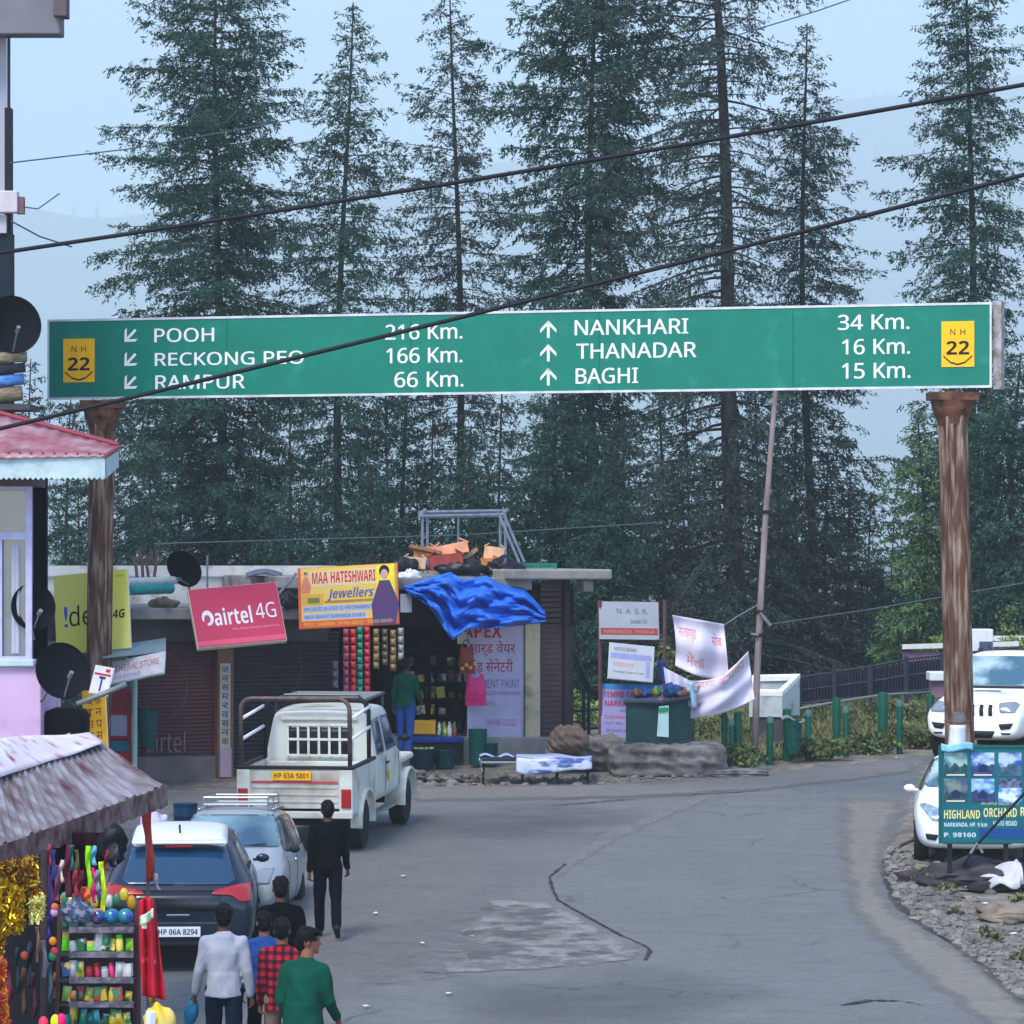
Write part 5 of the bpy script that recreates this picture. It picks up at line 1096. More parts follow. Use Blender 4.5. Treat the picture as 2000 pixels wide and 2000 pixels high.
m = MB(); m.tube([rf(0, 0) + Vector((0, 0, .03)), rf(1, 0) + Vector((0, 0, .03))], .035, 8); m.tube([rf(1, 0), rf(1, 1)], .03, 8); m.build('ridge_cap', flat('ridge_red', srgb(136, 52, 66), .6), rof)
m = MB(); n = 120; up_ = []; lo_ = []
for i in range(n + 1):
    f = i / n; q_ = P(-420 + 625 * f, 896, d - .88); up_.append(q_ + Vector((0, 0, .03))); lo_.append(q_ + Vector((0, 0, -.24 - .035 * abs(math.sin(i * math.pi / 2)))))
m.v = up_ + lo_ + [v + Vector((0, .02, 0)) for v in up_ + lo_]; k = n + 1; m.mi = []
for i in range(n):
    for f_ in ((i, i + 1, k + i + 1, k + i), (2 * k + i + 1, 2 * k + i, 3 * k + i, 3 * k + i + 1)): m.f.append(list(f_)); m.mi.append(0)
m.build('fascia', M_fascia, ht_)
m = MB(); q1, q2 = P(205, 897, d - .86), P(232, 880, d + .9); m.hexa([q1 + Vector((0, 0, -.26)), q2 + Vector((0, 0, -.22)), q2 + Vector((-.02, 0, -.22)), q1 + Vector((-.02, 0, -.26)), q1, q2, q2 + Vector((-.02, 0, 0)), q1 + Vector((-.02, 0, 0))]); m.build('fascia', M_fascia, ht_)
m = MB(); bx(m, -420, 925, 62, 950, d - .1, 1.6); m.build('head_beam', flat('beam_brown', srgb(92, 78, 84), .8), ht_)
m = MB(); bx(m, -420, 1296, 80, 1460, d - .12, 2.4); a_ = P(80, 1450, d); m.build('wall', M_pink, ht_, bevel=.02)
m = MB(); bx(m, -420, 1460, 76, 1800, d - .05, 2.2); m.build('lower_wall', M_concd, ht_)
m = MB(); bx(m, -420, 1288, 66, 1302, d - .2, .3); m.build('sill', M_fascia, ht_, bevel=.015)
m = MB()
for x0, x1 in ((50, 62), (-60, -48)): bx(m, x0, 950, x1, 1290, d - .08, .1)
for y0, y1 in ((950, 958), (1040, 1054), (1282, 1290)): bx(m, -48, y0, 50, y1, d - .07, .08)
bx(m, -2, 1054, 4, 1282, d - .06, .06)
wf = m.build('window', M_frame, ht_)
m = MB(); bx(m, -48, 958, 50, 1282, d + .02, .02); m.build('pane', flat('window_glass', srgb(74, 92, 108), .1, spec=.8, var=.3, vs=1.5), wf)
m = MB()
def curtain(u, v): q_ = P(-40 + 88 * u, 962 + 318 * v, d + .014); q_.y -= .006 * math.cos(u * 40); return q_
m = MB()
for x0, x1, in ((22, 38),): m.grid(lambda u, v, x0=x0, x1=x1: P(x0 + (x1 - x0) * u, 1066 + 210 * v, d - .005 + .004 * math.sin(u * 14)), 12, 2, .004)
m.build('curtain', flat('curtain_pale', srgb(166, 166, 180), .9), wf)
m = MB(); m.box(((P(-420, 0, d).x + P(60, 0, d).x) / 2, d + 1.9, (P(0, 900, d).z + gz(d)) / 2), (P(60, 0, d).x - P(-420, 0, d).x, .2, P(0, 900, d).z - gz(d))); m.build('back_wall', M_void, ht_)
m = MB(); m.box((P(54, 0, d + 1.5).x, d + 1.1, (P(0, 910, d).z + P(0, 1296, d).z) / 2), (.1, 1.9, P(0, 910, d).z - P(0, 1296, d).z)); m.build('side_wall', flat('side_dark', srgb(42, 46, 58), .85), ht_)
dish('black dish half hidden behind the lilac window frame', 62, 1186, d + .1, .31, 30, -6, P(66, 1250, d + .3))
dish('black dish facing right in front of the rusty left post', 118, 1312, d - .6, .37, 30, -14, P(80, 1370, d - .1))
m = MB(); m.tube([P(150, 1375, d - .8), P(205, 1354, d - .8), P(246, 1336, d - .7)], .035, 8); settag(m.build('steel_arm', M_grey, smooth='all'), 'grey steel arm sticking out under the lower black dish', 'arm')
# dark clutter below the dishes
m = MB(); bx(m, 82, 1385, 165, 1480, d + .2, .8); settag(m.build('tarpaulin_bundle', flat('bundle_black', srgb(9, 11, 16), .9, var=.3, spec=.08), bevel=.12, smooth=True), 'black tarpaulin bundle below the lower dish beside the pink wall', 'bundle')
for k, (x, r) in enumerate(((82, 30),)):
    pass
# ------------------------------------------------------------------ the row of shops
M_shut = mat('shutter_brown', srgb(78, 44, 46), .6, var=.12, vs=2, dirt=srgb(70, 44, 48), da=.4)
M_shutd = mat('shutter_dark', srgb(40, 31, 36), .6, var=.12, vs=2, dirt=srgb(42, 34, 40), da=.4)
M_cream = mat('cream_plaster', srgb(186, 174, 142), .85, var=.06, vs=3, dirt=srgb(140, 128, 104), da=.35, ds=3)
def fd(px): return 67.3 + (px - 275) * (4.2 / 830)            # distance of the shop fronts under a photo column
def S(px, py, o=0.): return P(px, py, fd(px) + o)             # a place on the shop front line
def qbox(mb, px0, py0, px1, py1, o, dep):                      # block lying along the shop front
    a, b, c, e = S(px0, py1, o), S(px1, py1, o), S(px1, py0, o), S(px0, py0, o); n = Vector((-.42, .91, 0)) * dep
    a2, b2 = a.copy(), b.copy(); c = Vector((b.x, b.y, c.z)); e = Vector((a.x, a.y, e.z))
    return mb.hexa([a, b, b + n, a + n, e, c, c + n, e + n])
sA = thing('shop_row', 'low concrete shop building with two brown roller shutters and a cluttered flat roof', 'shop building', S(460, 1500))
m = MB(); qbox(m, 256, 1188, 640, 1210, -.45, 5.8); m.build('roof', mat('roof_slab', srgb(150, 147, 144), .9, col2=srgb(110, 106, 104), vs=1.3, bump=.4, bs=10, dirt=srgb(70, 66, 64), da=.45, ds=2.5), sA, bevel=.02)
m = MB(); qbox(m, 80, 1212, 640, 1252, .0, .4); m.build('lintel', M_concd, sA)
m = MB(); qbox(m, 80, 1105, 660, 1126, 5.2, .2); qbox(m, 80, 1126, 660, 1185, 5.25, .1); m.build('parapet', mat('parapet_white', srgb(206, 202, 196), .85, var=.08, vs=2, dirt=srgb(150, 140, 132), da=.4, ds=3), sA)
def shutter(px0, px1, py0, py1, mt, nslat, name='roller_shutter', parent=sA, o=.12):
    m = MB(); rows = nslat * 4
    def fn(u, v):
        q = S(px0 + (px1 - px0) * u, py1, o); z0 = S(px0, py0, o).z; z1 = S(px0, py1, o).z; q.z = z1 + (z0 - z1) * v; ph = (v * nslat) % 1
        q.y -= .018 * math.sin(math.pi * ph); return q
    m.grid(fn, 2, rows); return m.build(name, mt, parent)
s1 = shutter(268, 424, 1250, 1478, M_shut, 30); s2 = shutter(456, 662, 1236, 1500, M_shutd, 32)
m = MB(); qbox(m, 262, 1478, 428, 1542, .05, .4); m.build('plinth', mat('plinth_stone', srgb(112, 104, 98), .9, var=.15, vs=3), sA, bevel=.015)
m = MB(); qbox(m, 425, 1215, 456, 1524, -.05, .35); pil = m.build('pillar', mat('pillar_brown', srgb(120, 84, 70), .8, var=.15, vs=3), sA)
m = MB(); qbox(m, 429, 1232, 450, 1266, -.10, .05); m.build('pillar_poster', tint((116, 50, 44), var=.3), pil)
m = MB(); qbox(m, 430, 1296, 450, 1460, -.10, .05); pp = m.build('pillar_poster', mat('poster_olive', srgb(170, 158, 120), .8, col2=srgb(188, 176, 170), vs=2), pil)
m = MB(); qbox(m, 430, 1460, 452, 1518, -.10, .05); m.build('pillar_poster', mat('poster_mauve', srgb(176, 140, 130), .8, col2=srgb(150, 140, 170), vs=6), pil)
def stext(mb, s, px0, py0, px1, py1, o, bold=.0, shear=0.):
    fn = lambda x, y: S(x, 2000 - y, o); put_text(mb, s, px0, 2000 - py1, px1, 2000 - py0, fn, bold, shear)
m = MB()
for i, ch in enumerate('जनसमरवसनक'): stext(m, ch, 433, 1302 + i * 17.5, 447, 1314 + i * 17.5, -.115, -1)
m.build('lettering', flat('ink_blue', srgb(40, 52, 120), .7), pp)
m = MB(); stext(m, 'airtel', 285, 1428, 362, 1470, .085, .0); m.build('lettering', flat('shutter_letter', srgb(128, 96, 98), .7), s1)
def ring(mb, cx, cy, rx, ry, o, a0, a1, w_=.035):
    n = 30
    for i in range(n):
        q = [R(a0 + (a1 - a0) * (i + k) / n) for k in (0, 1)]
        pts = [S(cx + rx * f * math.cos(a_), cy - ry * f * math.sin(a_), o) for a_, f in ((q[0], 1), (q[1], 1), (q[1], 1 - w_), (q[0], 1 - w_))]
        mb.add(pts, [(0, 1, 2, 3)])
m = MB(); ring(m, 318, 1340, 48, 66, .085, -75, 80); m.build('painted_swirl', flat('swirl_faint', srgb(106, 74, 76), .7), s1)
m = MB(); ring(m, 548, 1300, 42, 62, .085, -80, 110); m.build('painted_swirl', flat('swirl_dark', srgb(74, 62, 68), .7), s2)
# right-hand shop, open, with the tarpaulin and cream pillar
sB = thing('corner_shop', 'open corner shop with a cream pillar, printed banner and brown shutter at its right end', 'shop building', S(900, 1480))
m = MB(); 
def roofB(px0, px1, py_t, py_b, o0, dep): return qbox(m, px0, py_t, px1, py_b, o0, dep)
roofB(640, 1040, 1128, 1152, -.35, 5.5); m.build('roof', MATS['roof_slab'], sB, bevel=.02)
m = MB(); qbox(m, 1000, 1112, 1196, 1132, -.7, 5.2); qbox(m, 1140, 1132, 1160, 1156, -.3, .3); m.build('roof_slab', mat('slab_light', srgb(146, 143, 138), .85, var=.15, vs=2, dirt=srgb(84, 78, 74), da=.5, ds=2), sB, bevel=.03)
m = MB(); qbox(m, 640, 1152, 1120, 1222, .1, .3); m.build('lintel', flat('lintel_dark', srgb(28, 22, 24), .9), sB)
m = MB(); qbox(m, 640, 1440, 1112, 1560, -.15, 4.5); m.build('floor_plinth', M_conc, sB, bevel=.03)
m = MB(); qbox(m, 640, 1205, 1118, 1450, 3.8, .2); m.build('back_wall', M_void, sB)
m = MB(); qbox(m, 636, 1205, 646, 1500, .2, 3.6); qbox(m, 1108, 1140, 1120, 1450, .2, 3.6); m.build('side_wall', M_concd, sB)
m = MB(); qbox(m, 1026, 1205, 1056, 1447, -.02, .5); m.build('pillar', M_cream, sB, bevel=.02)
shutter(1056, 1108, 1135, 1446, mat('shutter_umber', srgb(84, 66, 66), .7, var=.12, vs=2), 30, 'roller_shutter', sB, .1)
m = MB(); qbox(m, 1103, 1122, 1114, 1450, -.05, .3); m.build('end_post', flat('post_umber', srgb(58, 44, 48), .8), sB)
# printed banner with red letters
bn = thing('shop_banner', 'tall lavender white shop banner printed with red lettering left of the cream pillar', 'banner', S(975, 1440))
def bnf(u, v): return S(912 + 110 * u, 1216 + 236 * v + 6 * v * (1 - u) * 0, -.06 + .02 * math.sin(u * 7 + v * 5))
m = MB(); m.grid(bnf, 16, 20, .012); m.build('cloth', mat('banner_cloth', srgb(166, 158, 184), .8, var=.06, vs=3), bn, smooth='all')
def btext(mb, s, u0, v0, u1, v1, bold=0.): put_text(mb, s, u0, -v1, u1, -v0, lambda x, y: bnf(x, -y) + Vector((0, -.022, 0)), bold)
M_ink = flat('ink_red', srgb(150, 36, 56), .7); M_inkg = flat('ink_grey', srgb(110, 108, 140), .7)
m = MB(); btext(m, 'APEX', -.08, .015, .62, .125, .02); btext(m, 'हार्ड वेयर', .08, .15, .86, .28, -1); btext(m, 'एंड सेनेटरी', .06, .30, .82, .43, -1); m.build('lettering', M_ink, bn)
m = MB(); btext(m, 'CEMENT PAINT', .12, .47, .94, .54); m.build('lettering', M_inkg, bn)
m = MB(); btext(m, 'MAIN BAZAR NARKANDA', .06, .565, .96, .60); btext(m, 'FITTINGS', .08, .65, .50, .69); btext(m, '94180 22222', .35, .80, .88, .85); m.build('lettering', flat('ink_pink', srgb(160, 100, 128), .7), bn)
# blue tarpaulin over the shop edge
outl_top = [(788, 1146), (830, 1132), (880, 1117), (905, 1134), (950, 1125), (985, 1144), (1024, 1150), (1064, 1195)]
outl_bot = [(792, 1152), (822, 1172), (852, 1205), (884, 1248), (915, 1230), (960, 1224), (1020, 1224), (1066, 1212)]
def tarp(u, v):
    xs_ = np.linspace(0, 1, 8); tx = np.interp(u, xs_, [p[0] for p in outl_top]); ty = np.interp(u, xs_, [p[1] for p in outl_top]); bx_ = np.interp(u, xs_, [p[0] for p in outl_bot]); by_ = np.interp(u, xs_, [p[1] for p in outl_bot])
    f = abs(math.sin(v * 5 + u * 7 + 1.2 * math.sin(u * 9))) * .30 + .20 * math.sin(v * 19 - u * 11 + 1) + .10 * math.sin(u * 33 + v * 21) + .07 * math.sin(u * 57 - v * 33) + .05 * math.sin(v * 60 + u * 14)
    return S(tx + (bx_ - tx) * v, ty + (by_ - ty) * v + 3 * math.sin(u * 20) * v, -.46 - .62 * v ** .8 - f * .85 * min(1, .25 + 3 * v))
m = MB(); m.grid(tarp, 90, 46, .01); settag(m.build('tarpaulin', flat('tarp_blue', srgb(36, 102, 200), .5, var=.2, vs=3, spec=.35), smooth='all'), 'crumpled bright blue tarpaulin hanging over the front of the corner shop', 'tarpaulin')
# ---------------- things on the roofs
def crate(px0, py0, px1, py1, o, dep, col, label, cat, name, group='clutter on the shop roofs', rot=0., mats=None):
    a, b = S(px0, py1, o), S(px1, py0, o); c = (a + b) / 2; w_, h_ = (b - a).x, (b - a).z
    t = thing(name, label, cat, (c.x, c.y + dep / 2, min(a.z, b.z)), R(rot), group)
    return t, w_, h_
def cardboard(px0, py0, px1, py1, o, col, label, rot=0., tl=0.):
    a, b = S(px0, py1, o), S(px1, py0, o); c = (a + b) / 2; mb = MB(); rt = (Matrix.Rotation(R(rot), 3, 'Y') @ Matrix.Rotation(R(tl), 3, 'Z')); w_, h_ = abs((b - a).x), abs((b - a).z)
    mt = mat('card_%02x%02x%02x' % col, srgb(*col), .85, var=.15, vs=6)
    mb.box(c, (w_, w_ * .7, h_), rt)
    for sg in (1, -1): mb.box(c + rt @ Vector((sg * w_ * .42, -w_ * .12, h_ * .58)), (w_ * .3, w_ * .5, .02), rt @ Matrix.Rotation(R(sg * 35), 3, 'Y'))
    settag(mb.build('cardboard_box', mt), label, 'box', 'boxes heaped on the shop roof')
cardboard(788, 1088, 832, 1110, .6, (206, 170, 140), 'pale tan carton at the left end of the roof heap', 4)
cardboard(808, 1068, 850, 1092, .9, (196, 140, 96), 'ochre carton on top of the left side of the roof heap', -6)
cardboard(848, 1062, 915, 1084, .7, (228, 160, 126), 'long salmon carton lying slanted on the roof heap', -12)
cardboard(838, 1082, 905, 1112, .5, (150, 66, 62), 'dull red carton under the salmon one on the roof heap', -6)
cardboard(945, 1068, 984, 1094, .6, (212, 168, 132), 'beige carton standing alone at the right of the roof heap', 8)
cardboard(940, 1090, 972, 1112, .5, (196, 120, 72), 'small orange carton under the beige one on the roof heap', -8)
for k, (x0, y0, x1, y1, col, lb) in enumerate(((900, 1074, 930, 1096, (150, 116, 88), 'brown'), (796, 1106, 860, 1112, (176, 140, 112), 'tan'), (862, 1068, 800, 1082, (120, 84, 60), 'dark brown'))):
    a, b = S(x0, y1, .4), S(x1, y0, .9); m = MB(); m.tube([a, b], .05, 4); settag(m.build('wooden_plank', mat('plank_%s' % lb.replace(' ', '_'), srgb(*col), .85, var=.2, vs=6, stretch=(4, 1, 1))), lb + ' wooden plank sticking out of the heap on the shop roof', 'plank', 'planks in the roof heap')
def lump(name, label, cat, px, py, o, r, mt, group=None, seed=1, amp=.22, fl=.7):
    c = S(px, py, o); m = MB(); m.ball(c, (r[0], r[1], r[2]), 20, 14); rs = random.Random(seed); ph = [rs.uniform(0, 6) for _ in range(6)]
    for v in m.v:
        q = v - c; l = q.normalized(); k = 1 + amp * (.5 * math.sin(l.x * 5 + ph[0]) + .4 * math.sin(l.y * 6 + ph[1] + l.z * 3) + .35 * math.sin(l.z * 9 + l.x * 7 + ph[2]) + .25 * math.sin(l.x * 15 + l.z * 13 + ph[3]))
        v.x, v.y, v.z = c.x + q.x * k, c.y + q.y * k, c.z + max(-r[2] * fl, q.z * k)
    return settag(m.build(name, mt, smooth='all'), label, cat, group)
M_plast = flat('black_plastic', srgb(24, 28, 38), .4, var=.3)
lump('plastic_sheet', 'crumpled black plastic sheet in the middle of the roof heap', 'sheet', 905, 1112, .4, (.42, .4, .16), M_plast, seed=2, amp=.4)
lump('plastic_sheet', 'bunched dark plastic sheet right of the orange carton on the roof', 'sheet', 985, 1112, .3, (.36, .4, .2), M_plast, seed=3, amp=.4)
lump('plastic_bag', 'white crumpled plastic bag above the left end of the blue tarpaulin', 'bag', 800, 1128, .2, (.2, .2, .13), flat('bag_white', srgb(200, 204, 214), .5, var=.1), seed=4, amp=.35)
lump('plastic_bag', 'dark plastic bag between the jewellery sign and the cartons', 'bag', 794, 1106, .4, (.18, .2, .14), M_plast, seed=5, amp=.35)
m = MB(); q0 = S(985, 1080, .5); m.grid(lambda u, v: S(972 + 40 * u, 1075 + 28 * u + 12 * v, .5 + .5 * v), 4, 4, .02); settag(m.build('tin_sheet', flat('tin', srgb(128, 134, 146), .45, metal=.4)), 'bent grey tin sheet leaning beside the green crate on the roof', 'sheet')
def vcrate(px0, py0, px1, py1, o, dep, rgb, label, group=None, name='plastic_crate'):
    a, b = S(px0, py1, o), S(px1, py0, o); w_, h_ = b.x - a.x, b.z - a.z; c = Vector(((a.x + b.x) / 2, (a.y + b.y) / 2 + dep / 2, a.z)); mt = flat('crate_%02x%02x%02x' % rgb, srgb(*rgb), .5, var=.1)
    m = MB(); t_ = .025
    for sy in (-1, 1):
        for k in range(4): m.box(c + Vector((0, sy * dep / 2, h_ * (k + .5) / 4)), (w_, t_, h_ / 4 * .72))
        m.box(c + Vector((0, sy * dep / 2, h_ - .02)), (w_ + .03, t_ * 1.6, .04))
    for sx in (-1, 1):
        for k in range(4): m.box(c + Vector((sx * w_ / 2, 0, h_ * (k + .5) / 4)), (t_, dep, h_ / 4 * .72))
        for sy in (-1, 1): m.box(c + Vector((sx * w_ / 2, sy * dep / 2, h_ / 2)), (t_ * 1.7, t_ * 1.7, h_))
    m.box(c + Vector((0, 0, .015)), (w_ * .98, dep * .98, .03))
    return settag(m.build(name, mt), label, 'crate', group)
vcrate(1022, 1100, 1085, 1122, .1, .5, (26, 110, 92), 'green plastic crate on the light slab at the right of the roof')
m = MB()
for x in (825, 977): m.tube([S(x, 1120, 1.6), S(x, 1008, 1.6)], .028, 6); m.tube([S(x + 10, 1120, 2.6), S(x + 10, 998, 2.6)], .028, 6)
for y, o in ((1006, 1.6), (998, 2.6)): m.tube([S(818, y + 3, o), S(985, y, o)], .04, 6)
m.tube([S(820, 1008, 1.6), S(830, 996, 2.6)], .035, 6); m.tube([S(980, 1006, 1.6), S(990, 996, 2.6)], .035, 6); m.tube([S(895, 1006, 1.6), S(895, 1080, 1.6)], .02, 6)
for o in (0, 10): m.tube([S(972 + o, 1000, 1.6), S(1014 + o, 1098, 1.2)], .026, 6)
settag(m.build('water_tank_stand', flat('stand_steel', srgb(118, 128, 142), .5, metal=.3, var=.2)), 'bare steel stand rising from the roof behind the heap of cartons', 'stand')
dish('black satellite dish on the flat roof beside the teal barrel', 363, 1108, fd(363) + 1.2, .33, -30, 24, S(368, 1165, 1.5))
def barrel(label, a, b, r, rgb, name='barrel'):
    m = MB(); a, b = Vector(a), Vector(b); ax = b - a; L = ax.length; t = thing(name, label, 'barrel', m=Matrix.Translation(a) @ ax.to_track_quat('Z', 'Y').to_matrix().to_4x4())
    mt = flat('barrel_%02x%02x%02x' % rgb, srgb(*rgb), .45, var=.12)
    MB().lathe([(.001, .01), (r * .92, 0), (r, .03), (r, L * .3), (r * 1.04, L * .32), (r * 1.04, L * .35), (r, L * .37), (r, L * .64), (r * 1.04, L * .66), (r * 1.04, L * .69), (r, L * .71), (r, L - .03), (r * .92, L), (r * .86, L - .03), (.001, L - .03)], (0, 0, 0), 20).build('drum', mt, t, smooth=True, local=True)
    MB().lathe([(r * .98, L - .04), (r * 1.05, L - .03), (r * 1.05, L + .01), (r * .96, L + .012)], (0, 0, 0), 20).build('rim', mt, t, smooth=True, local=True); return t
barrel('teal barrel lying on the flat roof behind the yellow sign', S(250, 1152, .2), S(332, 1149, .9), .075 * 1.2, (18, 140, 134))
m = MB(); a = S(240, 1137, 1.5); b = S(345, 1133, 1.5); m.tube([a, b], .07, 10); settag(m.build('pipe', flat('pipe_white', srgb(196, 200, 196), .6), smooth=True), 'white pipe lying on the flat roof behind the teal barrel', 'pipe')
rsx = random.Random(4)
for k, x in enumerate((268, 279, 291, 300)):
    m = MB(); q = S(x, 1135, 2.2); m.tube([q, q + Vector((rsx.uniform(-.05, .05), 0, .3)), q + Vector((rsx.uniform(-.1, .1), 0, .42 + .1 * (k % 2)))], .028, 5); m.tube([q + Vector((0, 0, .3)), q + Vector((.06 - .1 * (k % 2), 0, .50))], .02, 5)
    settag(m.build('iron_rod', flat('rod_rust', srgb(112, 86, 82), .8)), 'rusty reinforcing rod standing up from the roof behind the yellow sign', 'rod', 'rusty rods on the roof')
lump('rubble_heap', 'heap of brown rubble on the roof left of the red sign', 'rubble', 320, 1180, .3, (.24, .3, .12), mat('rubble', srgb(112, 98, 82), .95, var=.3, vs=9), seed=8, amp=.3)
lump('rag_bundle', 'dark bundle of rags on the roof edge between the red and jewellery signs', 'bundle', 566, 1176, -.4, (.16, .2, .16), M_plast, seed=9, amp=.3)
m = MB(); m.tube([S(405, 1165, 3), S(405, 1085, 3)], .02, 6); settag(m.build('iron_pole', M_grey), 'thin iron pole on the roof above the red sign', 'pole')
m = MB(); m.tube([S(545, 1160, .4), S(578, 1120, .6)], .025, 6); settag(m.build('sign_stay', M_grey), 'slanting stay between the red sign and the jewellery sign', 'stay')
m = MB(); m.grid(lambda u, v: S(480 + 70 * u, 1122 - 8 * math.sin(u * 3.1) + 8 * v, 3.5 - v * .6 + .1 * math.sin(u * 12)), 14, 4, .03); settag(m.build('tarpaulin', flat('tarp_grey', srgb(84, 92, 108), .7, var=.2), smooth='all'), 'dark grey folded tarpaulin lying on the roof above the red sign', 'tarpaulin')
# ---------------- shop signs
def board(name, label, TL, TR, BL, d, th, mt, edge, group='signboards over the shops'):
    M, w_, h_ = frame(TL, TR, BL, d); t = thing(name, label, 'sign', m=M, group=group)
    panel(t, 'face', 0, 0, w_, h_, -.012, 0, mt); panel(t, 'box', -.012, -.012, w_ + .012, h_ + .012, -th, -.0125, edge, .006); return t, w_, h_
def blet(t, w_, h_, items, mt, z=.004, name='lettering'):
    m = MB()
    for s, x0, y0, x1, y1, *b in items: put_text(m, s, x0 * w_, (1 - y1) * h_, x1 * w_, (1 - y0) * h_, face(z), b[0] if b else 0., b[1] if len(b) > 1 else 0.)
    return m.build(name, mt, t, local=True)
def bpan(t, w_, h_, x0, y0, x1, y1, mt, z=.003, name='printed_band'): return panel(t, name, x0 * w_, (1 - y1) * h_, x1 * w_, (1 - y0) * h_, -.004, z, mt)
M_cr = flat('sign_edge_cream', srgb(214, 204, 186), .6)
t, w_, h_ = board('shop_sign', 'yellow phone shop sign standing behind the rusty left post', (102, 1126), (248, 1112), (111, 1278), fd(180) - .72, .06, mat('sign_yellow', srgb(244, 230, 92), .5, col2=srgb(232, 224, 120), vs=1.2), M_cr)
blet(t, w_, h_, [('!', .12, .40, .17, .67, .02)], flat('ink_bright_blue', srgb(24, 92, 200), .5)); blet(t, w_, h_, [('dea', .19, .40, .66, .665, .0), ('4G', .78, .50, .95, .61, .02, .15)], M_black)
blet(t, w_, h_, [('INDIA', .84, .05, .96, .085)], flat('ink_olive', srgb(160, 150, 30), .6))
t, w_, h_ = board('shop_sign', 'leaning red phone shop sign with white airtel 4G lettering', (364, 1153), (533, 1138), (388, 1265), fd(450) - 1.5, .12, mat('sign_red', srgb(190, 54, 84), .5, var=.06, vs=1.5), M_cr)
bpan(t, w_, h_, -.0, .90, 1.0, .985, flat('sign_red_light', srgb(212, 80, 110), .5), .0025)
blet(t, w_, h_, [('airtel', .235, .36, .66, .66, .02), ('4G', .71, .335, .94, .60, .0)], M_white); blet(t, w_, h_, [('The Smartphone Network', .41, .72, .95, .765)], flat('ink_pale_pink', srgb(226, 160, 180), .6))
m = MB(); cx, cy = .155 * w_, .47 * h_; n = 26; pts = []
for i in range(n):
    a_ = R(-100 + 300 * i / (n - 1)); r_ = (.055 + .012 * math.sin(i / n * 3)) * w_; wd = .011 * w_ * (1 + 1.3 * math.sin(math.pi * i / (n - 1))); pts.append((Vector((cx + math.cos(a_) * (r_ + wd) * .8, cy + math.sin(a_) * (r_ + wd) * 1.15, .004)), Vector((cx + math.cos(a_) * (r_ - wd) * .8, cy + math.sin(a_) * (r_ - wd) * 1.15, .004))))
for p, q in zip(pts, pts[1:]): m.add([p[0], q[0], q[1], p[1]], [(0, 1, 2, 3)])
m.build('emblem', M_white, t, local=True)
t, w_, h_ = board('shop_sign', 'yellow and orange jewellery shop sign with red heading above the packets', (581, 1111), (775, 1100), (585, 1228), fd(680) - 1.5, .06, mat('sign_gold', srgb(238, 206, 60), .5, col2=srgb(240, 190, 110), vs=1.6), flat('edge_orange', srgb(206, 96, 60), .6))
M_or = flat('sign_orange', srgb(222, 96, 48), .5); M_bl = flat('band_blue', srgb(176, 186, 214), .5); M_pk = flat('face_tone', srgb(214, 160, 150), .6); M_navyi = flat('ink_navy', srgb(40, 44, 110), .6)
bpan(t, w_, h_, 0, .885, 1, 1, M_or); bpan(t, w_, h_, 0, 0, .025, .885, M_or); bpan(t, w_, h_, .975, 0, 1, .885, flat('sign_tan', srgb(206, 150, 70), .5)); bpan(t, w_, h_, .12, .05, .78, .32, flat('sign_cream', srgb(236, 204, 150), .5))
bpan(t, w_, h_, .04, .64, .76, .74, M_bl); bpan(t, w_, h_, .04, .77, .68, .87, M_bl); bpan(t, w_, h_, .26, .56, .76, .605, flat('band_brown', srgb(190, 130, 60), .6)); bpan(t, w_, h_, .03, .44, .25, .63, flat('sign_amber2', srgb(222, 170, 60), .5)); bpan(t, w_, h_, .09, .50, .21, .59, flat('sign_olive', srgb(120, 122, 60), .6), .005)
blet(t, w_, h_, [('MAA', .14, .08, .30, .27, .02), ('HATESHWARI', .33, .08, .78, .27, .02)], flat('ink_crimson', srgb(206, 22, 66), .5), .006)
blet(t, w_, h_, [('Jewellers', .29, .36, .76, .57, .02, .25)], flat('ink_violet', srgb(84, 84, 170), .5), .007)
blet(t, w_, h_, [('SPECIALIST IN GOLD SILVER ORNAMENTS', .05, .66, .75, .72), ('MAIN MARKET NARKANDA SHIMLA', .06, .79, .67, .85)], M_navyi, .006); blet(t, w_, h_, [('PROP: SHARMA   94180 00000   98160 00000', .05, .915, .94, .97)], flat('ink_yellow', srgb(240, 190, 70), .6), .006)
def fig(t, w_, h_, cx, top, sc_, dress):     # a printed plain figure
    def el(px, py, rx, ry, mt, z, nm): m = MB(); n = 18; m.add([Vector((px + rx * math.cos(2 * math.pi * i / n), py + ry * math.sin(2 * math.pi * i / n), z)) for i in range(n)], [tuple(range(n))]); m.build(nm, mt, t, local=True)
    x = cx * w_; y = (1 - top) * h_; el(x, y - .04 * sc_, .05 * sc_, .06 * sc_, M_black, .0045, 'printed_hair'); el(x, y - .07 * sc_, .036 * sc_, .05 * sc_, M_pk, .006, 'printed_face')
    m = MB(); m.add([Vector(v) for v in ((x - .05 * sc_, y - .13 * sc_, .005), (x + .05 * sc_, y - .13 * sc_, .005), (x + .14 * sc_, y - .36 * sc_, .005), (x + .10 * sc_, y - .56 * sc_, .005), (x - .12 * sc_, y - .56 * sc_, .005), (x - .13 * sc_, y - .36 * sc_, .005))], [(0, 1, 2, 3, 4, 5)]); m.build('printed_dress', dress, t, local=True)
bpan(t, w_, h_, .79, .02, .97, .875, flat('sign_lemon', srgb(246, 226, 34), .5)); fig(t, w_, h_, .87, .05, 1.72, mat('print_mauve', srgb(110, 50, 90), .6, col2=srgb(60, 70, 120), vs=9)); fig(t, w_, h_, .075, .08, .62, flat('print_salmon', srgb(222, 130, 100), .6))
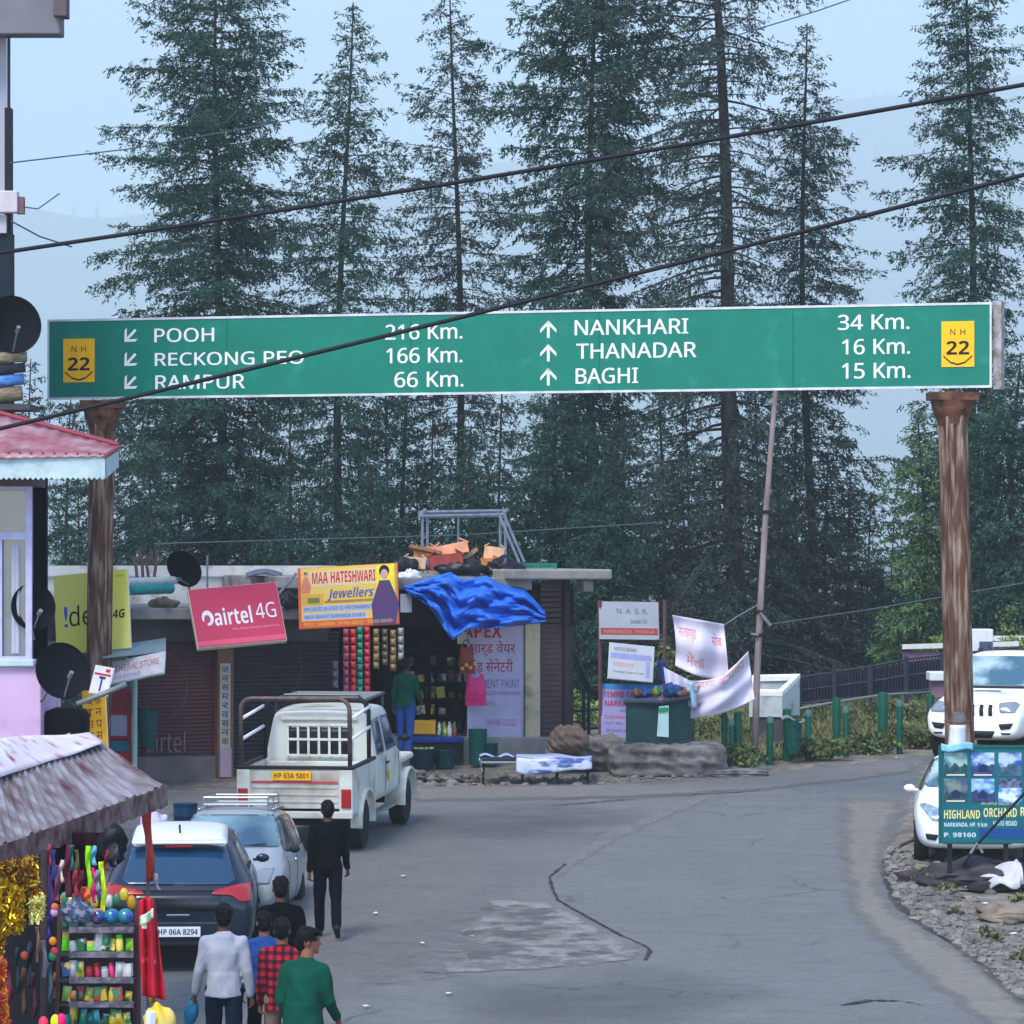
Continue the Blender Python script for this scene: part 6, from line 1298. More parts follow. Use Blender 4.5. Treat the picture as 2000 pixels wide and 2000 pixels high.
m = MB(); a_ = S(775, 1200, -.6); m.grid(lambda u, v: S(782 + 22 * u, 1160 + 36 * v, -.6), 2, 2, .01); settag(m.build('notice_sheet', flat('sheet_pale', srgb(170, 180, 200), .7)), 'pale blank sheet right of the jewellery sign under the tarpaulin', 'sheet')
# awning sign, kiosk and things round the left post
t, w_, h_ = board('awning_sign', 'small white sign under a slanting grey awning right of the left post', (206, 1296), (321, 1272), (206, 1336), fd(265) - 1.9, .05, mat('sign_offwhite', srgb(206, 196, 200), .6, var=.1, vs=8), M_fascia)
m = MB(); m.grid(lambda u, v: S(200 + 124 * u, 1262 - 18 * u * (1 - v) + (20 - 12 * u) * v + 4, -.5 - 1.3 * v), 4, 4, .02); m.build('awning', flat('awning_grey', srgb(120, 140, 146), .6, var=.12), t)
blet(t, w_, h_, [('GENERAL STORE', .08, .25, .92, .55)], flat('ink_rust', srgb(150, 80, 90), .7)); blet(t, w_, h_, [('COLD DRINKS', .06, .72, .60, .90)], flat('ink_slate', srgb(110, 110, 170), .7))
kb = thing('red_kiosk', 'narrow dark red kiosk with a grey notice beside the pale green pole', 'kiosk', S(235, 1540, -.9))
m = MB(); qbox(m, 205, 1345, 258, 1540, -1.0, .7); m.build('cabinet', mat('kiosk_red', srgb(120, 22, 36), .6, var=.2, vs=3), kb, bevel=.02)
m = MB(); qbox(m, 212, 1392, 252, 1442, -1.06, .05); fr_ = m.build('notice_frame', flat('frame_red', srgb(150, 24, 40), .5), kb)
m = MB(); qbox(m, 216, 1397, 248, 1437, -1.08, .02); m.build('notice', flat('notice_grey', srgb(140, 138, 150), .7, var=.1), fr_)
m = MB(); qbox(m, 208, 1447, 252, 1468, -1.05, .04); m.build('teal_panel', flat('panel_teal', srgb(22, 92, 104), .6), kb); m = MB(); qbox(m, 206, 1470, 254, 1486, -1.06, .05); m.build('red_band', flat('band_red', srgb(170, 24, 28), .6), kb)
m = MB(); m.cyl(S(263, 1545, -1.2), S(263, 1322, -1.2), .045, 10); settag(m.build('pole', flat('pole_palegreen', srgb(150, 180, 172), .6, var=.1), smooth=True), 'pale green pole propping the grey awning beside the red kiosk', 'pole')
m = MB(); c_ = S(287, 1385, -.7); 
m.grid(lambda u, v: (c_.x + math.cos(2 * math.pi * u) * (.20 - .07 * v), c_.y + math.sin(2 * math.pi * u) * .15, c_.z - .62 * v - .05 * math.cos(2 * math.pi * u)), 20, 6); m.ball((c_.x, c_.y, c_.z - .6), (.13, .14, .05)); m.tube([c_, c_ + Vector((.1, .2, .55))], .012, 6)
settag(m.build('hanging_basket', flat('basket_green', srgb(12, 70, 66), .6), smooth=True), 'dark green tapered basket hanging in front of the first shutter', 'basket')
t, w_, h_ = board('vertical_sign', 'narrow yellow vertical sign with red characters below the left post tag', (158, 1352), (204, 1346), (166, 1478), fd(180) - 2.4, .03, mat('sign_mustard', srgb(226, 172, 16), .6, var=.12, vs=3), M_cr)
m = MB()
for i in range(5):
    for j in range(2): put_text(m, 'दकानसपरमल'[i * 2 + j - (1 if i * 2 + j > 8 else 0)], (.18 + j * .38) * w_, (.78 - i * .18) * h_, (.46 + j * .38) * w_, (.90 - i * .18) * h_, face(.004), -1)
m.build('lettering', flat('ink_maroon', srgb(120, 26, 24), .6), t, local=True)
t, w_, h_ = board('hanging_tag', 'white tilted tag with red and blue printing wired to the left post', (186, 1300), (222, 1306), (174, 1352), fd(180) - 3.6, .012, flat('tag_white', srgb(214, 212, 222), .6, var=.08), M_cr)
blet(t, w_, h_, [('T', .35, .35, .7, .9, .02)], M_navyi); bpan(t, w_, h_, .05, .24, .95, .32, flat('ink_red2', srgb(180, 40, 50), .6)); bpan(t, w_, h_, .62, .06, .86, .18, flat('ink_red2', srgb(180, 40, 50), .6))
# ---------------- goods of the corner shop
pal = [(190, 30, 50), (16, 120, 96), (206, 44, 60), (160, 120, 60), (120, 96, 60), (96, 84, 70), (180, 60, 40), (60, 50, 60)]
cols = [(655, (70, 74, 84), 1290, 1345), (676, (150, 60, 90), 1228, 1352), (690, (196, 36, 44), 1228, 1352), (703, (20, 132, 104), 1224, 1354), (717, (200, 30, 60), 1224, 1352), (735, (132, 104, 56), 1228, 1308), (752, (84, 70, 60), 1228, 1300), (768, (126, 98, 58), 1230, 1312), (783, (130, 136, 138), 1226, 1290)]
names = ['grey', 'mauve', 'bright red', 'green', 'crimson', 'gold', 'dark brown', 'ochre', 'silver']
for (x, c, y0, y1), nm in zip(cols, names):
    m = MB(); k = max(3, int((y1 - y0) / 14)); st_ = thing('packet_strip', nm + ' strip of sachets hanging in front of the open corner shop', 'sachet strip', S(x, y0, -.35), group='sachet strips hanging at the corner shop')
    mt = mat('sachet_' + nm.replace(' ', '_'), srgb(*c), .35, col2=tuple(min(1, v * 1.9 + .03) for v in srgb(*c)), vs=14, spec=.7)
    for i in range(k):
        ya, yb = y0 + (y1 - y0) * i / k, y0 + (y1 - y0) * (i + .94) / k; a, b = S(x - 6, yb, -.35), S(x + 6, ya, -.35)
        m.grid(lambda u, v, a=a, b=b: (a.x + (b.x - a.x) * u, a.y - .05 * math.sin(math.pi * u) * math.sin(math.pi * v) - .01 * (i % 2), a.z + (b.z - a.z) * v), 4, 4, .004)
    m.build('sachets', mt, st_, smooth='all')
# shelves inside
sh = thing('shop_shelves', 'dark goods shelves inside the open corner shop', 'shelves', S(840, 1460, 1.6)); m = MB()
for y in (1268, 1300, 1332, 1364, 1396, 1426): qbox(m, 770, y, 905, y + 3, 1.6, .5)
for x in (770, 838, 903): qbox(m, x, 1250, x + 3, 1446, 1.6, .5)
m.build('shelf_frame', flat('shelf_dark', srgb(20, 19, 22), .9), sh)
cn = {'red': (150, 30, 44), 'green': (30, 104, 70), 'yellow': (190, 166, 40), 'white': (170, 176, 180), 'blue': (30, 70, 130), 'orange': (196, 96, 40), 'brown': (104, 76, 58), 'lime': (110, 140, 50)}
rs_ = random.Random(21); ordn = ['top', 'second', 'third', 'fourth', 'fifth']; pos = ['first', 'second', 'third', 'fourth', 'fifth', 'sixth', 'seventh', 'eighth', 'ninth', 'tenth', 'eleventh', 'twelfth']
def packet(o, w_, h_, dp, c, label, group, loc_fn=None, kind=None):
    mt = mat('pack_' + c, srgb(*cn[c]), .4, col2=srgb(*rs_.choice(((206, 200, 196), (230, 200, 90), (30, 40, 90), (190, 40, 50), (40, 120, 80)))), vs=9, spec=.6, lo=.52, hi=.55)
    k = kind or rs_.choice(['bag', 'box', 'jar']); m = MB(); w_ *= rs_.uniform(.8, 1.12); h_ *= rs_.uniform(.72, 1.15)
    if k == 'bag': m.grid(lambda u, v: (o.x + (u - .5) * w_ * (1 - .12 * v), o.y - dp * .5 * math.sin(math.pi * u) * math.sin(math.pi * min(1, v * 1.05)), o.z + h_ * v), 6, 6, dp * .3); nm = 'snack_packet'; cat = 'packet'
    elif k == 'box': m.box((o.x, o.y, o.z + h_ / 2), (w_ * .95, dp, h_ * .9)); m.box((o.x, o.y - .002, o.z + h_ * .5), (w_ * .7, dp, h_ * .35)); nm = 'goods_box'; cat = 'box'
    else: m.lathe([(w_ * .40, 0), (w_ * .44, .01), (w_ * .44, h_ * .68), (w_ * .34, h_ * .76), (w_ * .36, h_ * .78), (w_ * .36, h_ * .95), (.001, h_ * .95)], o, 12); nm = 'sweet_jar'; cat = 'jar'
    ra_ = Matrix.Rotation(R(rs_.uniform(-9, 9)), 3, 'Y') @ Matrix.Rotation(R(rs_.uniform(-25, 25)), 3, 'Z'); m.v = [o + ra_ @ (v - o) for v in m.v]
    return settag(m.build(nm, mt, smooth=(k != 'box')), label.replace('ITEM', {'bag': 'packet', 'box': 'box', 'jar': 'jar'}[k]), cat, group)
for r_, y in enumerate((1300, 1332, 1364, 1396, 1426)):
    for c_, x in enumerate(range(782, 905, 20)):
        if rs_.random() < .12: continue
        col = rs_.choice(list(cn)); packet(S(x, y, 1.72), .15, rs_.uniform(.14, .21), .12, col, '%s ITEM on the %s shelf of the corner shop, %s from the left' % (col, ordn[r_], pos[c_]), 'goods on the corner shop shelves')
# counter with yellow crate, blue cloth, green tubs
ct = thing('shop_counter', 'low dark counter covered with blue cloth in front of the shop shelves', 'counter', S(850, 1480, .1)); m = MB(); qbox(m, 802, 1452, 905, 1492, -.2, .7); m.build('table', flat('counter_dark', srgb(38, 36, 40), .8), ct)
m = MB(); qbox(m, 800, 1440, 908, 1452, -.28, .8); m.build('cloth', flat('cloth_royal', srgb(24, 54, 120), .8, var=.2), ct, bevel=.03)
vcrate(803, 1408, 848, 1434, .2, .4, (196, 150, 30), 'yellow crate of bottles standing on the corner shop counter')
for i, x in enumerate((858, 868, 878, 888)):
    c_ = ['green', 'lime', 'white', 'red'][i]; m = MB(); o = S(x, 1440, .2); m.lathe([(.04, 0), (.045, .02), (.045, .16), (.02, .22), (.018, .27), (.001, .27)], o, 10); settag(m.build('bottle', mat('pack_' + c_, srgb(*cn[c_]), .2), smooth=True), c_ + ' bottle standing on the corner shop counter', 'bottle', 'bottles on the shop counter')
def bucket(px, py_b, py_t, r, rgb, label, o=-.5, lid=False):
    a = S(px, py_b, o); h_ = S(px, py_t, o).z - a.z; mt = flat('bucket_%02x%02x%02x' % rgb, srgb(*rgb), .5, var=.1)
    t = thing('plastic_tub', label, 'tub', a, group='tubs in front of the corner shop'); MB().lathe([(.001, 0), (r * .86, 0), (r * .9, .02), (r, h_ * .96), (r * 1.06, h_), (r * 1.0, h_), (r * .93, h_ * .8), (.001, h_ * .8)], (0, 0, 0), 20).build('tub', mt, t, smooth=True, local=True)
    MB().tube([(r * math.cos(q), -.02, h_ * .9 - .12 * math.sin(q)) for q in np.linspace(0, math.pi, 10)], .008, 5).build('handle', M_grey, t, local=True); return t
bucket(933, 1494, 1424, .16, (8, 78, 68), 'tall dark green tub below the pink bag', -.6); bucket(958, 1496, 1452, .13, (10, 62, 60), 'short dark green tub right of the tall one', -.7)
bucket(826, 1500, 1462, .2, (14, 40, 52), 'wide navy tub of white blossom at the left of the shop step', -.6); bucket(870, 1500, 1466, .17, (16, 60, 60), 'dark teal tub in the middle of the shop step', -.6)
rs2 = random.Random(3)
for k in range(4): lump('flower', 'pale yellow blossom in the wide navy tub', 'flower', 812 + k * 10, 1463, -.55, (.045, .045, .035), flat('blossom', srgb(190, 200, 130), .7), 'blossoms in the navy tub', seed=k + 30, amp=.3)
def hang_bag(label, px, py0, py1, w_, rgb, name='hanging_bag', o=-.45):
    top = S(px, py0, o); h_ = top.z - S(px, py1, o).z; t = thing(name, label, 'bag', top); mt = flat('bag_%02x%02x%02x' % rgb, srgb(*rgb), .45, var=.15)
    m = MB(); m.grid(lambda u, v: (top.x + math.cos(2 * math.pi * u) * w_ / 2 * (.72 + .28 * math.sin(min(1, v * 1.4) * 1.57)), top.y + math.sin(2 * math.pi * u) * w_ * .2 * math.sin(math.pi * min(.96, .12 + v * .86)), top.z - .16 * h_ - h_ * .84 * v + .04 * math.cos(4 * math.pi * u) * (1 - v)), 22, 10); m.build('bag', mt, t, smooth='all')
    m = MB()
    for sg in (-1, 1): m.tube([top + Vector((sg * w_ * .3, -.03, -.2 * h_)), top + Vector((sg * w_ * .12, -.02, 0)), top], .012, 6)
    m.build('strap', mt, t); return t
hang_bag('bright pink carrier bag hanging in front of the lavender banner', 929, 1308, 1378, .36, (206, 40, 110)); hang_bag('rust orange bag with gold trim hanging above the pink bag', 911, 1250, 1316, .26, (128, 46, 26))
m = MB()
for k in range(4): m.ball(S(903 + k * 8, 1306 - (k % 2) * 6 - k, -.62), .035, 8, 6)
settag(m.build('gold_garland', flat('gold_trim', srgb(200, 160, 80), .4)), 'short garland of gold beads hanging under the rust orange bag', 'garland')
m = MB(); m.grid(lambda u, v: S(893 + 18 * u, 1234 + 24 * v, -.3), 2, 2, .012); settag(m.build('price_card', flat('card_white', srgb(170, 176, 168), .7)), 'small white card hanging above the rust orange bag', 'card')
from mathutils import noise
# ------------------------------------------------------------------ the roadside right of the shops
rq = random.Random(31)
def stones(label, name, poly_px, d0, dep, z_top_px, mt, cat='stone wall'):
    pass
def rough_block(name, label, cat, px0, px1, py0, py1, d, dep, mt, seed, amp=.07, group=None, ex=5):
    a, b = P(px0, py1, d), P(px1, py0, d); m = MB(); rs = random.Random(seed); nx, ny, nz = 14, 6, 6; ph = [rs.uniform(0, 6) for _ in range(8)]
    c = Vector(((a.x + b.x) / 2, d + dep / 2, (a.z + b.z) / 2)); h = Vector(((b.x - a.x) / 2, dep / 2, (b.z - a.z) / 2))
    m.ball(c, (1, 1, 1), 64, 40)
    for v in m.v:
        q = v - c; k = (abs(q.x) ** ex + abs(q.y) ** ex + abs(q.z) ** ex) ** (1 / ex); q = q / max(k, 1e-6)
        n = amp * (math.sin(q.x * 7 + ph[0] + q.z * 3) + .7 * math.sin(q.x * 15 + q.z * 11 + ph[1]) + .6 * math.sin(q.z * 9 + q.y * 7 + ph[2]) + .4 * math.sin(q.x * 29 + ph[3]))
        n += noise.fractal(Vector((q.x * h.x, q.y * h.y, q.z * h.z)) * 5.5 + Vector((seed, 0, 0)), .7, 2.1, 5) * max(amp, .06) * 1.5
        v.x, v.y, v.z = c.x + q.x * h.x * (1 + n * .3), c.y + q.y * h.y * (1 + n), c.z + q.z * h.z * (1 + n * (1 if q.z > 0 else 0))
    return settag(m.build(name, mt, smooth='all'), label, cat, group)
M_stone = mat('grey_stone', srgb(96, 92, 90), .95, col2=srgb(136, 130, 124), vs=2.6, bump=1., bs=5, dirt=srgb(52, 50, 52), da=.45, ds=4)
rough_block('stone_block', 'big rough grey stone block under the green bin at the road edge', 'stone block', 1190, 1420, 1456, 1522, 68.3, 1.6, M_stone, 3, .035, None, 9)
rough_block('stone_ledge', 'broken stone ledge between the bed and the big stone block', 'stone ledge', 1070, 1260, 1446, 1508, 69.2, 1.8, mat('ledge_stone', srgb(118, 114, 108), .95, var=.2, vs=3, bump=.8, bs=9, dirt=srgb(66, 64, 62), da=.4, ds=4), 5, .09)
rough_block('stone_slab', 'low flat stone slab below the leaning pole at the road edge', 'stone slab', 1390, 1502, 1504, 1520, 68.2, .8, M_stone, 9, .05)
for k, (x0, x1, y0, y1) in enumerate(((770, 830, 1508, 1540), (835, 905, 1514, 1542), (905, 935, 1516, 1540))):
    rough_block('kerb_stone', 'rough kerb stone at the road edge between the pickup and the bed', 'stone', x0, x1, y0, y1, 67.3, .7, M_stone, 20 + k, .12, group='kerb stones in front of the corner shop')
rough_block('boulder', 'rounded brown boulder behind the head of the bed', 'boulder', 1072, 1152, 1418, 1476, 68.6, .7, mat('boulder_brown', srgb(112, 92, 78), .95, var=.25, vs=4, bump=.8, bs=12), 12, .07, ex=2.3)
# bed with a blue and white sheet
bd_ = thing('string_bed', 'low steel bed with a blue and white sheet at the road edge', 'bed', (P(1045, 1532, 67).x, 67.3, gz(67.3) + .01)); w0 = world(bd_).to_translation()
x0, x1 = P(940, 1500, 67).x - w0.x, P(1152, 1500, 67).x - w0.x; hb = (1532 - 1490) * 67 / F
for xx in (x0 + .03, (x0 * .62 + x1 * .38), (x0 * .3 + x1 * .7), x1 - .03):
    for yy in (-.4, .45): MB().cyl((xx, yy, 0), (xx, yy, hb), .024, 6).build('leg', M_trim, bd_, local=True)
m = MB()
for yy in (-.4, .45): m.cyl((x0, yy, hb), (x1, yy, hb), .026, 6)
for xx in (x0, x1): m.cyl((xx, -.4, hb), (xx, .45, hb), .026, 6)
m.build('bed_frame', M_grey, bd_, local=True)
m = MB(); m.box(((x0 * .62 + x1 * .38 + x0) / 2, 0, hb + .03), ((x1 - x0) * .37, .8, .05)); m.build('webbing', flat('webbing_dark', srgb(34, 38, 52), .85, var=.3, vs=20), bd_, local=True)
def sheet_cloth(): 
    m_ = mat('bedsheet', srgb(190, 196, 214), .85, col2=srgb(70, 90, 150), vs=3.2, stretch=(.5, 3, 3), lo=.48, hi=.6); return m_
m = MB(); xs0 = x0 * .62 + x1 * .38 - .1
def bsheet(u, v):
    x = xs0 + (x1 + .03 - xs0) * u; t = v * 1.5 - .3; z = hb + .07 + .02 * math.sin(u * 5 + v * 5) * (1 - v) + .012 * math.sin(u * 11 + 2); y = .5 - .98 * min(1, v * 1.35)
    if v > .72: z -= (v - .72) * .75 * (1 + .22 * math.sin(u * 4.3 + .5) + .05 * math.sin(u * 15)); y -= .02 * math.sin(u * 22)
    return (x, y, z)
m.grid(bsheet, 40, 18, .012); m.build('bedsheet', sheet_cloth(), bd_, smooth='all', local=True)
m = MB(); m.grid(lambda u, v: (x0 - .03 + (xs0 - x0 + .1) * u, .50 - .2 * v, hb + .075 + .03 * math.sin(u * 12) - .02 * v), 20, 4, .012); m.grid(lambda u, v: (x0 - .04 + .08 * v, -.42 + .2 * u, hb + .07 - .3 * v), 6, 6, .01); m.build('sheet_edge', sheet_cloth(), bd_, smooth='all', local=True)
# handrail and stair behind the corner shop
sr = thing('stair_rail', 'dark steel handrail of a stair going down right of the brown shutter', 'handrail', P(1135, 1440, 75)); m = MB()
for o in (0, 14): m.tube([P(1098 + o, 1250 + o * .3, 74.5), P(1148 + o * .4, 1348, 75)], .035, 6)
m.tube([P(1142, 1342, 75), P(1178, 1338, 75)], .035, 6); m.tube([P(1110, 1390, 75), P(1180, 1384, 75)], .03, 6); m.tube([P(1110, 1425, 75), P(1180, 1421, 75)], .03, 6)
for x in (1112, 1140, 1150, 1176): m.tube([P(x, 1440, 75), P(x, 1344, 75)], .038, 6)
m.build('rail', flat('rail_dark', srgb(40, 52, 60), .6, metal=.3), sr)
# bushes
def bush(label, px, py, d, rx, rz, mt, n=900, seed=1, lf=.06, group='bushes by the roadside'):
    c = P(px, py, d); rs = np.random.RandomState(seed); t = thing('bush', label, 'bush', (c.x, d, c.z - rz), group=group)
    cl = rs.normal(0, .45, (14, 3)) * [rx, rx * .6, rz]; A = cl[rs.randint(0, 14, n)] + rs.normal(0, .22, (n, 3)) * [rx, rx * .6, rz] + [0, 0, rz]
    D = rs.normal(0, 1, (n, 3)) + [0, 0, .4]; D /= np.linalg.norm(D, axis=1)[:, None]; X = np.cross(D, rs.normal(0, 1, (n, 3))); X /= np.linalg.norm(X, axis=1)[:, None]; s_ = rs.uniform(.6, 1.3, (n, 1)) * lf
    V = np.stack([A - D * s_, A + X * s_ * .5, A + D * s_, A - X * s_ * .5], 1); np_mesh('foliage', V.reshape(-1, 3), np.arange(n * 4).reshape(n, 4), mt, t)
    m = MB()
    for k in range(6): m.tube([(0, 0, -.2), tuple(cl[k] + [0, 0, rz])], .012, 4)
    m.build('stems', M_bark, t, local=True)
M_lime = leaf_mat('lime_leaves', (.09, .16, .03), (.17, .26, .06), (.30, .38, .12)); M_weed = leaf_mat('weed_leaves', (.05, .085, .025), (.10, .14, .05), (.19, .21, .09))
bush('bright lime bush showing through the stair rail', 1135, 1395, 78, .5, .55, M_lime, 800, 3)
bush('lime bush behind the white utility box', 1965, 1268, 84, .5, .3, M_lime, 700, 4)
bush('green bush above the white wall at the right edge', 1972, 1235, 85, .35, .4, M_weed, 500, 5)
bush('lime bush on the pale wall left of the right post', 1840, 1258, 84.5, .3, .22, M_lime, 400, 6)
bush('dark weeds at the foot of the bollards left of the leaning pole', 1455, 1480, 69.6, .35, .18, M_weed, 500, 7)
bush('weeds around the bollards right of the green waste bin', 1600, 1462, 71.2, .6, .16, M_weed, 700, 8)
bush('weeds at the foot of the thick bollards', 1700, 1452, 72.4, .6, .18, M_weed, 700, 9)
bush('weeds left of the white sport utility', 1790, 1445, 73.4, .4, .2, M_weed, 600, 10)
bush('green bush under the upper cloth banner', 1318, 1300, 74, .4, .3, M_weed, 600, 11)
# grass bank
rs = np.random.RandomState(9); n = 26000
px = rs.uniform(1290, 1860, n); lo = np.interp(px, [1290, 1430, 1560, 1700, 1860], [1500, 1494, 1482, 1464, 1448]); py = lo - rs.rand(n) ** 1.3 * (lo - 1368)
y = CAMH * F / (py - HZ + SL * F); x = (px - 1000) / F * y; z = SL * y; base = np.stack([x, y, z], 1)
clump = np.sin(x * 3.1 + 2 * np.sin(y * .8)) * np.sin(y * 1.3 + np.sin(x * 1.7)); h_ = rs.uniform(.04, .17, n) * (1 + .9 * np.clip(clump, -.3, 1)) * (1 + .9 * (rs.rand(n) < .08)); dr = rs.normal(0, .65, (n, 2)); sd_ = rs.uniform(0, 6.28, n); wv = np.stack([np.cos(sd_), np.sin(sd_) * .4, np.zeros(n)], 1) * .016
tip = base + np.stack([dr[:, 0] * h_, dr[:, 1] * h_, h_], 1); V = np.stack([base - wv, base + wv, tip], 1)
M_grass = leaf_mat('grass_blades', (.045, .065, .022), (.125, .135, .05), (.27, .24, .115))
settag(np_mesh('grass', V.reshape(-1, 3), np.arange(n * 3).reshape(n, 3), M_grass), 'rough green and straw coloured grass behind the green bollards', 'grass', kind='stuff')
for k, (x_, y_) in enumerate(((1470, 1440), (1560, 1420), (1610, 1400), (1680, 1420), (1745, 1395), (1790, 1410), (1350, 1450), (1390, 1430))):
    bush('low weed clump on the grass bank, %s' % ('just right of the leaning pole', 'above the waste bin', 'behind the tall middle bollard', 'between the middle and thickest bollards', 'behind the thickest bollard', 'left of the tall bollard by the white vehicle', 'under the lower cloth banner', 'right end of the lower cloth banner')[k], x_, y_ - 12, gd(y_), .45, .16, M_weed, 320, 120 + k, .05, 'weeds on the grass bank')
# bollards, tall posts and rail
M_bgreen = mat('bollard_green', srgb(2, 76, 60), .6, var=.12, vs=4, dirt=srgb(10, 60, 52), da=.3); M_capg = flat('bollard_cap', srgb(70, 100, 98), .75)
def bollard(px, py_t, py_b, r, label, cap):
    b = G(px, py_b); hgt = (py_b - py_t) * b.y / F; t = thing('bollard', label, 'bollard', (b.x, b.y, gz(b.y) - .02), group='green bollards along the bend')
    MB().lathe([(r, 0), (r, hgt - .03), (r * .9, hgt), (.001, hgt + .02)], (0, 0, 0), 12).build('post', M_bgreen, t, smooth=True, local=True)
    if cap: MB().lathe([(r * 1.15, hgt - .08), (r * 1.15, hgt - .02), (r * .7, hgt + .03), (.001, hgt + .045)], (0, 0, 0), 12).build('cap', M_capg, t, smooth=True, local=True)
for px_, a_, b_, r, lb, cp in ((1415, 1391, 1494, .055, 'slim green bollard, leftmost, beside the lower cloth banner', 0), (1429, 1406, 1497, .05, 'short capped green bollard just left of the leaning pole', 1), (1441, 1389, 1495, .068, 'tall green bollard touching the left side of the leaning pole', 0), (1504, 1401, 1494, .06, 'short capped bollard between the leaning pole and the waste bin', 1), (1537, 1383, 1486, .075, 'thick green bollard that carries the green waste bin', 0), (1579, 1388, 1486, .06, 'capped green bollard just right of the waste bin', 1), (1634, 1361, 1476, .072, 'tall thick bollard at the middle of the grass bank', 0), (1652, 1381, 1478, .055, 'slim capped bollard close right of the tall middle one', 1), (1724, 1351, 1467, .09, 'thickest doubled bollard with a raised head', 0), (1757, 1369, 1473, .055, 'slim capped bollard right of the thickest one', 1), (1817, 1355, 1460, .072, 'tall green bollard next to the white sport utility', 0)):
    bollard(px_, a_, b_, r, lb, cp)
m = MB(); pts = [P(1562, 1384, 73), P(1634, 1371, 73.4), P(1724, 1357, 74), P(1817, 1352, 74.5)]; m.tube(pts, .025, 6); settag(m.build('rail', flat('rail_grey', srgb(110, 122, 118), .6, metal=.2), smooth='all'), 'thin grey rail running along the tops of the tall bollards', 'rail')
# waste bin on the thick post
wb = P(1548, 1440, 70.6); t = thing('waste_bin', 'dark green hanging waste bin on the thick bollard', 'bin', wb); m = MB(); m.lathe([(.10, -.28), (.15, -.1), (.16, .28), (.17, .30), (.14, .30), (.12, -.02), (.001, -.05)], (0, 0, 0), 16); m.build('bin', flat('bin_green', srgb(14, 74, 66), .5, var=.3, vs=12), t, smooth=True, local=True)
m = MB(); m.grid(lambda u, v: (-.2 + .4 * u, -.12 + .3 * v, .33 + .05 * math.sin(u * 6)), 6, 4, .03); m.build('lid', flat('lid_grey', srgb(120, 132, 136), .6), t, local=True)
# iron fence on the slope behind
M_iron = flat('iron_dark', srgb(44, 46, 62), .7, var=.25)
ife = thing('iron_fence', 'dark iron fence climbing to the right behind the bollards', 'fence', P(1700, 1360, 80)); m = MB(); m2 = MB()
def fy(px, v): return np.interp(px, [1560, 1700, 1780, 1990], [1322, 1300, 1284, 1262]) * (1 - v) + np.interp(px, [1560, 1700, 1780, 1990], [1376, 1362, 1352, 1338]) * v
for px_ in range(1562, 1990, 6): m.tube([P(px_, fy(px_, 1), 80), P(px_, fy(px_, .02), 80)], .014, 4)
for v in (.03, .5, .97): m.tube([P(q, fy(q, v), 80) for q in (1560, 1640, 1700, 1780, 1880, 1990)], .022, 5)
m.build('bars', M_iron, ife)
for px_ in (1562, 1630, 1700, 1770, 1840, 1915): MB().tube([P(px_, fy(px_, 1.3), 79.9), P(px_, fy(px_, -.06), 79.9)], .05, 6).build('post', M_iron, ife)
m = MB(); m.grid(lambda u, v: P(1566 + 420 * u, fy(1566 + 420 * u, .12 + .8 * v), 80.15), 20, 2, .02); m.build('backing_sheet', flat('fence_sheet', srgb(36, 33, 42), .9, var=.35, vs=3), ife)
bw = thing('boundary_wall', 'low wall with pale coping and maroon face left of the right post', 'wall', P(1815, 1290, 83)); m = MB(); bx(m, 1765, 1273, 1990, 1300, 83, .3); m.build('face', mat('wall_maroon', srgb(120, 92, 108), .85, var=.2, vs=3), bw); m = MB(); a_ = [P(1762, 1268, 82.9), P(1990, 1262, 82.9), P(1990, 1262, 83.4), P(1762, 1268, 83.4)]; up = Vector((0, 0, .1)); m.hexa(a_ + [v + up for v in a_]); m.build('coping', flat('coping_pale', srgb(200, 196, 192), .8), bw)
lw = thing('low_wall', 'small maroon wall stub with a pale cap beside the right post', 'wall', P(1838, 1352, 77)); m = MB(); bx(m, 1820, 1330, 1860, 1362, 77, .5); m.build('face', MATS['wall_maroon'], lw); m = MB(); bx(m, 1816, 1313, 1864, 1330, 76.9, .7); m.build('cap', flat('cap_pale', srgb(206, 208, 204), .7), lw, bevel=.02)
ub = thing('utility_box', 'white utility cabinet with a dark grey door behind the right post', 'cabinet', P(1920, 1290, 80)); m = MB(); bx(m, 1898, 1229, 1940, 1330, 80, .5); m.build('cabinet', flat('cabinet_white', srgb(206, 206, 216), .7, var=.08), ub, bevel=.02); m = MB(); bx(m, 1913, 1253, 1939, 1286, 79.96, .05); m.build('door', flat('door_slate', srgb(64, 74, 96), .6), ub)
ww = thing('white_wall', 'low white wall with a dull stone face at the right edge', 'wall', P(1990, 1260, 84)); m = MB(); bx(m, 1938, 1243, 2120, 1252, 84, .5); m.build('coping', flat('coping_white', srgb(214, 214, 214), .8), ww); m = MB(); bx(m, 1940, 1252, 2120, 1330, 84.1, .4); m.build('face', M_conc, ww)
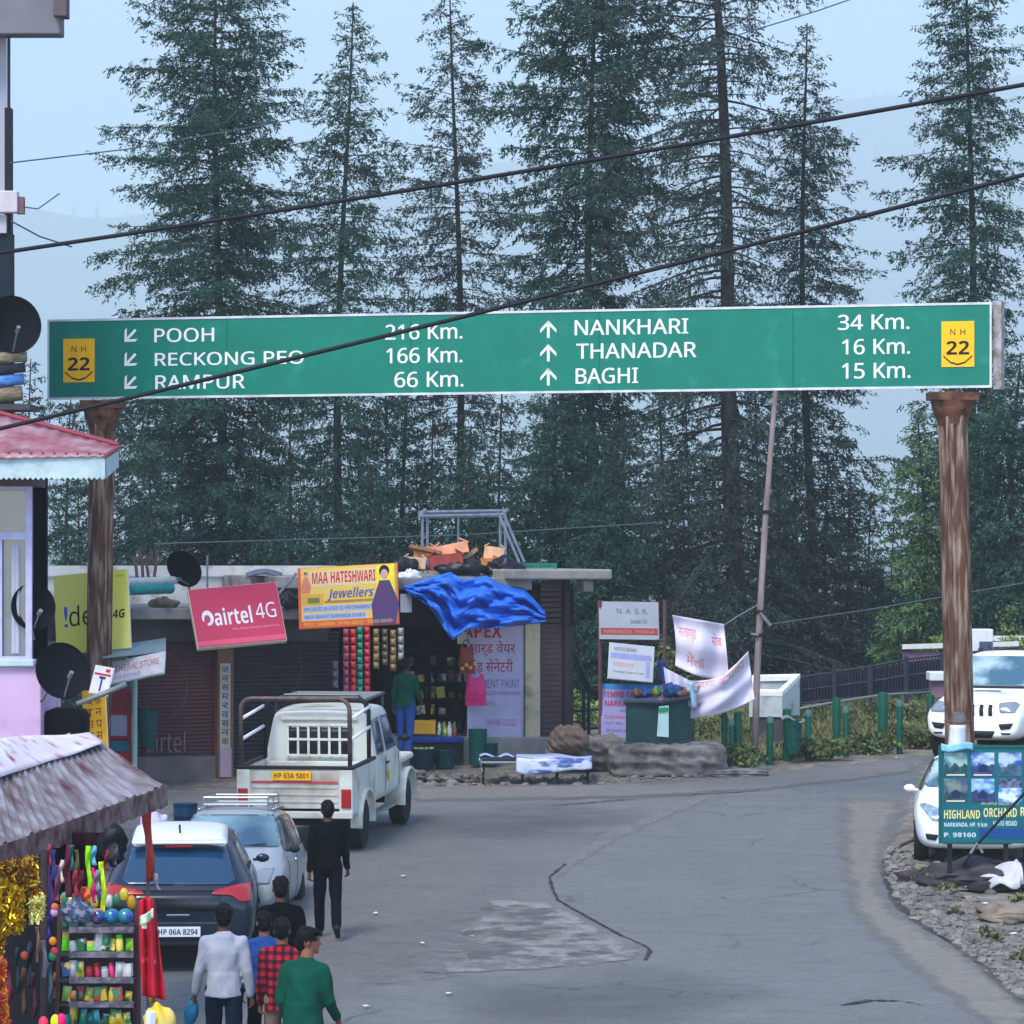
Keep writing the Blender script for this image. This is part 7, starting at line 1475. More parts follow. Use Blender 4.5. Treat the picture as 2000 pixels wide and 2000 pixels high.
# white concrete hopper behind the leaning pole
hp_ = thing('concrete_hopper', 'white concrete box with a slanted open top behind the leaning pole', 'box', P(1520, 1440, 74)); d = 74; m = MB()
F1, F2, B2, B1 = P(1462, 1350, d), P(1528, 1351, d), P(1563, 1316, d + .7), P(1470, 1318, d + .7); dn = Vector((0, 0, -.95)); ins = lambda a, b, c, e, k: [a.lerp(c, k), b.lerp(e, k), c.lerp(a, k), e.lerp(b, k)]
f1, f2, b2, b1 = ins(F1, F2, B2, B1, .13)
m.add([F1, F2, B2, B1, f1, f2, b2, b1], [(0, 1, 5, 4), (1, 2, 6, 5), (2, 3, 7, 6), (3, 0, 4, 7)]); lw_ = Vector((0, 0, -.08)); m.add([F1, F2, B2, B1] + [q + lw_ for q in (F1, F2, B2, B1)] + [f1, f2, b2, b1] + [q + lw_ for q in (f1, f2, b2, b1)], [(0, 4, 5, 1), (1, 5, 6, 2), (2, 6, 7, 3), (3, 7, 4, 0), (8, 9, 13, 12), (9, 10, 14, 13), (10, 11, 15, 14), (11, 8, 12, 15)]); m.build('rim', flat('rim_white', srgb(222, 222, 214), .7), hp_)
m = MB(); s4 = [v.lerp((F1 + B2) / 2, .02) + lw_ for v in (F1, F2, B2, B1)]; zb = min(v.z for v in s4) - .38; m.v = s4 + [Vector((v.x, v.y, zb)) for v in s4] + [v.lerp((F1 + B2) / 2, .15) + lw_ * .2 for v in (F1, F2, B2, B1)] + [Vector((v.lerp((F1 + B2) / 2, .15).x, v.lerp((F1 + B2) / 2, .15).y, zb + .2)) for v in (F1, F2, B2, B1)]
m.f = [[0, 1, 5, 4], [1, 2, 6, 5], [2, 3, 7, 6], [3, 0, 4, 7], [9, 8, 12, 13], [10, 9, 13, 14], [11, 10, 14, 15], [8, 11, 15, 12], [12, 13, 14, 15]]; m.mi = [0] * 9; m.build('body', mat('hopper_conc', srgb(176, 184, 182), .85, var=.1, vs=3, dirt=srgb(120, 128, 126), da=.4, ds=3), hp_)
m = MB(); a_, b_ = P(1468, 1385, 74.05), P(1530, 1385, 74.05); zt_ = zb + .01; m.hexa([(a_.x, 74.05, gz(74)), (b_.x, 74.05, gz(74)), (b_.x + .3, 74.6, gz(74)), (a_.x, 74.6, gz(74)), (a_.x, 74.05, zt_), (b_.x, 74.05, zt_), (b_.x + .3, 74.6, zt_), (a_.x, 74.6, zt_)]); m.build('plinth', M_concd, hp_)
# leaning pole
lp = thing('utility_pole', 'slender rusty pale pole leaning to the right, its top behind the green sign', 'pole', G(1475, 1497)); pts = [P(1474, 1497, 70.2), P(1478, 1330, 70.2), P(1484, 1200, 70.2), P(1496, 1000, 70.2), P(1507, 860, 70.2), P(1517, 740, 70.2), P(1530, 640, 70.2)]
m = MB(); m.tube(pts, [.062, .06, .057, .052, .047, .04, .03], 10); m.build('shaft', mat('pole_rust', srgb(150, 136, 136), .8, col2=srgb(116, 94, 90), vs=5, stretch=(1, 1, .25), dirt=srgb(120, 118, 116), da=.4, ds=6), lp, smooth='all')
m = MB(); 
for y_, x_ in ((1195, 1484), (1240, 1482), (1000, 1496)): m.cyl(P(x_, y_, 70.2) + Vector((0, 0, -.03)), P(x_, y_, 70.2) + Vector((0, 0, .03)), .075, 10)
m.build('clamp', M_trim, lp)
m = MB(); m.tube([P(1482, 1240, 70.1), P(1466, 1238, 70.1)], .02, 5); m.tube([P(1484, 1197, 70.1), P(1505, 1222, 70.1)], .03, 5); m.build('step_iron', M_grey, lp)
m = MB(); m.tube([P(1416, 1220, 69.8), P(1440, 1204, 70), P(1482, 1180, 70.1)], .012, 5); settag(m.build('rope', flat('rope_grey', srgb(110, 110, 120), .8)), 'grey rope tying the upper cloth banner to the leaning pole', 'rope')
# signs on the frame left of the pole
fm = thing('notice_stand', 'rusty steel stand of two uprights that holds three notice boards', 'sign stand', P(1230, 1440, 71.2)); m = MB()
for x_ in (1172, 1298): m.tube([P(x_, 1450, 71.2), P(x_, 1172, 71.2)], .035, 6)
m.tube([P(1172, 1252, 71.2), P(1298, 1250, 71.2)], .02, 5); m.build('uprights', flat('frame_rust', srgb(92, 60, 66), .75), fm)
t, w_, h_ = board('notice_board', 'white notice board with faded lettering and a brick red strip on top of the frame', (1170, 1175), (1287, 1177), (1171, 1248), 71.05, .04, mat('board_white', srgb(146, 150, 158), .6, var=.08, vs=2), flat('edge_rust', srgb(120, 70, 74), .7), 'boards on the steel frame')
bpan(t, w_, h_, .02, .70, .98, .88, flat('strip_brick', srgb(140, 58, 52), .6)); M_ig = flat('ink_charcoal', srgb(70, 76, 88), .7)
blet(t, w_, h_, [('N. A. S. K.', .30, .18, .82, .32, .0), ('Sweet Sh.', .52, .46, .82, .58)], M_ig); blet(t, w_, h_, [('NARKANDA  SHIMLA', .08, .745, .92, .84)], flat('ink_peach', srgb(200, 130, 110), .7), .006)
t, w_, h_ = board('notice_board', 'tilted white paper notice with a blue band in the middle of the frame', (1192, 1256), (1279, 1265), (1188, 1324), 70.9, .02, mat('paper_white', srgb(176, 178, 186), .7, var=.06, vs=3), M_fascia, 'boards on the steel frame')
bpan(t, w_, h_, .03, .26, .95, .42, flat('band_lilac', srgb(140, 146, 190), .6)); blet(t, w_, h_, [('NOTICE BOARD', .10, .10, .6, .2), ('Timings 10 am to 5 pm', .1, .76, .8, .84)], M_ig); blet(t, w_, h_, [('Welcome', .08, .50, .55, .64)], flat('ink_coral', srgb(206, 130, 130), .7)); bpan(t, w_, h_, .84, .45, .93, .9, flat('band_lilac', srgb(140, 146, 190), .6))
t, w_, h_ = board('notice_board', 'lower blue and lilac information board partly behind the green bin', (1174, 1336), (1300, 1340), (1174, 1444), 71.1, .03, mat('board_lilac', srgb(140, 134, 176), .6, var=.08, vs=2), flat('edge_navy', srgb(40, 54, 80), .6), 'boards on the steel frame')
bpan(t, w_, h_, 0, 0, 1, .09, flat('strip_sky', srgb(56, 120, 180), .6)); blet(t, w_, h_, [('TEMPO TAXI UNION', .04, .14, .96, .24, .02), ('NARKANDA', .06, .30, .62, .40, .02), ('Contact', .06, .56, .45, .62)], flat('ink_wine', srgb(150, 34, 66), .7)); blet(t, w_, h_, [('Booking open', .30, .46, .62, .51), ('Kufri  Hatu  Rampur', .08, .68, .58, .74), ('24 hours service', .08, .80, .55, .86)], flat('ink_dblue', srgb(44, 60, 120), .7))
# green bin
gb = thing('garbage_bin', 'big dark green metal garbage bin with a white poster on its front', 'bin', P(1290, 1452, 69)); m = MB(); d = 69; a_, b_ = P(1222, 1450, d), P(1344, 1450, d); zt = P(0, 1372, d).z; e_ = Vector((.15, .85, 0))
m.hexa([a_, P(1292, 1453, d - .25), P(1292, 1453, d - .25) + e_ * 1.2, a_ + e_, Vector((a_.x, a_.y, zt)), Vector((P(1292, 0, d - .25).x, d - .25, zt - .02)), Vector((P(1292, 0, d - .25).x, d - .25, zt)) + e_ * 1.2, Vector((a_.x, a_.y, zt)) + e_]); m.hexa([P(1292, 1453, d - .25), b_ + Vector((0, .1, 0)), b_ + e_, P(1292, 1453, d - .25) + e_ * 1.2, Vector((P(1292, 0, d - .25).x, d - .25, zt - .02)), Vector((b_.x, d + .1, zt + .05)), Vector((b_.x, d, zt)) + e_, Vector((P(1292, 0, d - .25).x, d - .25, zt)) + e_ * 1.2])
m.build('tub', mat('bin_metal', srgb(24, 62, 62), .6, var=.15, vs=2, dirt=srgb(58, 78, 76), da=.3), gb, bevel=.02); m = MB(); m.tube([P(1220, 1371, d - .03), P(1292, 1372, d - .3), P(1346, 1364, d + .05)], .045, 6); m.tube([P(1220, 1452, d - .03), P(1292, 1456, d - .3), P(1346, 1448, d + .05)], .035, 6); m.build('rim', flat('bin_rim', srgb(40, 52, 56), .6), gb)
m = MB(); pa, pb_, pc, pd = P(1287, 1380, d - .31), P(1306, 1378, d - .28), P(1306, 1440, d - .28), P(1283, 1438, d - .31); m.hexa([pd, pc, pc + Vector((0, .02, 0)), pd + Vector((0, .02, 0)), pa, pb_, pb_ + Vector((0, .02, 0)), pa + Vector((0, .02, 0))]); po_ = m.build('poster', flat('poster_white', srgb(180, 204, 198), .7), gb)
m = MB(); pa2, pb2 = P(1287, 1383, d - .325), P(1305, 1381, d - .295); m.hexa([P(1286.5, 1392, d - .325), P(1305, 1390, d - .295), P(1305, 1390, d - .28), P(1286.5, 1392, d - .31), pa2, pb2, pb2 + Vector((0, .015, 0)), pa2 + Vector((0, .015, 0))]); m.build('green_band', flat('band_green', srgb(20, 140, 84), .6), po_)
for k, (x_, y_, c_, nm, r) in enumerate(((1282, 1352, 'lime', 'lime', .10), (1312, 1350, 'blue', 'blue', .15), (1334, 1354, 'brown', 'brown', .12), (1262, 1354, 'blue', 'navy', .10), (1245, 1355, 'brown', 'dark', .1), (1348, 1345, 'white', 'white', .13))):
    lump('garbage_bag', nm + ' plastic bag heaped on top of the green garbage bin', 'bag', x_, y_, 69.2 - fd(x_), (r, .14, r * .8), flat('binbag_' + nm, tuple(v * .75 for v in srgb(*cn[c_])), .6, var=.3, vs=6), 'bags on the garbage bin', seed=60 + k, amp=.35, fl=1)
# cloth banners
def cloth_banner(label, c, d, bulge, seed, items, grp='handwritten cloth banners'):
    t = thing('cloth_banner', label, 'banner', P(c[0][0], c[0][1], d), group=grp)
    def fn(u, v, o=0.):
        px_, py_, dd = bulge(u, v); q = P(px_, py_, d + dd); q.y -= o; return q
    m = MB(); m.grid(lambda u, v: fn(u, v), 30, 24, .008); m.build('cloth', mat('banner_white', srgb(204, 197, 212), .85, var=.05, vs=3), t, smooth='all')
    m = MB()
    for s, u0, v0, u1, v1 in items: put_text(m, s, u0, -v1, u1, -v0, lambda x, y: fn(x, -y, .02), -1)
    m.build('lettering', flat('ink_handred', srgb(204, 120, 132), .8), t); return t
def bil(c, u, v): (a, b, cc, e) = c; return [(a[i] * (1 - u) + b[i] * u) * (1 - v) + (e[i] * (1 - u) + cc[i] * u) * v for i in (0, 1)]
c1 = [(1313, 1201), (1414, 1219), (1424, 1318), (1318, 1300)]
cloth_banner('white cloth banner with faint red handwriting tied high beside the pole', c1, 69.6, lambda u, v: (bil(c1, u, v)[0] + 4 * math.sin(v * 3) * (1 - u), bil(c1, u, v)[1] + (14 * math.sin(u * 2.6) * v ** 3 if u > 0 else 0), .12 * math.sin(u * 8 + v * 2) + .06 * math.sin(v * 9)), 1, [('नारकण्डा', .08, .22, .42, .48), ('सेब', .72, .22, .92, .46), ('मेला', .2, .66, .55, .88)])
c2 = [(1344, 1330), (1461, 1272), (1474, 1366), (1344, 1405)]
def b2_(u, v):
    tx = np.interp(u, [0, .12, .35, .6, .8, 1], [1344, 1356, 1384, 1412, 1438, 1461]); ty = np.interp(u, [0, .12, .35, .6, .8, 1], [1328, 1330, 1328, 1320, 1296, 1272]); q = [1344 + 130 * u, 1404 - 8 * u - 30 * u * u]
    return (tx + (q[0] - tx) * v, ty + (q[1] - ty) * v, .14 * math.sin(u * 7 + v * 2) + .05 * math.sin(v * 12 + u * 5))
cloth_banner('white cloth banner with red handwriting sagging between the bin and the pole', c2, 69.3, b2_, 2, [('स्वागत', .12, .04, .45, .26), ('आपका', .52, .06, .92, .24), ('शुभ', .05, .6, .2, .8)])
c3 = [(1296, 1303), (1344, 1328), (1346, 1362), (1300, 1336)]
cloth_banner('narrow pinkish cloth strip twisted above the green bin', c3, 69.4, lambda u, v: (*bil(c3, u, v), .06 * math.sin(u * 9)), 3, [])
m = MB(); m.grid(lambda u, v: P(1340 + 16 * u + 6 * v, 1332 + 50 * v, 69.1 + .05 * math.sin(u * 9)), 8, 8, .02); settag(m.build('plastic_bag', flat('bag_paleblue', srgb(150, 180, 200), .5, var=.2), smooth='all'), 'pale blue plastic bag hanging at the left end of the lower banner', 'bag')
m = MB(); m.grid(lambda u, v: P(1284 + 14 * u + 4 * v, 1290 + 44 * v, 70.6 + .04 * math.sin(u * 7)), 6, 8, .02); settag(m.build('cloth_rag', flat('rag_navy', srgb(30, 50, 110), .8), smooth='all'), 'navy cloth rag hanging right of the tilted paper notice', 'rag')
# litter along the far edge and on the road
def litter(px, py, r, rgb, label, seed, grp='litter on the road'):
    p = G(px, py); m = MB(); rs = random.Random(seed * 7 + 1); r *= .85; k = rs.randint(6, 9); ph = rs.uniform(0, 6); el = rs.uniform(.5, 1.1)
    rim = [(r * rs.uniform(.55, 1.3) * math.cos(2 * math.pi * j / k), r * el * rs.uniform(.6, 1.4) * math.sin(2 * math.pi * j / k), rs.uniform(.0, .35) * r) for j in range(k)]; cz = r * rs.uniform(.15, .5)
    c_, s_ = math.cos(ph), math.sin(ph); m.add([(p.x, p.y, SL * p.y + .04 + cz)] + [(p.x + x * c_ - y * s_, p.y + x * s_ + y * c_, SL * p.y + .032 + z) for x, y, z in rim] + [(p.x, p.y, SL * p.y + .03)], [(0, 1 + j, 1 + (j + 1) % k) for j in range(k)] + [(k + 1, 1 + (j + 1) % k, 1 + j) for j in range(k)])
    settag(m.build('litter', flat('litter_%02x%02x%02x' % rgb, srgb(*rgb), .7, var=.1), smooth='all'), label, 'litter', grp)
for k, (x_, y_, r, c_, lb) in enumerate(((1290, 1508, .14, (200, 160, 60), 'yellow crumpled packet by the big stone block'), (1318, 1516, .20, (214, 216, 222), 'white plastic bag lying right of the yellow packet'), (1406, 1516, .10, (216, 216, 220), 'white scrap below the low stone slab'), (1268, 1512, .16, (62, 60, 96), 'dark purple rag left of the yellow packet'), (1232, 1516, .09, (150, 50, 50), 'red scrap by the stone ledge'), (1240, 1504, .1, (170, 176, 200), 'pale blue scrap by the stone ledge'),
    (735, 1790, .06, (216, 216, 214), 'white paper scrap lying left on the open road'), (825, 1848, .055, (222, 222, 222), 'small white scrap left of the worn road patch'), (876, 1946, .05, (206, 206, 206), 'tiny white scrap nearest to the camera on the road'), (788, 1716, .06, (196, 190, 180), 'pale scrap beside the walker in black on the road'), (923, 1834, .04, (206, 200, 190), 'beige scrap at the edge of the worn patch'), (715, 1972, .06, (210, 208, 204), 'white scrap at the bottom of the road by the green shirt'), (1925, 1770, .07, (190, 200, 220), 'blue and white wrapper on the right verge'), (1920, 1818, .07, (222, 222, 226), 'white wrapper lower on the right verge'), (1982, 1830, .08, (216, 216, 220), 'white wrapper at the right edge of the verge'), (1750, 1484, .05, (170, 168, 166), 'grey scrap on the far road edge by the bollards'))):
    litter(x_, y_, r, c_, lb, k)
# right post fittings
d = F / 130 - .45
m = MB(); m.grid(lambda u, v: P(1857 + 28 * u - 4 * v * (1 - u), 1416 + 46 * v, d - .12 * math.sin(math.pi * u)), 8, 6, .02); settag(m.build('cloth_wrap', flat('wrap_white', srgb(206, 208, 222), .8, var=.08), smooth='all'), 'white cloth tied round the foot of the right post', 'cloth')
t = thing('lamp_fitting', 'battered grey fitting strapped to the right post above the white cloth', 'fitting', P(1872, 1405, d)); MB().lathe([(.001, -.12), (.10, -.10), (.12, .02), (.09, .10), (.001, .12)], (0, 0, 0), 14, 'Z', 1, .7).build('housing', mat('fitting_grey', srgb(92, 92, 92), .7, var=.3, vs=9), t, smooth=True, local=True); MB().tube([(-.2, .05, -.02), (0, -.09, -.06), (.2, .05, -.02)], .018, 6).build('strap', M_rust2, t, local=True)
# green hoarding
d = 53.6; hd_ = thing('hoarding', 'blue green hoarding with six tourist pictures and yellow lettering at the right edge', 'billboard', P(1838, 1640, d)); k = d / F; Wp, Hp = 232, 183
hb_ = Matrix.Translation(P(1838, 1643, d)); 
def hx(px_, py_): return ((px_ - 1838) * k, (1643 - py_) * k)
hd_.location = hb_.to_translation(); WM[hd_.name] = hb_; WH = Wp * k; HH = Hp * k
panel(hd_, 'face', 0, 0, WH, HH, -.02, 0, mat('hoarding_teal', srgb(0, 98, 104), .45, col2=srgb(4, 84, 96), vs=1.5)); m = MB()
for a_ in ((-.03, -.03, WH + .03, 0), (-.03, HH, WH + .03, HH + .03), (-.03, 0, 0, HH), (WH, 0, WH + .03, HH)): m.box(((a_[0] + a_[2]) / 2, (a_[1] + a_[3]) / 2, -.01), (a_[2] - a_[0], a_[3] - a_[1], .06))
rotx = Matrix.Rotation(R(90), 4, 'X')
m.build('frame', flat('hoarding_frame', srgb(0, 84, 78), .5), hd_, local=True)
hd_.matrix_world = hb_ @ rotx; hd_.location, hd_.rotation_euler = hb_.to_translation(), rotx.to_euler(); WM[hd_.name] = hb_ @ rotx
tones = [((60, 120, 140), (150, 180, 170)), ((60, 96, 160), (180, 200, 220)), ((40, 80, 150), (170, 190, 210)), ((70, 80, 110), (110, 130, 120)), ((70, 120, 180), (160, 190, 210)), ((60, 120, 200), (200, 215, 235))]
for i, (c0, c1_) in enumerate(tones):
    x0, y0 = hx(1844 + (i % 3) * 53, 1516 + (i // 3) * 51); pw_, ph_ = 45 * k, 46 * k
    pic = panel(hd_, 'picture', x0, y0, x0 + pw_, y0 + ph_, -.004, .006, mat('picture_%d' % i, srgb(*c0), .5, col2=srgb(*c1_), vs=3.4 + i * .5, stretch=(1, 1.6, 1), lo=.42, hi=.58))
    rp = random.Random(40 + i); m = MB(); hl = [(x0, y0)] + [(x0 + pw_ * q / 9, y0 + ph_ * (.34 + rp.uniform(0, .26))) for q in range(10)] + [(x0 + pw_, y0)]; m.add([Vector((a_, b_, .0075)) for a_, b_ in hl], [tuple(range(len(hl)))]); m.build('printed_hill', mat('print_hill_%d' % (i % 3), srgb(*[(38, 70, 76), (44, 60, 104), (60, 92, 110)][i % 3]), .6, var=.4, vs=14), pic, local=True) if i != 5 else None
    if i in (1, 3, 4):
        m = MB(); hx0, hy0 = x0 + pw_ * .3, y0 + ph_ * .18; m.add([Vector((a_, b_, .0095)) for a_, b_ in ((hx0, hy0), (hx0 + pw_ * .4, hy0), (hx0 + pw_ * .4, hy0 + ph_ * .2), (hx0 + pw_ * .2, hy0 + ph_ * .36), (hx0, hy0 + ph_ * .2))], [(0, 1, 2, 3, 4)]); m.build('printed_house', flat('print_dark', srgb(28, 40, 76), .6), pic, local=True)
    if i == 5: panel(pic, 'printed_strip', x0, y0 + ph_ * .62, x0 + pw_, y0 + ph_, .0, .009, mat('print_strip', srgb(20, 30, 50), .6, col2=srgb(120, 130, 160), vs=12))
    if i in (0, 1, 3): panel(pic, 'printed_caption', x0 + pw_ * .1, y0 + ph_ * .02, x0 + pw_ * .9, y0 + ph_ * .09, .0, .009, flat('print_caption', srgb(196, 190, 170), .6))
def htext(items, mt):
    m = MB()
    for s, a, b, c, e, bo in items:
        x0, y0 = hx(a, e); x1, y1 = hx(c, b); put_text(m, s, x0, y0, x1, y1, face(.006), bo)
    m.build('lettering', mt, hd_, local=True)
htext([('HIGHLAND', 1844, 1582, 1914, 1599, .02), ('ORCHARD', 1921, 1578, 1986, 1596, .02), ('RESORT', 1993, 1576, 2050, 1594, .02), ('AN APPLE VALLEY STAY', 1916, 1567, 1990, 1572, 0)], flat('ink_lemon', srgb(214, 206, 130), .5)); htext([('NARKANDA, HP. 9 km', 1844, 1606, 1928, 1616, .02), ('HATU ROAD', 1940, 1603, 1986, 1613, .02), ('P. 98160', 1844, 1626, 1906, 1635, .02)], flat('ink_ice', srgb(190, 206, 216), .5))
panel(hd_, 'blue_band', *hx(1912, 1638), *hx(2060, 1618), -.004, .0045, flat('band_navy', srgb(14, 66, 120), .5))
for x_ in (.12, WH * .55, WH - .1): MB().box((x_, -.42, -.06), (.06, .9, .05)).build('leg', M_trim, hd_, local=True)
m = MB(); m.grid(lambda u, v: P(1838 + 62 * u, 1452 + 14 * v + 3 * math.sin(u * 6), d - .06 + .04 * math.sin(u * 8)), 10, 4, .02); settag(m.build('cloth_rag', flat('rag_sky', srgb(130, 190, 222), .8), smooth='all'), 'light blue rag lying on the top edge of the green hoarding', 'rag')
m = MB(); m.tube([P(2060, 1485, 49.5), P(1908, 1650, 50.5), G(1876, 1700)], .018, 6); settag(m.build('guy_wire', flat('wire_dark', srgb(40, 40, 44), .6)), 'dark slanting stay wire in front of the green hoarding', 'wire')
m = MB(); q = P(1908, 1648, 50.4); m.tube([q + Vector((-.08, 0, -.12)), q, q + Vector((.07, 0, -.11))], .02, 5); settag(m.build('wire_clamp', M_grey), 'grey clamp on the stay wire in front of the hoarding', 'clamp')
# sack, rubble and dark soil under the hoarding
def heap(name, label, cat, px, py, r, mt, seed, amp=.3):
    p = G(px, py); m = MB(); c = Vector((p.x, p.y, SL * p.y)); m.ball(c, r, 26, 16); rs = random.Random(seed); ph = [rs.uniform(0, 6) for _ in range(5)]
    for v in m.v:
        q = v - c; l = Vector((q.x / r[0], q.y / r[1], q.z / r[2])); s_ = 1 + amp * (.5 * math.sin(l.x * 5 + ph[0]) + .4 * math.sin(l.y * 7 + ph[1]) + .4 * math.sin(l.x * 11 + l.z * 6 + ph[2]) + .25 * math.sin(l.y * 17 + l.x * 13 + ph[3])); v.x, v.y, v.z = c.x + q.x * s_, c.y + q.y * s_, c.z + max(-.02, q.z * s_)
    return settag(m.build(name, mt, smooth='all'), label, cat)
M_soil = mat('dark_soil', srgb(70, 66, 66), .95, col2=srgb(44, 42, 46), vs=3, bump=1., bs=9)
heap('soil_heap', 'low heap of dark soil and rubble under the green hoarding', 'soil heap', 1915, 1722, (1.05, 1.1, .26), M_soil, 4, .25)
heap('soil_heap', 'second low heap of pale earth at the right picture edge', 'soil heap', 2010, 1790, (.6, .8, .16), mat('pale_soil', srgb(124, 112, 98), .95, var=.25, vs=4, bump=.8, bs=10), 6)
sk = G(1935, 1738); m = MB()
def sackf(u, v):
    x_ = sk.x - .36 + .72 * u; w_ = .10 + .22 * u ** 1.2 * (1 if u < .95 else .7); y_ = sk.y + (v - .5) * 2 * w_ * 2; z_ = SL * sk.y + .05 + .30 * u * math.sin(math.pi * v) ** .6 + .04 * math.sin(u * 13 + v * 9) + .06 * u; return (x_, y_, z_)
m.grid(sackf, 26, 18, .02); settag(m.build('sack', mat('sack_white', srgb(186, 184, 188), .85, var=.12, vs=5), smooth='all'), 'empty white sack thrown on the rubble below the hoarding', 'sack')
heap('clay_pot', 'broken orange clay pot behind the white sack', 'pot', 1962, 1712, (.09, .09, .16), flat('clay', srgb(170, 84, 56), .8), 8, .15)
for k, (x_, y_, s_) in enumerate(((1800, 1728, .2), (1848, 1745, .18), (1990, 1770, .25), (1860, 1790, .14), (1950, 1840, .2), (1830, 1705, .15), (2000, 1880, .25))):
    p = G(x_, y_); bush(['dry weed tuft by the wheel of the white saloon', 'weed tuft between the saloon and the rubble', 'tall straw weed at the right picture edge', 'small weed on the middle of the verge', 'straw weed low on the verge', 'weed tuft against the front of the saloon', 'green weed in the lower right corner of the verge'][k], x_, y_ - s_ * .5 * F / p.y * .6, p.y, s_ * .8, s_ * .5, M_weed if k % 2 else M_grass, 160, 80 + k, .035, 'weeds on the verge')
# ------------------------------------------------------------------ the market stall in the lower left corner
M_tin = mat('rusty_tin', srgb(148, 145, 152), .65, col2=srgb(104, 92, 94), vs=4.5, stretch=(2.2, .22, 1), metal=.15, dirt=srgb(84, 42, 44), da=.42, ds=3.2, bump=.3, bs=20)
ms_ = thing('market_stall', 'market stall with a rusty corrugated tin roof in the lower left corner', 'market stall', G(120, 2080))
RA, RB, RC, RD = P(196, 1448, 44.8), P(324, 1540, 42.6), P(-90, 1690, 36.0), P(-90, 1490, 39.5)
def roofp(u, v):                          # u along the ridge from the left, v down the slope: three stiff ribbed sheets, lapped
    k = min(2, int(u * 3)); a = RD.lerp(RA, u); b = RC.lerp(RB, u); q = a.lerp(b, v); ph = (u * 26) % 1
    q.z += .022 * max(0, min(1, 4 * (.32 - abs(ph - .5)))) + (.0, .022, .008)[k] + (.012, -.018, .010)[k] * v + .012 * math.sin(u * 41) * v ** 3 - .05 * math.sin(math.pi * v); return q
m = MB(); m.grid(roofp, 312, 10, .008); ro_ = m.build('roof', M_tin, ms_)
rt_ = Matrix.Rotation(R(22), 4, 'Z'); ro_.data.transform(rt_.inverted()); ro_.rotation_euler = (0, 0, R(22))
def roofpl(u, v): return RD.lerp(RA, u).lerp(RC.lerp(RB, u), v) + Vector((0, 0, -.05 * math.sin(math.pi * max(0, min(1, v)))))
M_tinw = mat('pale_tin', srgb(216, 214, 222), .55, col2=srgb(204, 184, 194), vs=2.2, dirt=srgb(150, 70, 90), da=.2, ds=4)
m = MB(); m.grid(lambda u, v: roofpl(-.02 + .98 * u, -.10 + (.44 - .20 * u) * v + .01 * math.sin(u * 9)) + Vector((0, -.02, .075 + .02 * math.sin(u * 5 + v * 2) + .012 * max(0, v - .7) * math.sin(u * 23))), 40, 6, .008); m.build('ridge_sheet', M_tinw, ms_, smooth='all')
m = MB(); m.grid(lambda u, v: P(-60 + 195 * u, 1494 - 62 * u + 26 * v - 6 * u * v + 3 * math.sin(u * 9), 40.5 + 3.6 * u - .3 * v), 24, 4, .02); settag(m.build('cloth_sheet', mat('sheet_redwhite', srgb(222, 196, 204), .8, col2=srgb(196, 60, 90), vs=2.4, lo=.5, hi=.56), smooth='all'), 'red and white printed sheet lying along the back of the stall roof', 'sheet')
m = MB(); a_, b_ = P(-40, 1522, 40.2), P(186, 1452, 44.3); m.tube([a_, a_.lerp(b_, .4) + Vector((0, 0, -.04)), b_], .035, 6); settag(m.build('bamboo_pole', flat('bamboo', srgb(120, 104, 100), .8)), 'bamboo pole weighing down the back of the stall roof', 'pole')
M_trimr = mat('trim_maroon', srgb(92, 50, 52), .8, col2=srgb(132, 112, 110), vs=6, dirt=srgb(50, 28, 30), da=.4, ds=5)
m = MB(); m.grid(lambda u, v: RC.lerp(RB, u) + Vector((0, .03, .03 - .20 * v - .02 * abs(math.sin(u * 60)) * v )), 100, 3, .02); m.build('eave_trim', M_trimr, ms_)
m = MB(); m.grid(lambda u, v: RA.lerp(RB, u) + Vector((.03, 0, -.02 - .10 * v)), 4, 2, .02); m.build('gable_trim', M_trimr, ms_)
gs = SL
def post_(px, py, d, r=.04, mt=None): a = P(px, py, d); return MB().cyl((a.x, d, gz(d)), a, r, 8).build('post', mt or flat('stall_post', srgb(60, 48, 48), .8, var=.2), ms_, smooth=True)
post_(86, 1660, 37.4, .035); post_(289, 1562, 42.4, .018, flat('post_grey', srgb(110, 96, 92), .8)); post_(268, 1775, 38.2, .03, flat('post_redbrown', srgb(96, 44, 40), .8)); post_(-50, 1660, 37.2, .04)
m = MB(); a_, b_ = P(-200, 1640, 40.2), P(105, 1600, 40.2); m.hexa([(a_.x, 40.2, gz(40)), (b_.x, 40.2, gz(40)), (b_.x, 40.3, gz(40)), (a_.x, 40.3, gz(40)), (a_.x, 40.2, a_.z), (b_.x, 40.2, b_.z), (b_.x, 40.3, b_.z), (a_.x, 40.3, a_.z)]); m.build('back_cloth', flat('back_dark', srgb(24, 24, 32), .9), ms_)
m = MB(); a_, b_ = P(92, 1690, 38.6), P(266, 1690, 38.6); m.hexa([(a_.x, 38.6, gz(38.6)), (b_.x, 38.6, gz(38.6)), (b_.x, 38.7, gz(38.6)), (a_.x, 38.7, gz(38.6)), (a_.x, 38.6, P(0, 1770, 38.6).z), (b_.x, 38.6, P(0, 1770, 38.6).z), (b_.x, 38.7, P(0, 1770, 38.6).z), (a_.x, 38.7, P(0, 1770, 38.6).z)]); m.build('rack_back', flat('rack_dark', srgb(30, 28, 34), .9), ms_)
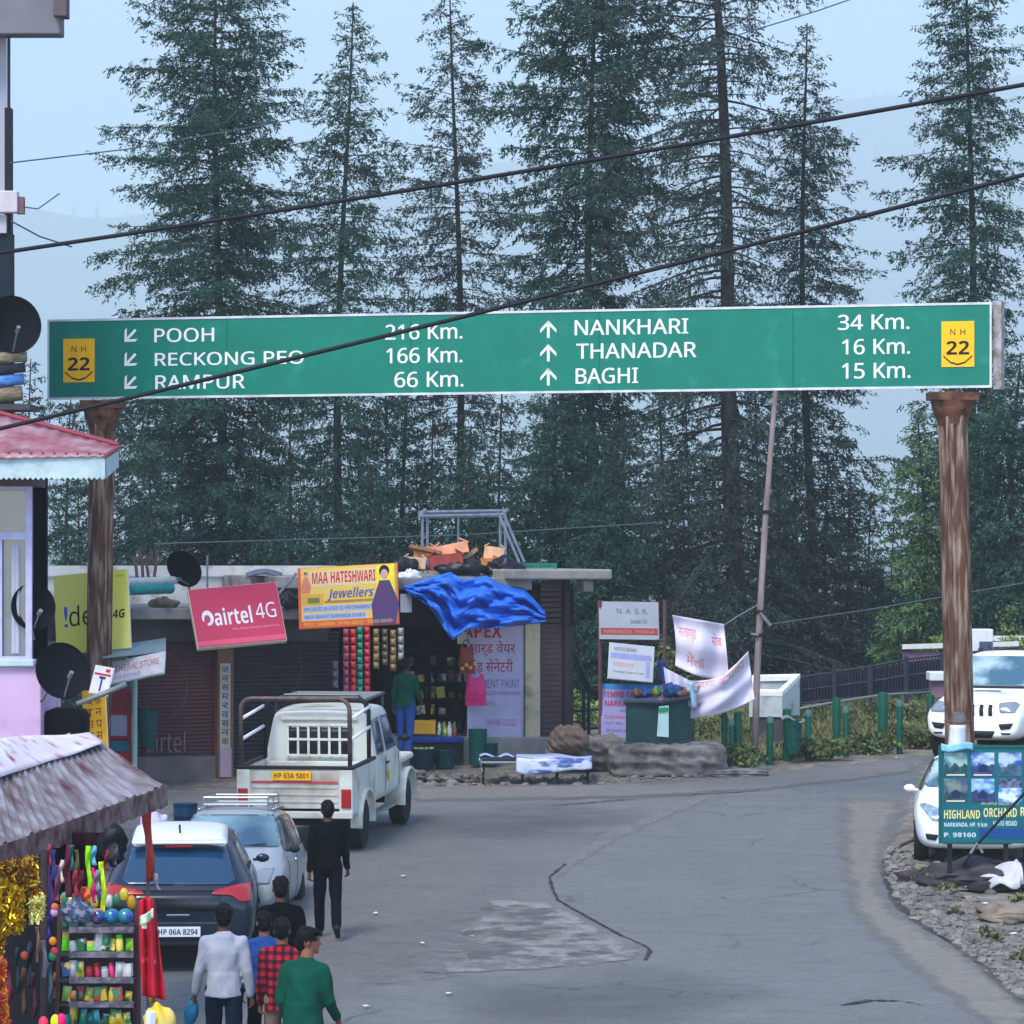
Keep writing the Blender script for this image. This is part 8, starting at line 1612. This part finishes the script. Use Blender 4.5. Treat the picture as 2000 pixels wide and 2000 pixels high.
# rack
rk = thing('goods_rack', 'five tier display rack full of packets at the front of the stall', 'rack', (P(195, 2000, 37.8).x, 37.9, gz(37.8))); d = 37.8; tiers = [1812, 1860, 1910, 1957, 2003, 2050]
for i, y_ in enumerate(tiers):
    m = MB(); a_, b_ = P(118, y_, d - .04 * i), P(264, y_, d - .04 * i); m.hexa([(a_.x, a_.y - .16, a_.z - .02), (b_.x, a_.y - .16, a_.z - .02), (b_.x, a_.y + .3, a_.z), (a_.x, a_.y + .3, a_.z), (a_.x, a_.y - .16, a_.z), (b_.x, a_.y - .16, a_.z), (b_.x, a_.y + .3, a_.z + .02), (a_.x, a_.y + .3, a_.z + .02)]); sh_ = m.build('shelf', flat('shelf_grey', srgb(52, 50, 56), .7), rk)
    m = MB(); m.hexa([(a_.x + .1, a_.y - .18, a_.z - .03), (b_.x, a_.y - .18, a_.z - .03), (b_.x, a_.y - .165, a_.z - .03), (a_.x + .1, a_.y - .165, a_.z - .03), (a_.x + .1, a_.y - .18, a_.z + .025), (b_.x, a_.y - .18, a_.z + .025), (b_.x, a_.y - .165, a_.z + .025), (a_.x + .1, a_.y - .165, a_.z + .025)]); m.build('price_strip', mat('strip_grey', srgb(126, 120, 130), .6, col2=srgb(70, 60, 74), vs=14), sh_)
for x_ in (114, 266):
    m = MB(); a_ = P(x_, 1770, d); m.hexa([(a_.x - .02, d - .3, gz(d)), (a_.x + .02, d - .3, gz(d)), (a_.x + .02, d + .25, gz(d)), (a_.x - .02, d + .25, gz(d)), (a_.x - .02, d + .1, a_.z), (a_.x + .02, d + .1, a_.z), (a_.x + .02, d + .25, a_.z), (a_.x - .02, d + .25, a_.z)]); m.build('side_frame', flat('rack_side', srgb(70, 36, 38), .7), rk)
shelfpal = [['white', 'white', 'blue', 'white', 'teal', 'blue'], ['brown', 'green', 'lime', 'green', 'neon green', 'white'], ['white', 'yellow', 'blue', 'white', 'red', 'pink'], ['red', 'orange', 'yellow', 'lime', 'pink', 'red'], ['blue', 'teal', 'yellow', 'green', 'orange', 'teal']]
cn.update({'teal': (20, 120, 130), 'neon green': (96, 214, 20), 'pink': (214, 40, 110), 'gold': (190, 140, 20), 'purple': (80, 50, 130)})
tn = ['top', 'second', 'third', 'fourth', 'fifth']
for i in range(5):
    dd = d - .04 * i; row = 'a'
    for j in range(9):
        x_ = 130 + j * 15.2 + rs_.uniform(-2, 2)
        if i == 0 and j > 4: continue
        col = rs_.choice(shelfpal[i]); o = P(x_, tiers[i] - 1, dd); o = Vector((o.x, dd - .02 - rs_.uniform(0, .08), o.z + .012)); packet(o, rs_.uniform(.072, .098), rs_.uniform(.11, .185) if i else rs_.uniform(.1, .2), .06, col, '%s ITEM on the %s tier of the stall rack, %s from its left end' % (col, tn[i], pos[j]), 'packets on the stall rack', kind=rs_.choice(['bag', 'bag', 'jar', 'box']))
for k, (x_, c_, nm) in enumerate(((192, 'blue', 'blue'), (218, 'teal', 'teal'), (245, 'teal', 'second teal'))):
    o = P(x_, 1790, d - .05); settag(MB().ball(o, .075, 18, 12).build('toy_ball', mat('ball_%s' % c_, srgb(*cn[c_]), .25, col2=srgb(30, 60, 150) if k else srgb(210, 120, 40), vs=9, lo=.48, hi=.55, spec=.7), smooth='all'), nm + ' glossy toy ball on the top tier of the stall rack', 'ball', 'toy balls on the rack')
def ribbon(label, px, py0, py1, w_px, rgb, d, sway=0., taper=1., name='ribbon', cat='ribbon', tw=.02, grp='ribbons and strips hanging under the stall eave', rough=.45):
    m = MB()
    def fn(u, v): q = P(px + (u - .5) * w_px * (1 + (taper - 1) * v) + sway * v + 2 * math.sin(v * 7 + px), py0 + (py1 - py0) * v, d); q.y += tw * math.sin(v * 9 + u * 3 + px); return q
    m.grid(fn, 3, 16, .008); return settag(m.build(name, mat('ribbon_%02x%02x%02x' % rgb, srgb(*rgb), rough, var=.2, vs=12), smooth='all'), label, cat, grp)
ribbon('long faded red ribbon fluttering from the right corner of the stall roof', 286, 1562, 1722, 17, (168, 50, 44), 42.0, 8, .8, tw=.06)
ribbon('pale tail of the long red ribbon in front of the blue hatchback', 302, 1706, 1738, 8, (190, 160, 168), 41.8, 8, .4)
ribbon('neon green ribbon hanging above the rack', 172, 1652, 1744, 9, (130, 220, 10), 37.9, 4); ribbon('orange end of the neon ribbons above the rack', 168, 1732, 1760, 11, (236, 96, 50), 37.85, 4, 1.1); ribbon('hot pink ribbon between the two neon ones', 181, 1695, 1764, 8, (232, 20, 130), 37.9, 5)
ribbon('neon yellow ribbon, the longest, right of the pink one', 199, 1683, 1782, 9, (206, 236, 16), 37.8, 4); ribbon('cream strip at the left of the hanging ribbons', 121, 1680, 1724, 7, (206, 190, 176), 38.0, -2)
ribbon('wine red strip behind the cream one', 133, 1650, 1752, 12, (88, 20, 44), 38.1, 0); ribbon('olive strip between the wine red strips', 150, 1660, 1728, 7, (86, 84, 40), 38.1, 0); ribbon('second wine red strip left of the neon green ribbon', 158, 1700, 1760, 10, (110, 22, 44), 38.05, 0)
ribbon('sky blue strip beside the neon green ribbon', 183, 1652, 1690, 9, (90, 160, 190), 38.1, 0); ribbon('violet beaded strip left of the rack', 92, 1690, 1800, 13, (96, 54, 120), 37.5, 8); ribbon('royal blue strip below the violet one', 90, 1790, 1836, 14, (20, 34, 120), 37.4, 2); ribbon('grey plastic strip along the left stall post', 86, 1836, 1910, 8, (122, 112, 126), 37.2, 2); ribbon('tan cord hanging left of the grey strip', 74, 1810, 1880, 6, (130, 92, 70), 37.3, 0)
ribbon('black net bag hanging under the right of the eave', 215, 1618, 1680, 26, (26, 28, 32), 38.8, 4, 1.1, 'net_bag', 'bag')
for k, (x_, y_, c_, nm) in enumerate(((103, 1838, (236, 140, 30), 'orange'), (106, 1858, (200, 60, 70), 'red and white'), (102, 1868, (40, 150, 110), 'green'), (107, 1772, (196, 96, 60), 'rust'), (106, 1782, (190, 150, 190), 'lilac'), (48, 1866, (200, 80, 50), 'dull orange'))):
    settag(MB().ball(P(x_, y_, 37.3), (.035, .03, .04), 10, 8).build('tassel_ball', flat('tassel_%02x%02x%02x' % c_, srgb(*c_), .6), smooth='all'), nm + ' tassel ball hanging on a cord left of the rack', 'tassel', 'tassel balls by the left post')
# gold tinsel
M_gold = mat('gold_tinsel', srgb(196, 150, 20), .3, col2=srgb(120, 78, 20), vs=16, metal=.75, spec=.8); M_gold2 = mat('bright_gold_tinsel', srgb(226, 190, 20), .28, col2=srgb(150, 112, 16), vs=14, metal=.7)
def tinsel(label, poly, d, mt, seed, n=420):
    c = (sum(p[0] for p in poly) / 4, sum(p[1] for p in poly) / 4); rs = np.random.RandomState(seed); t = P(*c, d)
    V = []; Q = []
    for k in range(n):
        u, v = rs.rand(2); q = bil(poly, u, v); o = P(q[0], q[1], d + rs.uniform(-.06, .06)); a_ = Vector(rs.normal(0, 1, 3)); a_.z -= .8; a_.normalize(); b_ = a_.cross(Vector(rs.normal(0, 1, 3))).normalized(); l, w_ = rs.uniform(.015, .05), rs.uniform(.004, .010); i = len(V); V += [o - a_ * l - b_ * w_, o - a_ * l + b_ * w_, o + a_ * l + b_ * w_, o + a_ * l - b_ * w_]; Q.append((i, i + 1, i + 2, i + 3))
    m = MB(); m.grid(lambda u, v: P(*bil(poly, u, v), d + .08 + .03 * math.sin(u * 14 + v * 9)), 16, 16, .01); n0 = len(m.v); m.v += [Vector(v) for v in V]; m.f += [[i + n0 for i in f] for f in Q]; m.mi += [0] * len(Q)
    return settag(m.build('tinsel_garland', mt, smooth=False), label, 'garland', 'gold tinsel garlands')
tinsel('wide dull gold tinsel curtain under the left of the stall eave', [(-30, 1690), (72, 1672), (84, 1790), (-30, 1815)], 36.6, M_gold, 2, 2600); tinsel('bright yellow gold tinsel fringe below the dull curtain', [(-30, 1700), (46, 1740), (44, 1818), (-30, 1832)], 36.4, M_gold2, 3, 1500); tinsel('pale gold tinsel tail at the right of the curtain', [(58, 1760), (84, 1750), (84, 1790), (58, 1806)], 36.5, mat('pale_tinsel', srgb(214, 206, 120), .35, var=.3, metal=.5), 4, 420); tinsel('small gold tinsel bunch at the left edge lower down', [(-30, 1826), (6, 1830), (8, 1862), (-30, 1866)], 36.4, M_gold2, 5, 300)
tinsel('red and gold garland hanging in the lower left corner', [(-30, 1870), (8, 1872), (20, 2040), (-30, 2060)], 36.2, mat('red_tinsel', srgb(160, 20, 30), .45, col2=srgb(206, 130, 30), vs=10), 6, 1500)
# red cloth with white bow, toy bag
rc = thing('red_scarf', 'long red printed cloth with a white bow at its top hanging right of the rack', 'cloth', P(290, 1760, 37.2))
def rcf(u, v): return P(272 + 36 * u * (.85 + .15 * v) + 16 * v * (.35 + u * .65) , 1760 + 185 * v + 8 * u * v - 10 * (1 - abs(2 * u - 1)) * (1 - v) , 37.2 - .12 * math.sin(u * 12 + v * 2) * .5 - .05 * math.sin(math.pi * u))
m = MB(); m.grid(rcf, 30, 30, .012); m.build('cloth', mat('cloth_scarlet', srgb(176, 14, 38), .6, var=.2, vs=6, dirt=srgb(214, 120, 130), da=.05, ds=16), rc, smooth='all')
m = MB(); m.grid(lambda u, v: P(276 + 24 * u, 1790 - 16 * u + 18 * v, 37.0 - .05 * math.sin(u * 6)), 10, 6, .015); m.grid(lambda u, v: P(277 + 10 * u, 1792 + 22 * v, 36.98), 4, 6, .015); m.build('bow', flat('bow_white', srgb(196, 206, 176), .7, var=.2, vs=14), rc, smooth='all')
m = MB(); m.grid(lambda u, v: P(284 + 12 * u + 8 * v, 1830 + 130 * v, 37.35 - .03 * math.sin(u * 6)), 6, 12, .01); settag(m.build('gold_cloth', flat('cloth_mustard', srgb(150, 120, 50), .7, var=.25, vs=10), smooth='all'), 'mustard cloth strip hanging behind the red printed cloth', 'cloth')
m = MB(); q = P(310, 2008, 36.7); m.ball(q, (.15, .12, .22), 22, 14)
for v in m.v: l = (v - q).normalized(); v += l * .02 * math.sin(l.x * 11 + l.z * 9)
tb_ = thing('toy_bag', 'bulging yellow bag of toys below the red cloth', 'bag', q); m.build('bag', mat('bag_yellow', srgb(220, 176, 20), .4, col2=srgb(214, 196, 110), vs=7), tb_, smooth='all'); m = MB(); m.grid(lambda u, v: P(286 + 18 * u, 1974 + 34 * v, 36.54 - .01 * math.sin(u * 5)), 6, 6, .01); m.build('printed_label', flat('label_white', srgb(206, 206, 220), .6, var=.1), tb_, smooth='all')
for k, (x_, y_, c_, nm) in enumerate(((85, 1996, (236, 50, 90), 'coral pink'), (108, 1992, (190, 220, 20), 'neon yellow'), (120, 1990, (226, 20, 100), 'magenta'))): settag(MB().ball(P(x_, y_ + 4, 36.5), (.045, .04, .07), 12, 8).build('toy_ball', flat('toy_%02x%02x%02x' % c_, srgb(*c_), .35), smooth='all'), nm + ' toy at the bottom edge in front of the rack', 'toy', 'neon toys in front of the rack')
# barrel, people at the shops, pile of wrapped toys
barrel('blue drum standing behind the silver estate car', Vector((P(362, 0, 59).x, 59, gz(59))), Vector((P(362, 0, 59).x, 59, P(0, 1570, 59).z)), .17, (14, 58, 92))
lump('wrapped_toys', 'bundle of clear wrapped toys on the left of the rack top', 'bundle', 150, 1782, d - .1 - fd(150), (.15, .12, .13), mat('wrapped', srgb(150, 150, 168), .35, col2=srgb(60, 80, 110), vs=16, lo=.45, hi=.55), seed=71, amp=.3)
person('person in green shirt and blue trousers standing in the dark shop doorway', 792, fd(792) - .95, 1286, -20, M_gshirt, M_blue, [(-4, 0, 16, 9), (14, 10, 40, 9)], [(4, 3), (-4, 8)], M_skind, floor=S(792, 1474, -.95).z, group='people at the shops')
person('person in pale lavender shirt behind the stall roof corner', 305, 52.0, 1556, 30, flat('shirt_lavender', srgb(176, 170, 200), .8), M_navy, [(8, 0, 20, 9), (-8, 0, 16, 9)], [(8, 4), (-8, 12)], M_skind, group='people at the shops', lean=1.2)

# dark cloth, nets and small hangings that fill the stall
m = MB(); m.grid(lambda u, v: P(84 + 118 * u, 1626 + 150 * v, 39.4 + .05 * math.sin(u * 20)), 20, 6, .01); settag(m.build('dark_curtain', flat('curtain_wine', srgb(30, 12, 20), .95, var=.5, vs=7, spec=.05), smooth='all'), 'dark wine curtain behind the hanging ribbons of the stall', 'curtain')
hang = [(96, 1650, 1690, (150, 40, 60), 'rose'), (104, 1660, 1720, (60, 70, 130), 'slate blue'), (112, 1690, 1760, (120, 60, 90), 'plum'), (141, 1650, 1700, (40, 90, 90), 'dark teal'), (146, 1700, 1752, (150, 30, 50), 'ruby'), (190, 1700, 1740, (120, 120, 130), 'silver grey'), (208, 1660, 1700, (110, 30, 40), 'brick'), (226, 1650, 1690, (60, 60, 70), 'charcoal'), (16, 1880, 1960, (120, 30, 60), 'wine pink'), (34, 1850, 1940, (40, 60, 70), 'steel blue'), (46, 1890, 1980, (110, 70, 40), 'brown'), (58, 1840, 1930, (36, 40, 60), 'midnight'), (66, 1900, 1990, (90, 40, 50), 'russet'), (98, 1880, 1960, (70, 100, 110), 'sea grey'), (108, 1900, 1950, (150, 90, 60), 'copper')]
for k, (x_, y0_, y1_, c_, nm) in enumerate(hang): ribbon(nm + ' beaded string among the goods on the left of the stall', x_, y0_, y1_, 6 + k % 3 * 2, c_, 37.6 + .1 * (k % 4), 2 - k % 4, 1, 'bead_string', 'bead string', .03, 'bead strings in the stall', .35)
for k in range(10):
    x_ = 126 + k * 14.5; c_ = rs_.choice(list(cn)); m = MB(); q = P(x_, 1756 + 8 * math.sin(k * 2.2), 38.3); m.ball(q, (.045, .035, .07), 8, 6); settag(m.build('rattle', mat('pack_' + c_, srgb(*cn[c_]), .4), smooth=True), '%s rattle in the dark row behind the rack top, %s from the left' % (c_, pos[k]), 'toy', 'rattles behind the rack top')
lump('cloth_bag', 'big black round bag hanging under the eave in front of the blue hatchback', 'bag', 221, 1652, 39.0 - fd(221), (.14, .12, .20), flat('bag_coal', srgb(16, 17, 22), .9, var=.3), seed=91, amp=.2, fl=1)
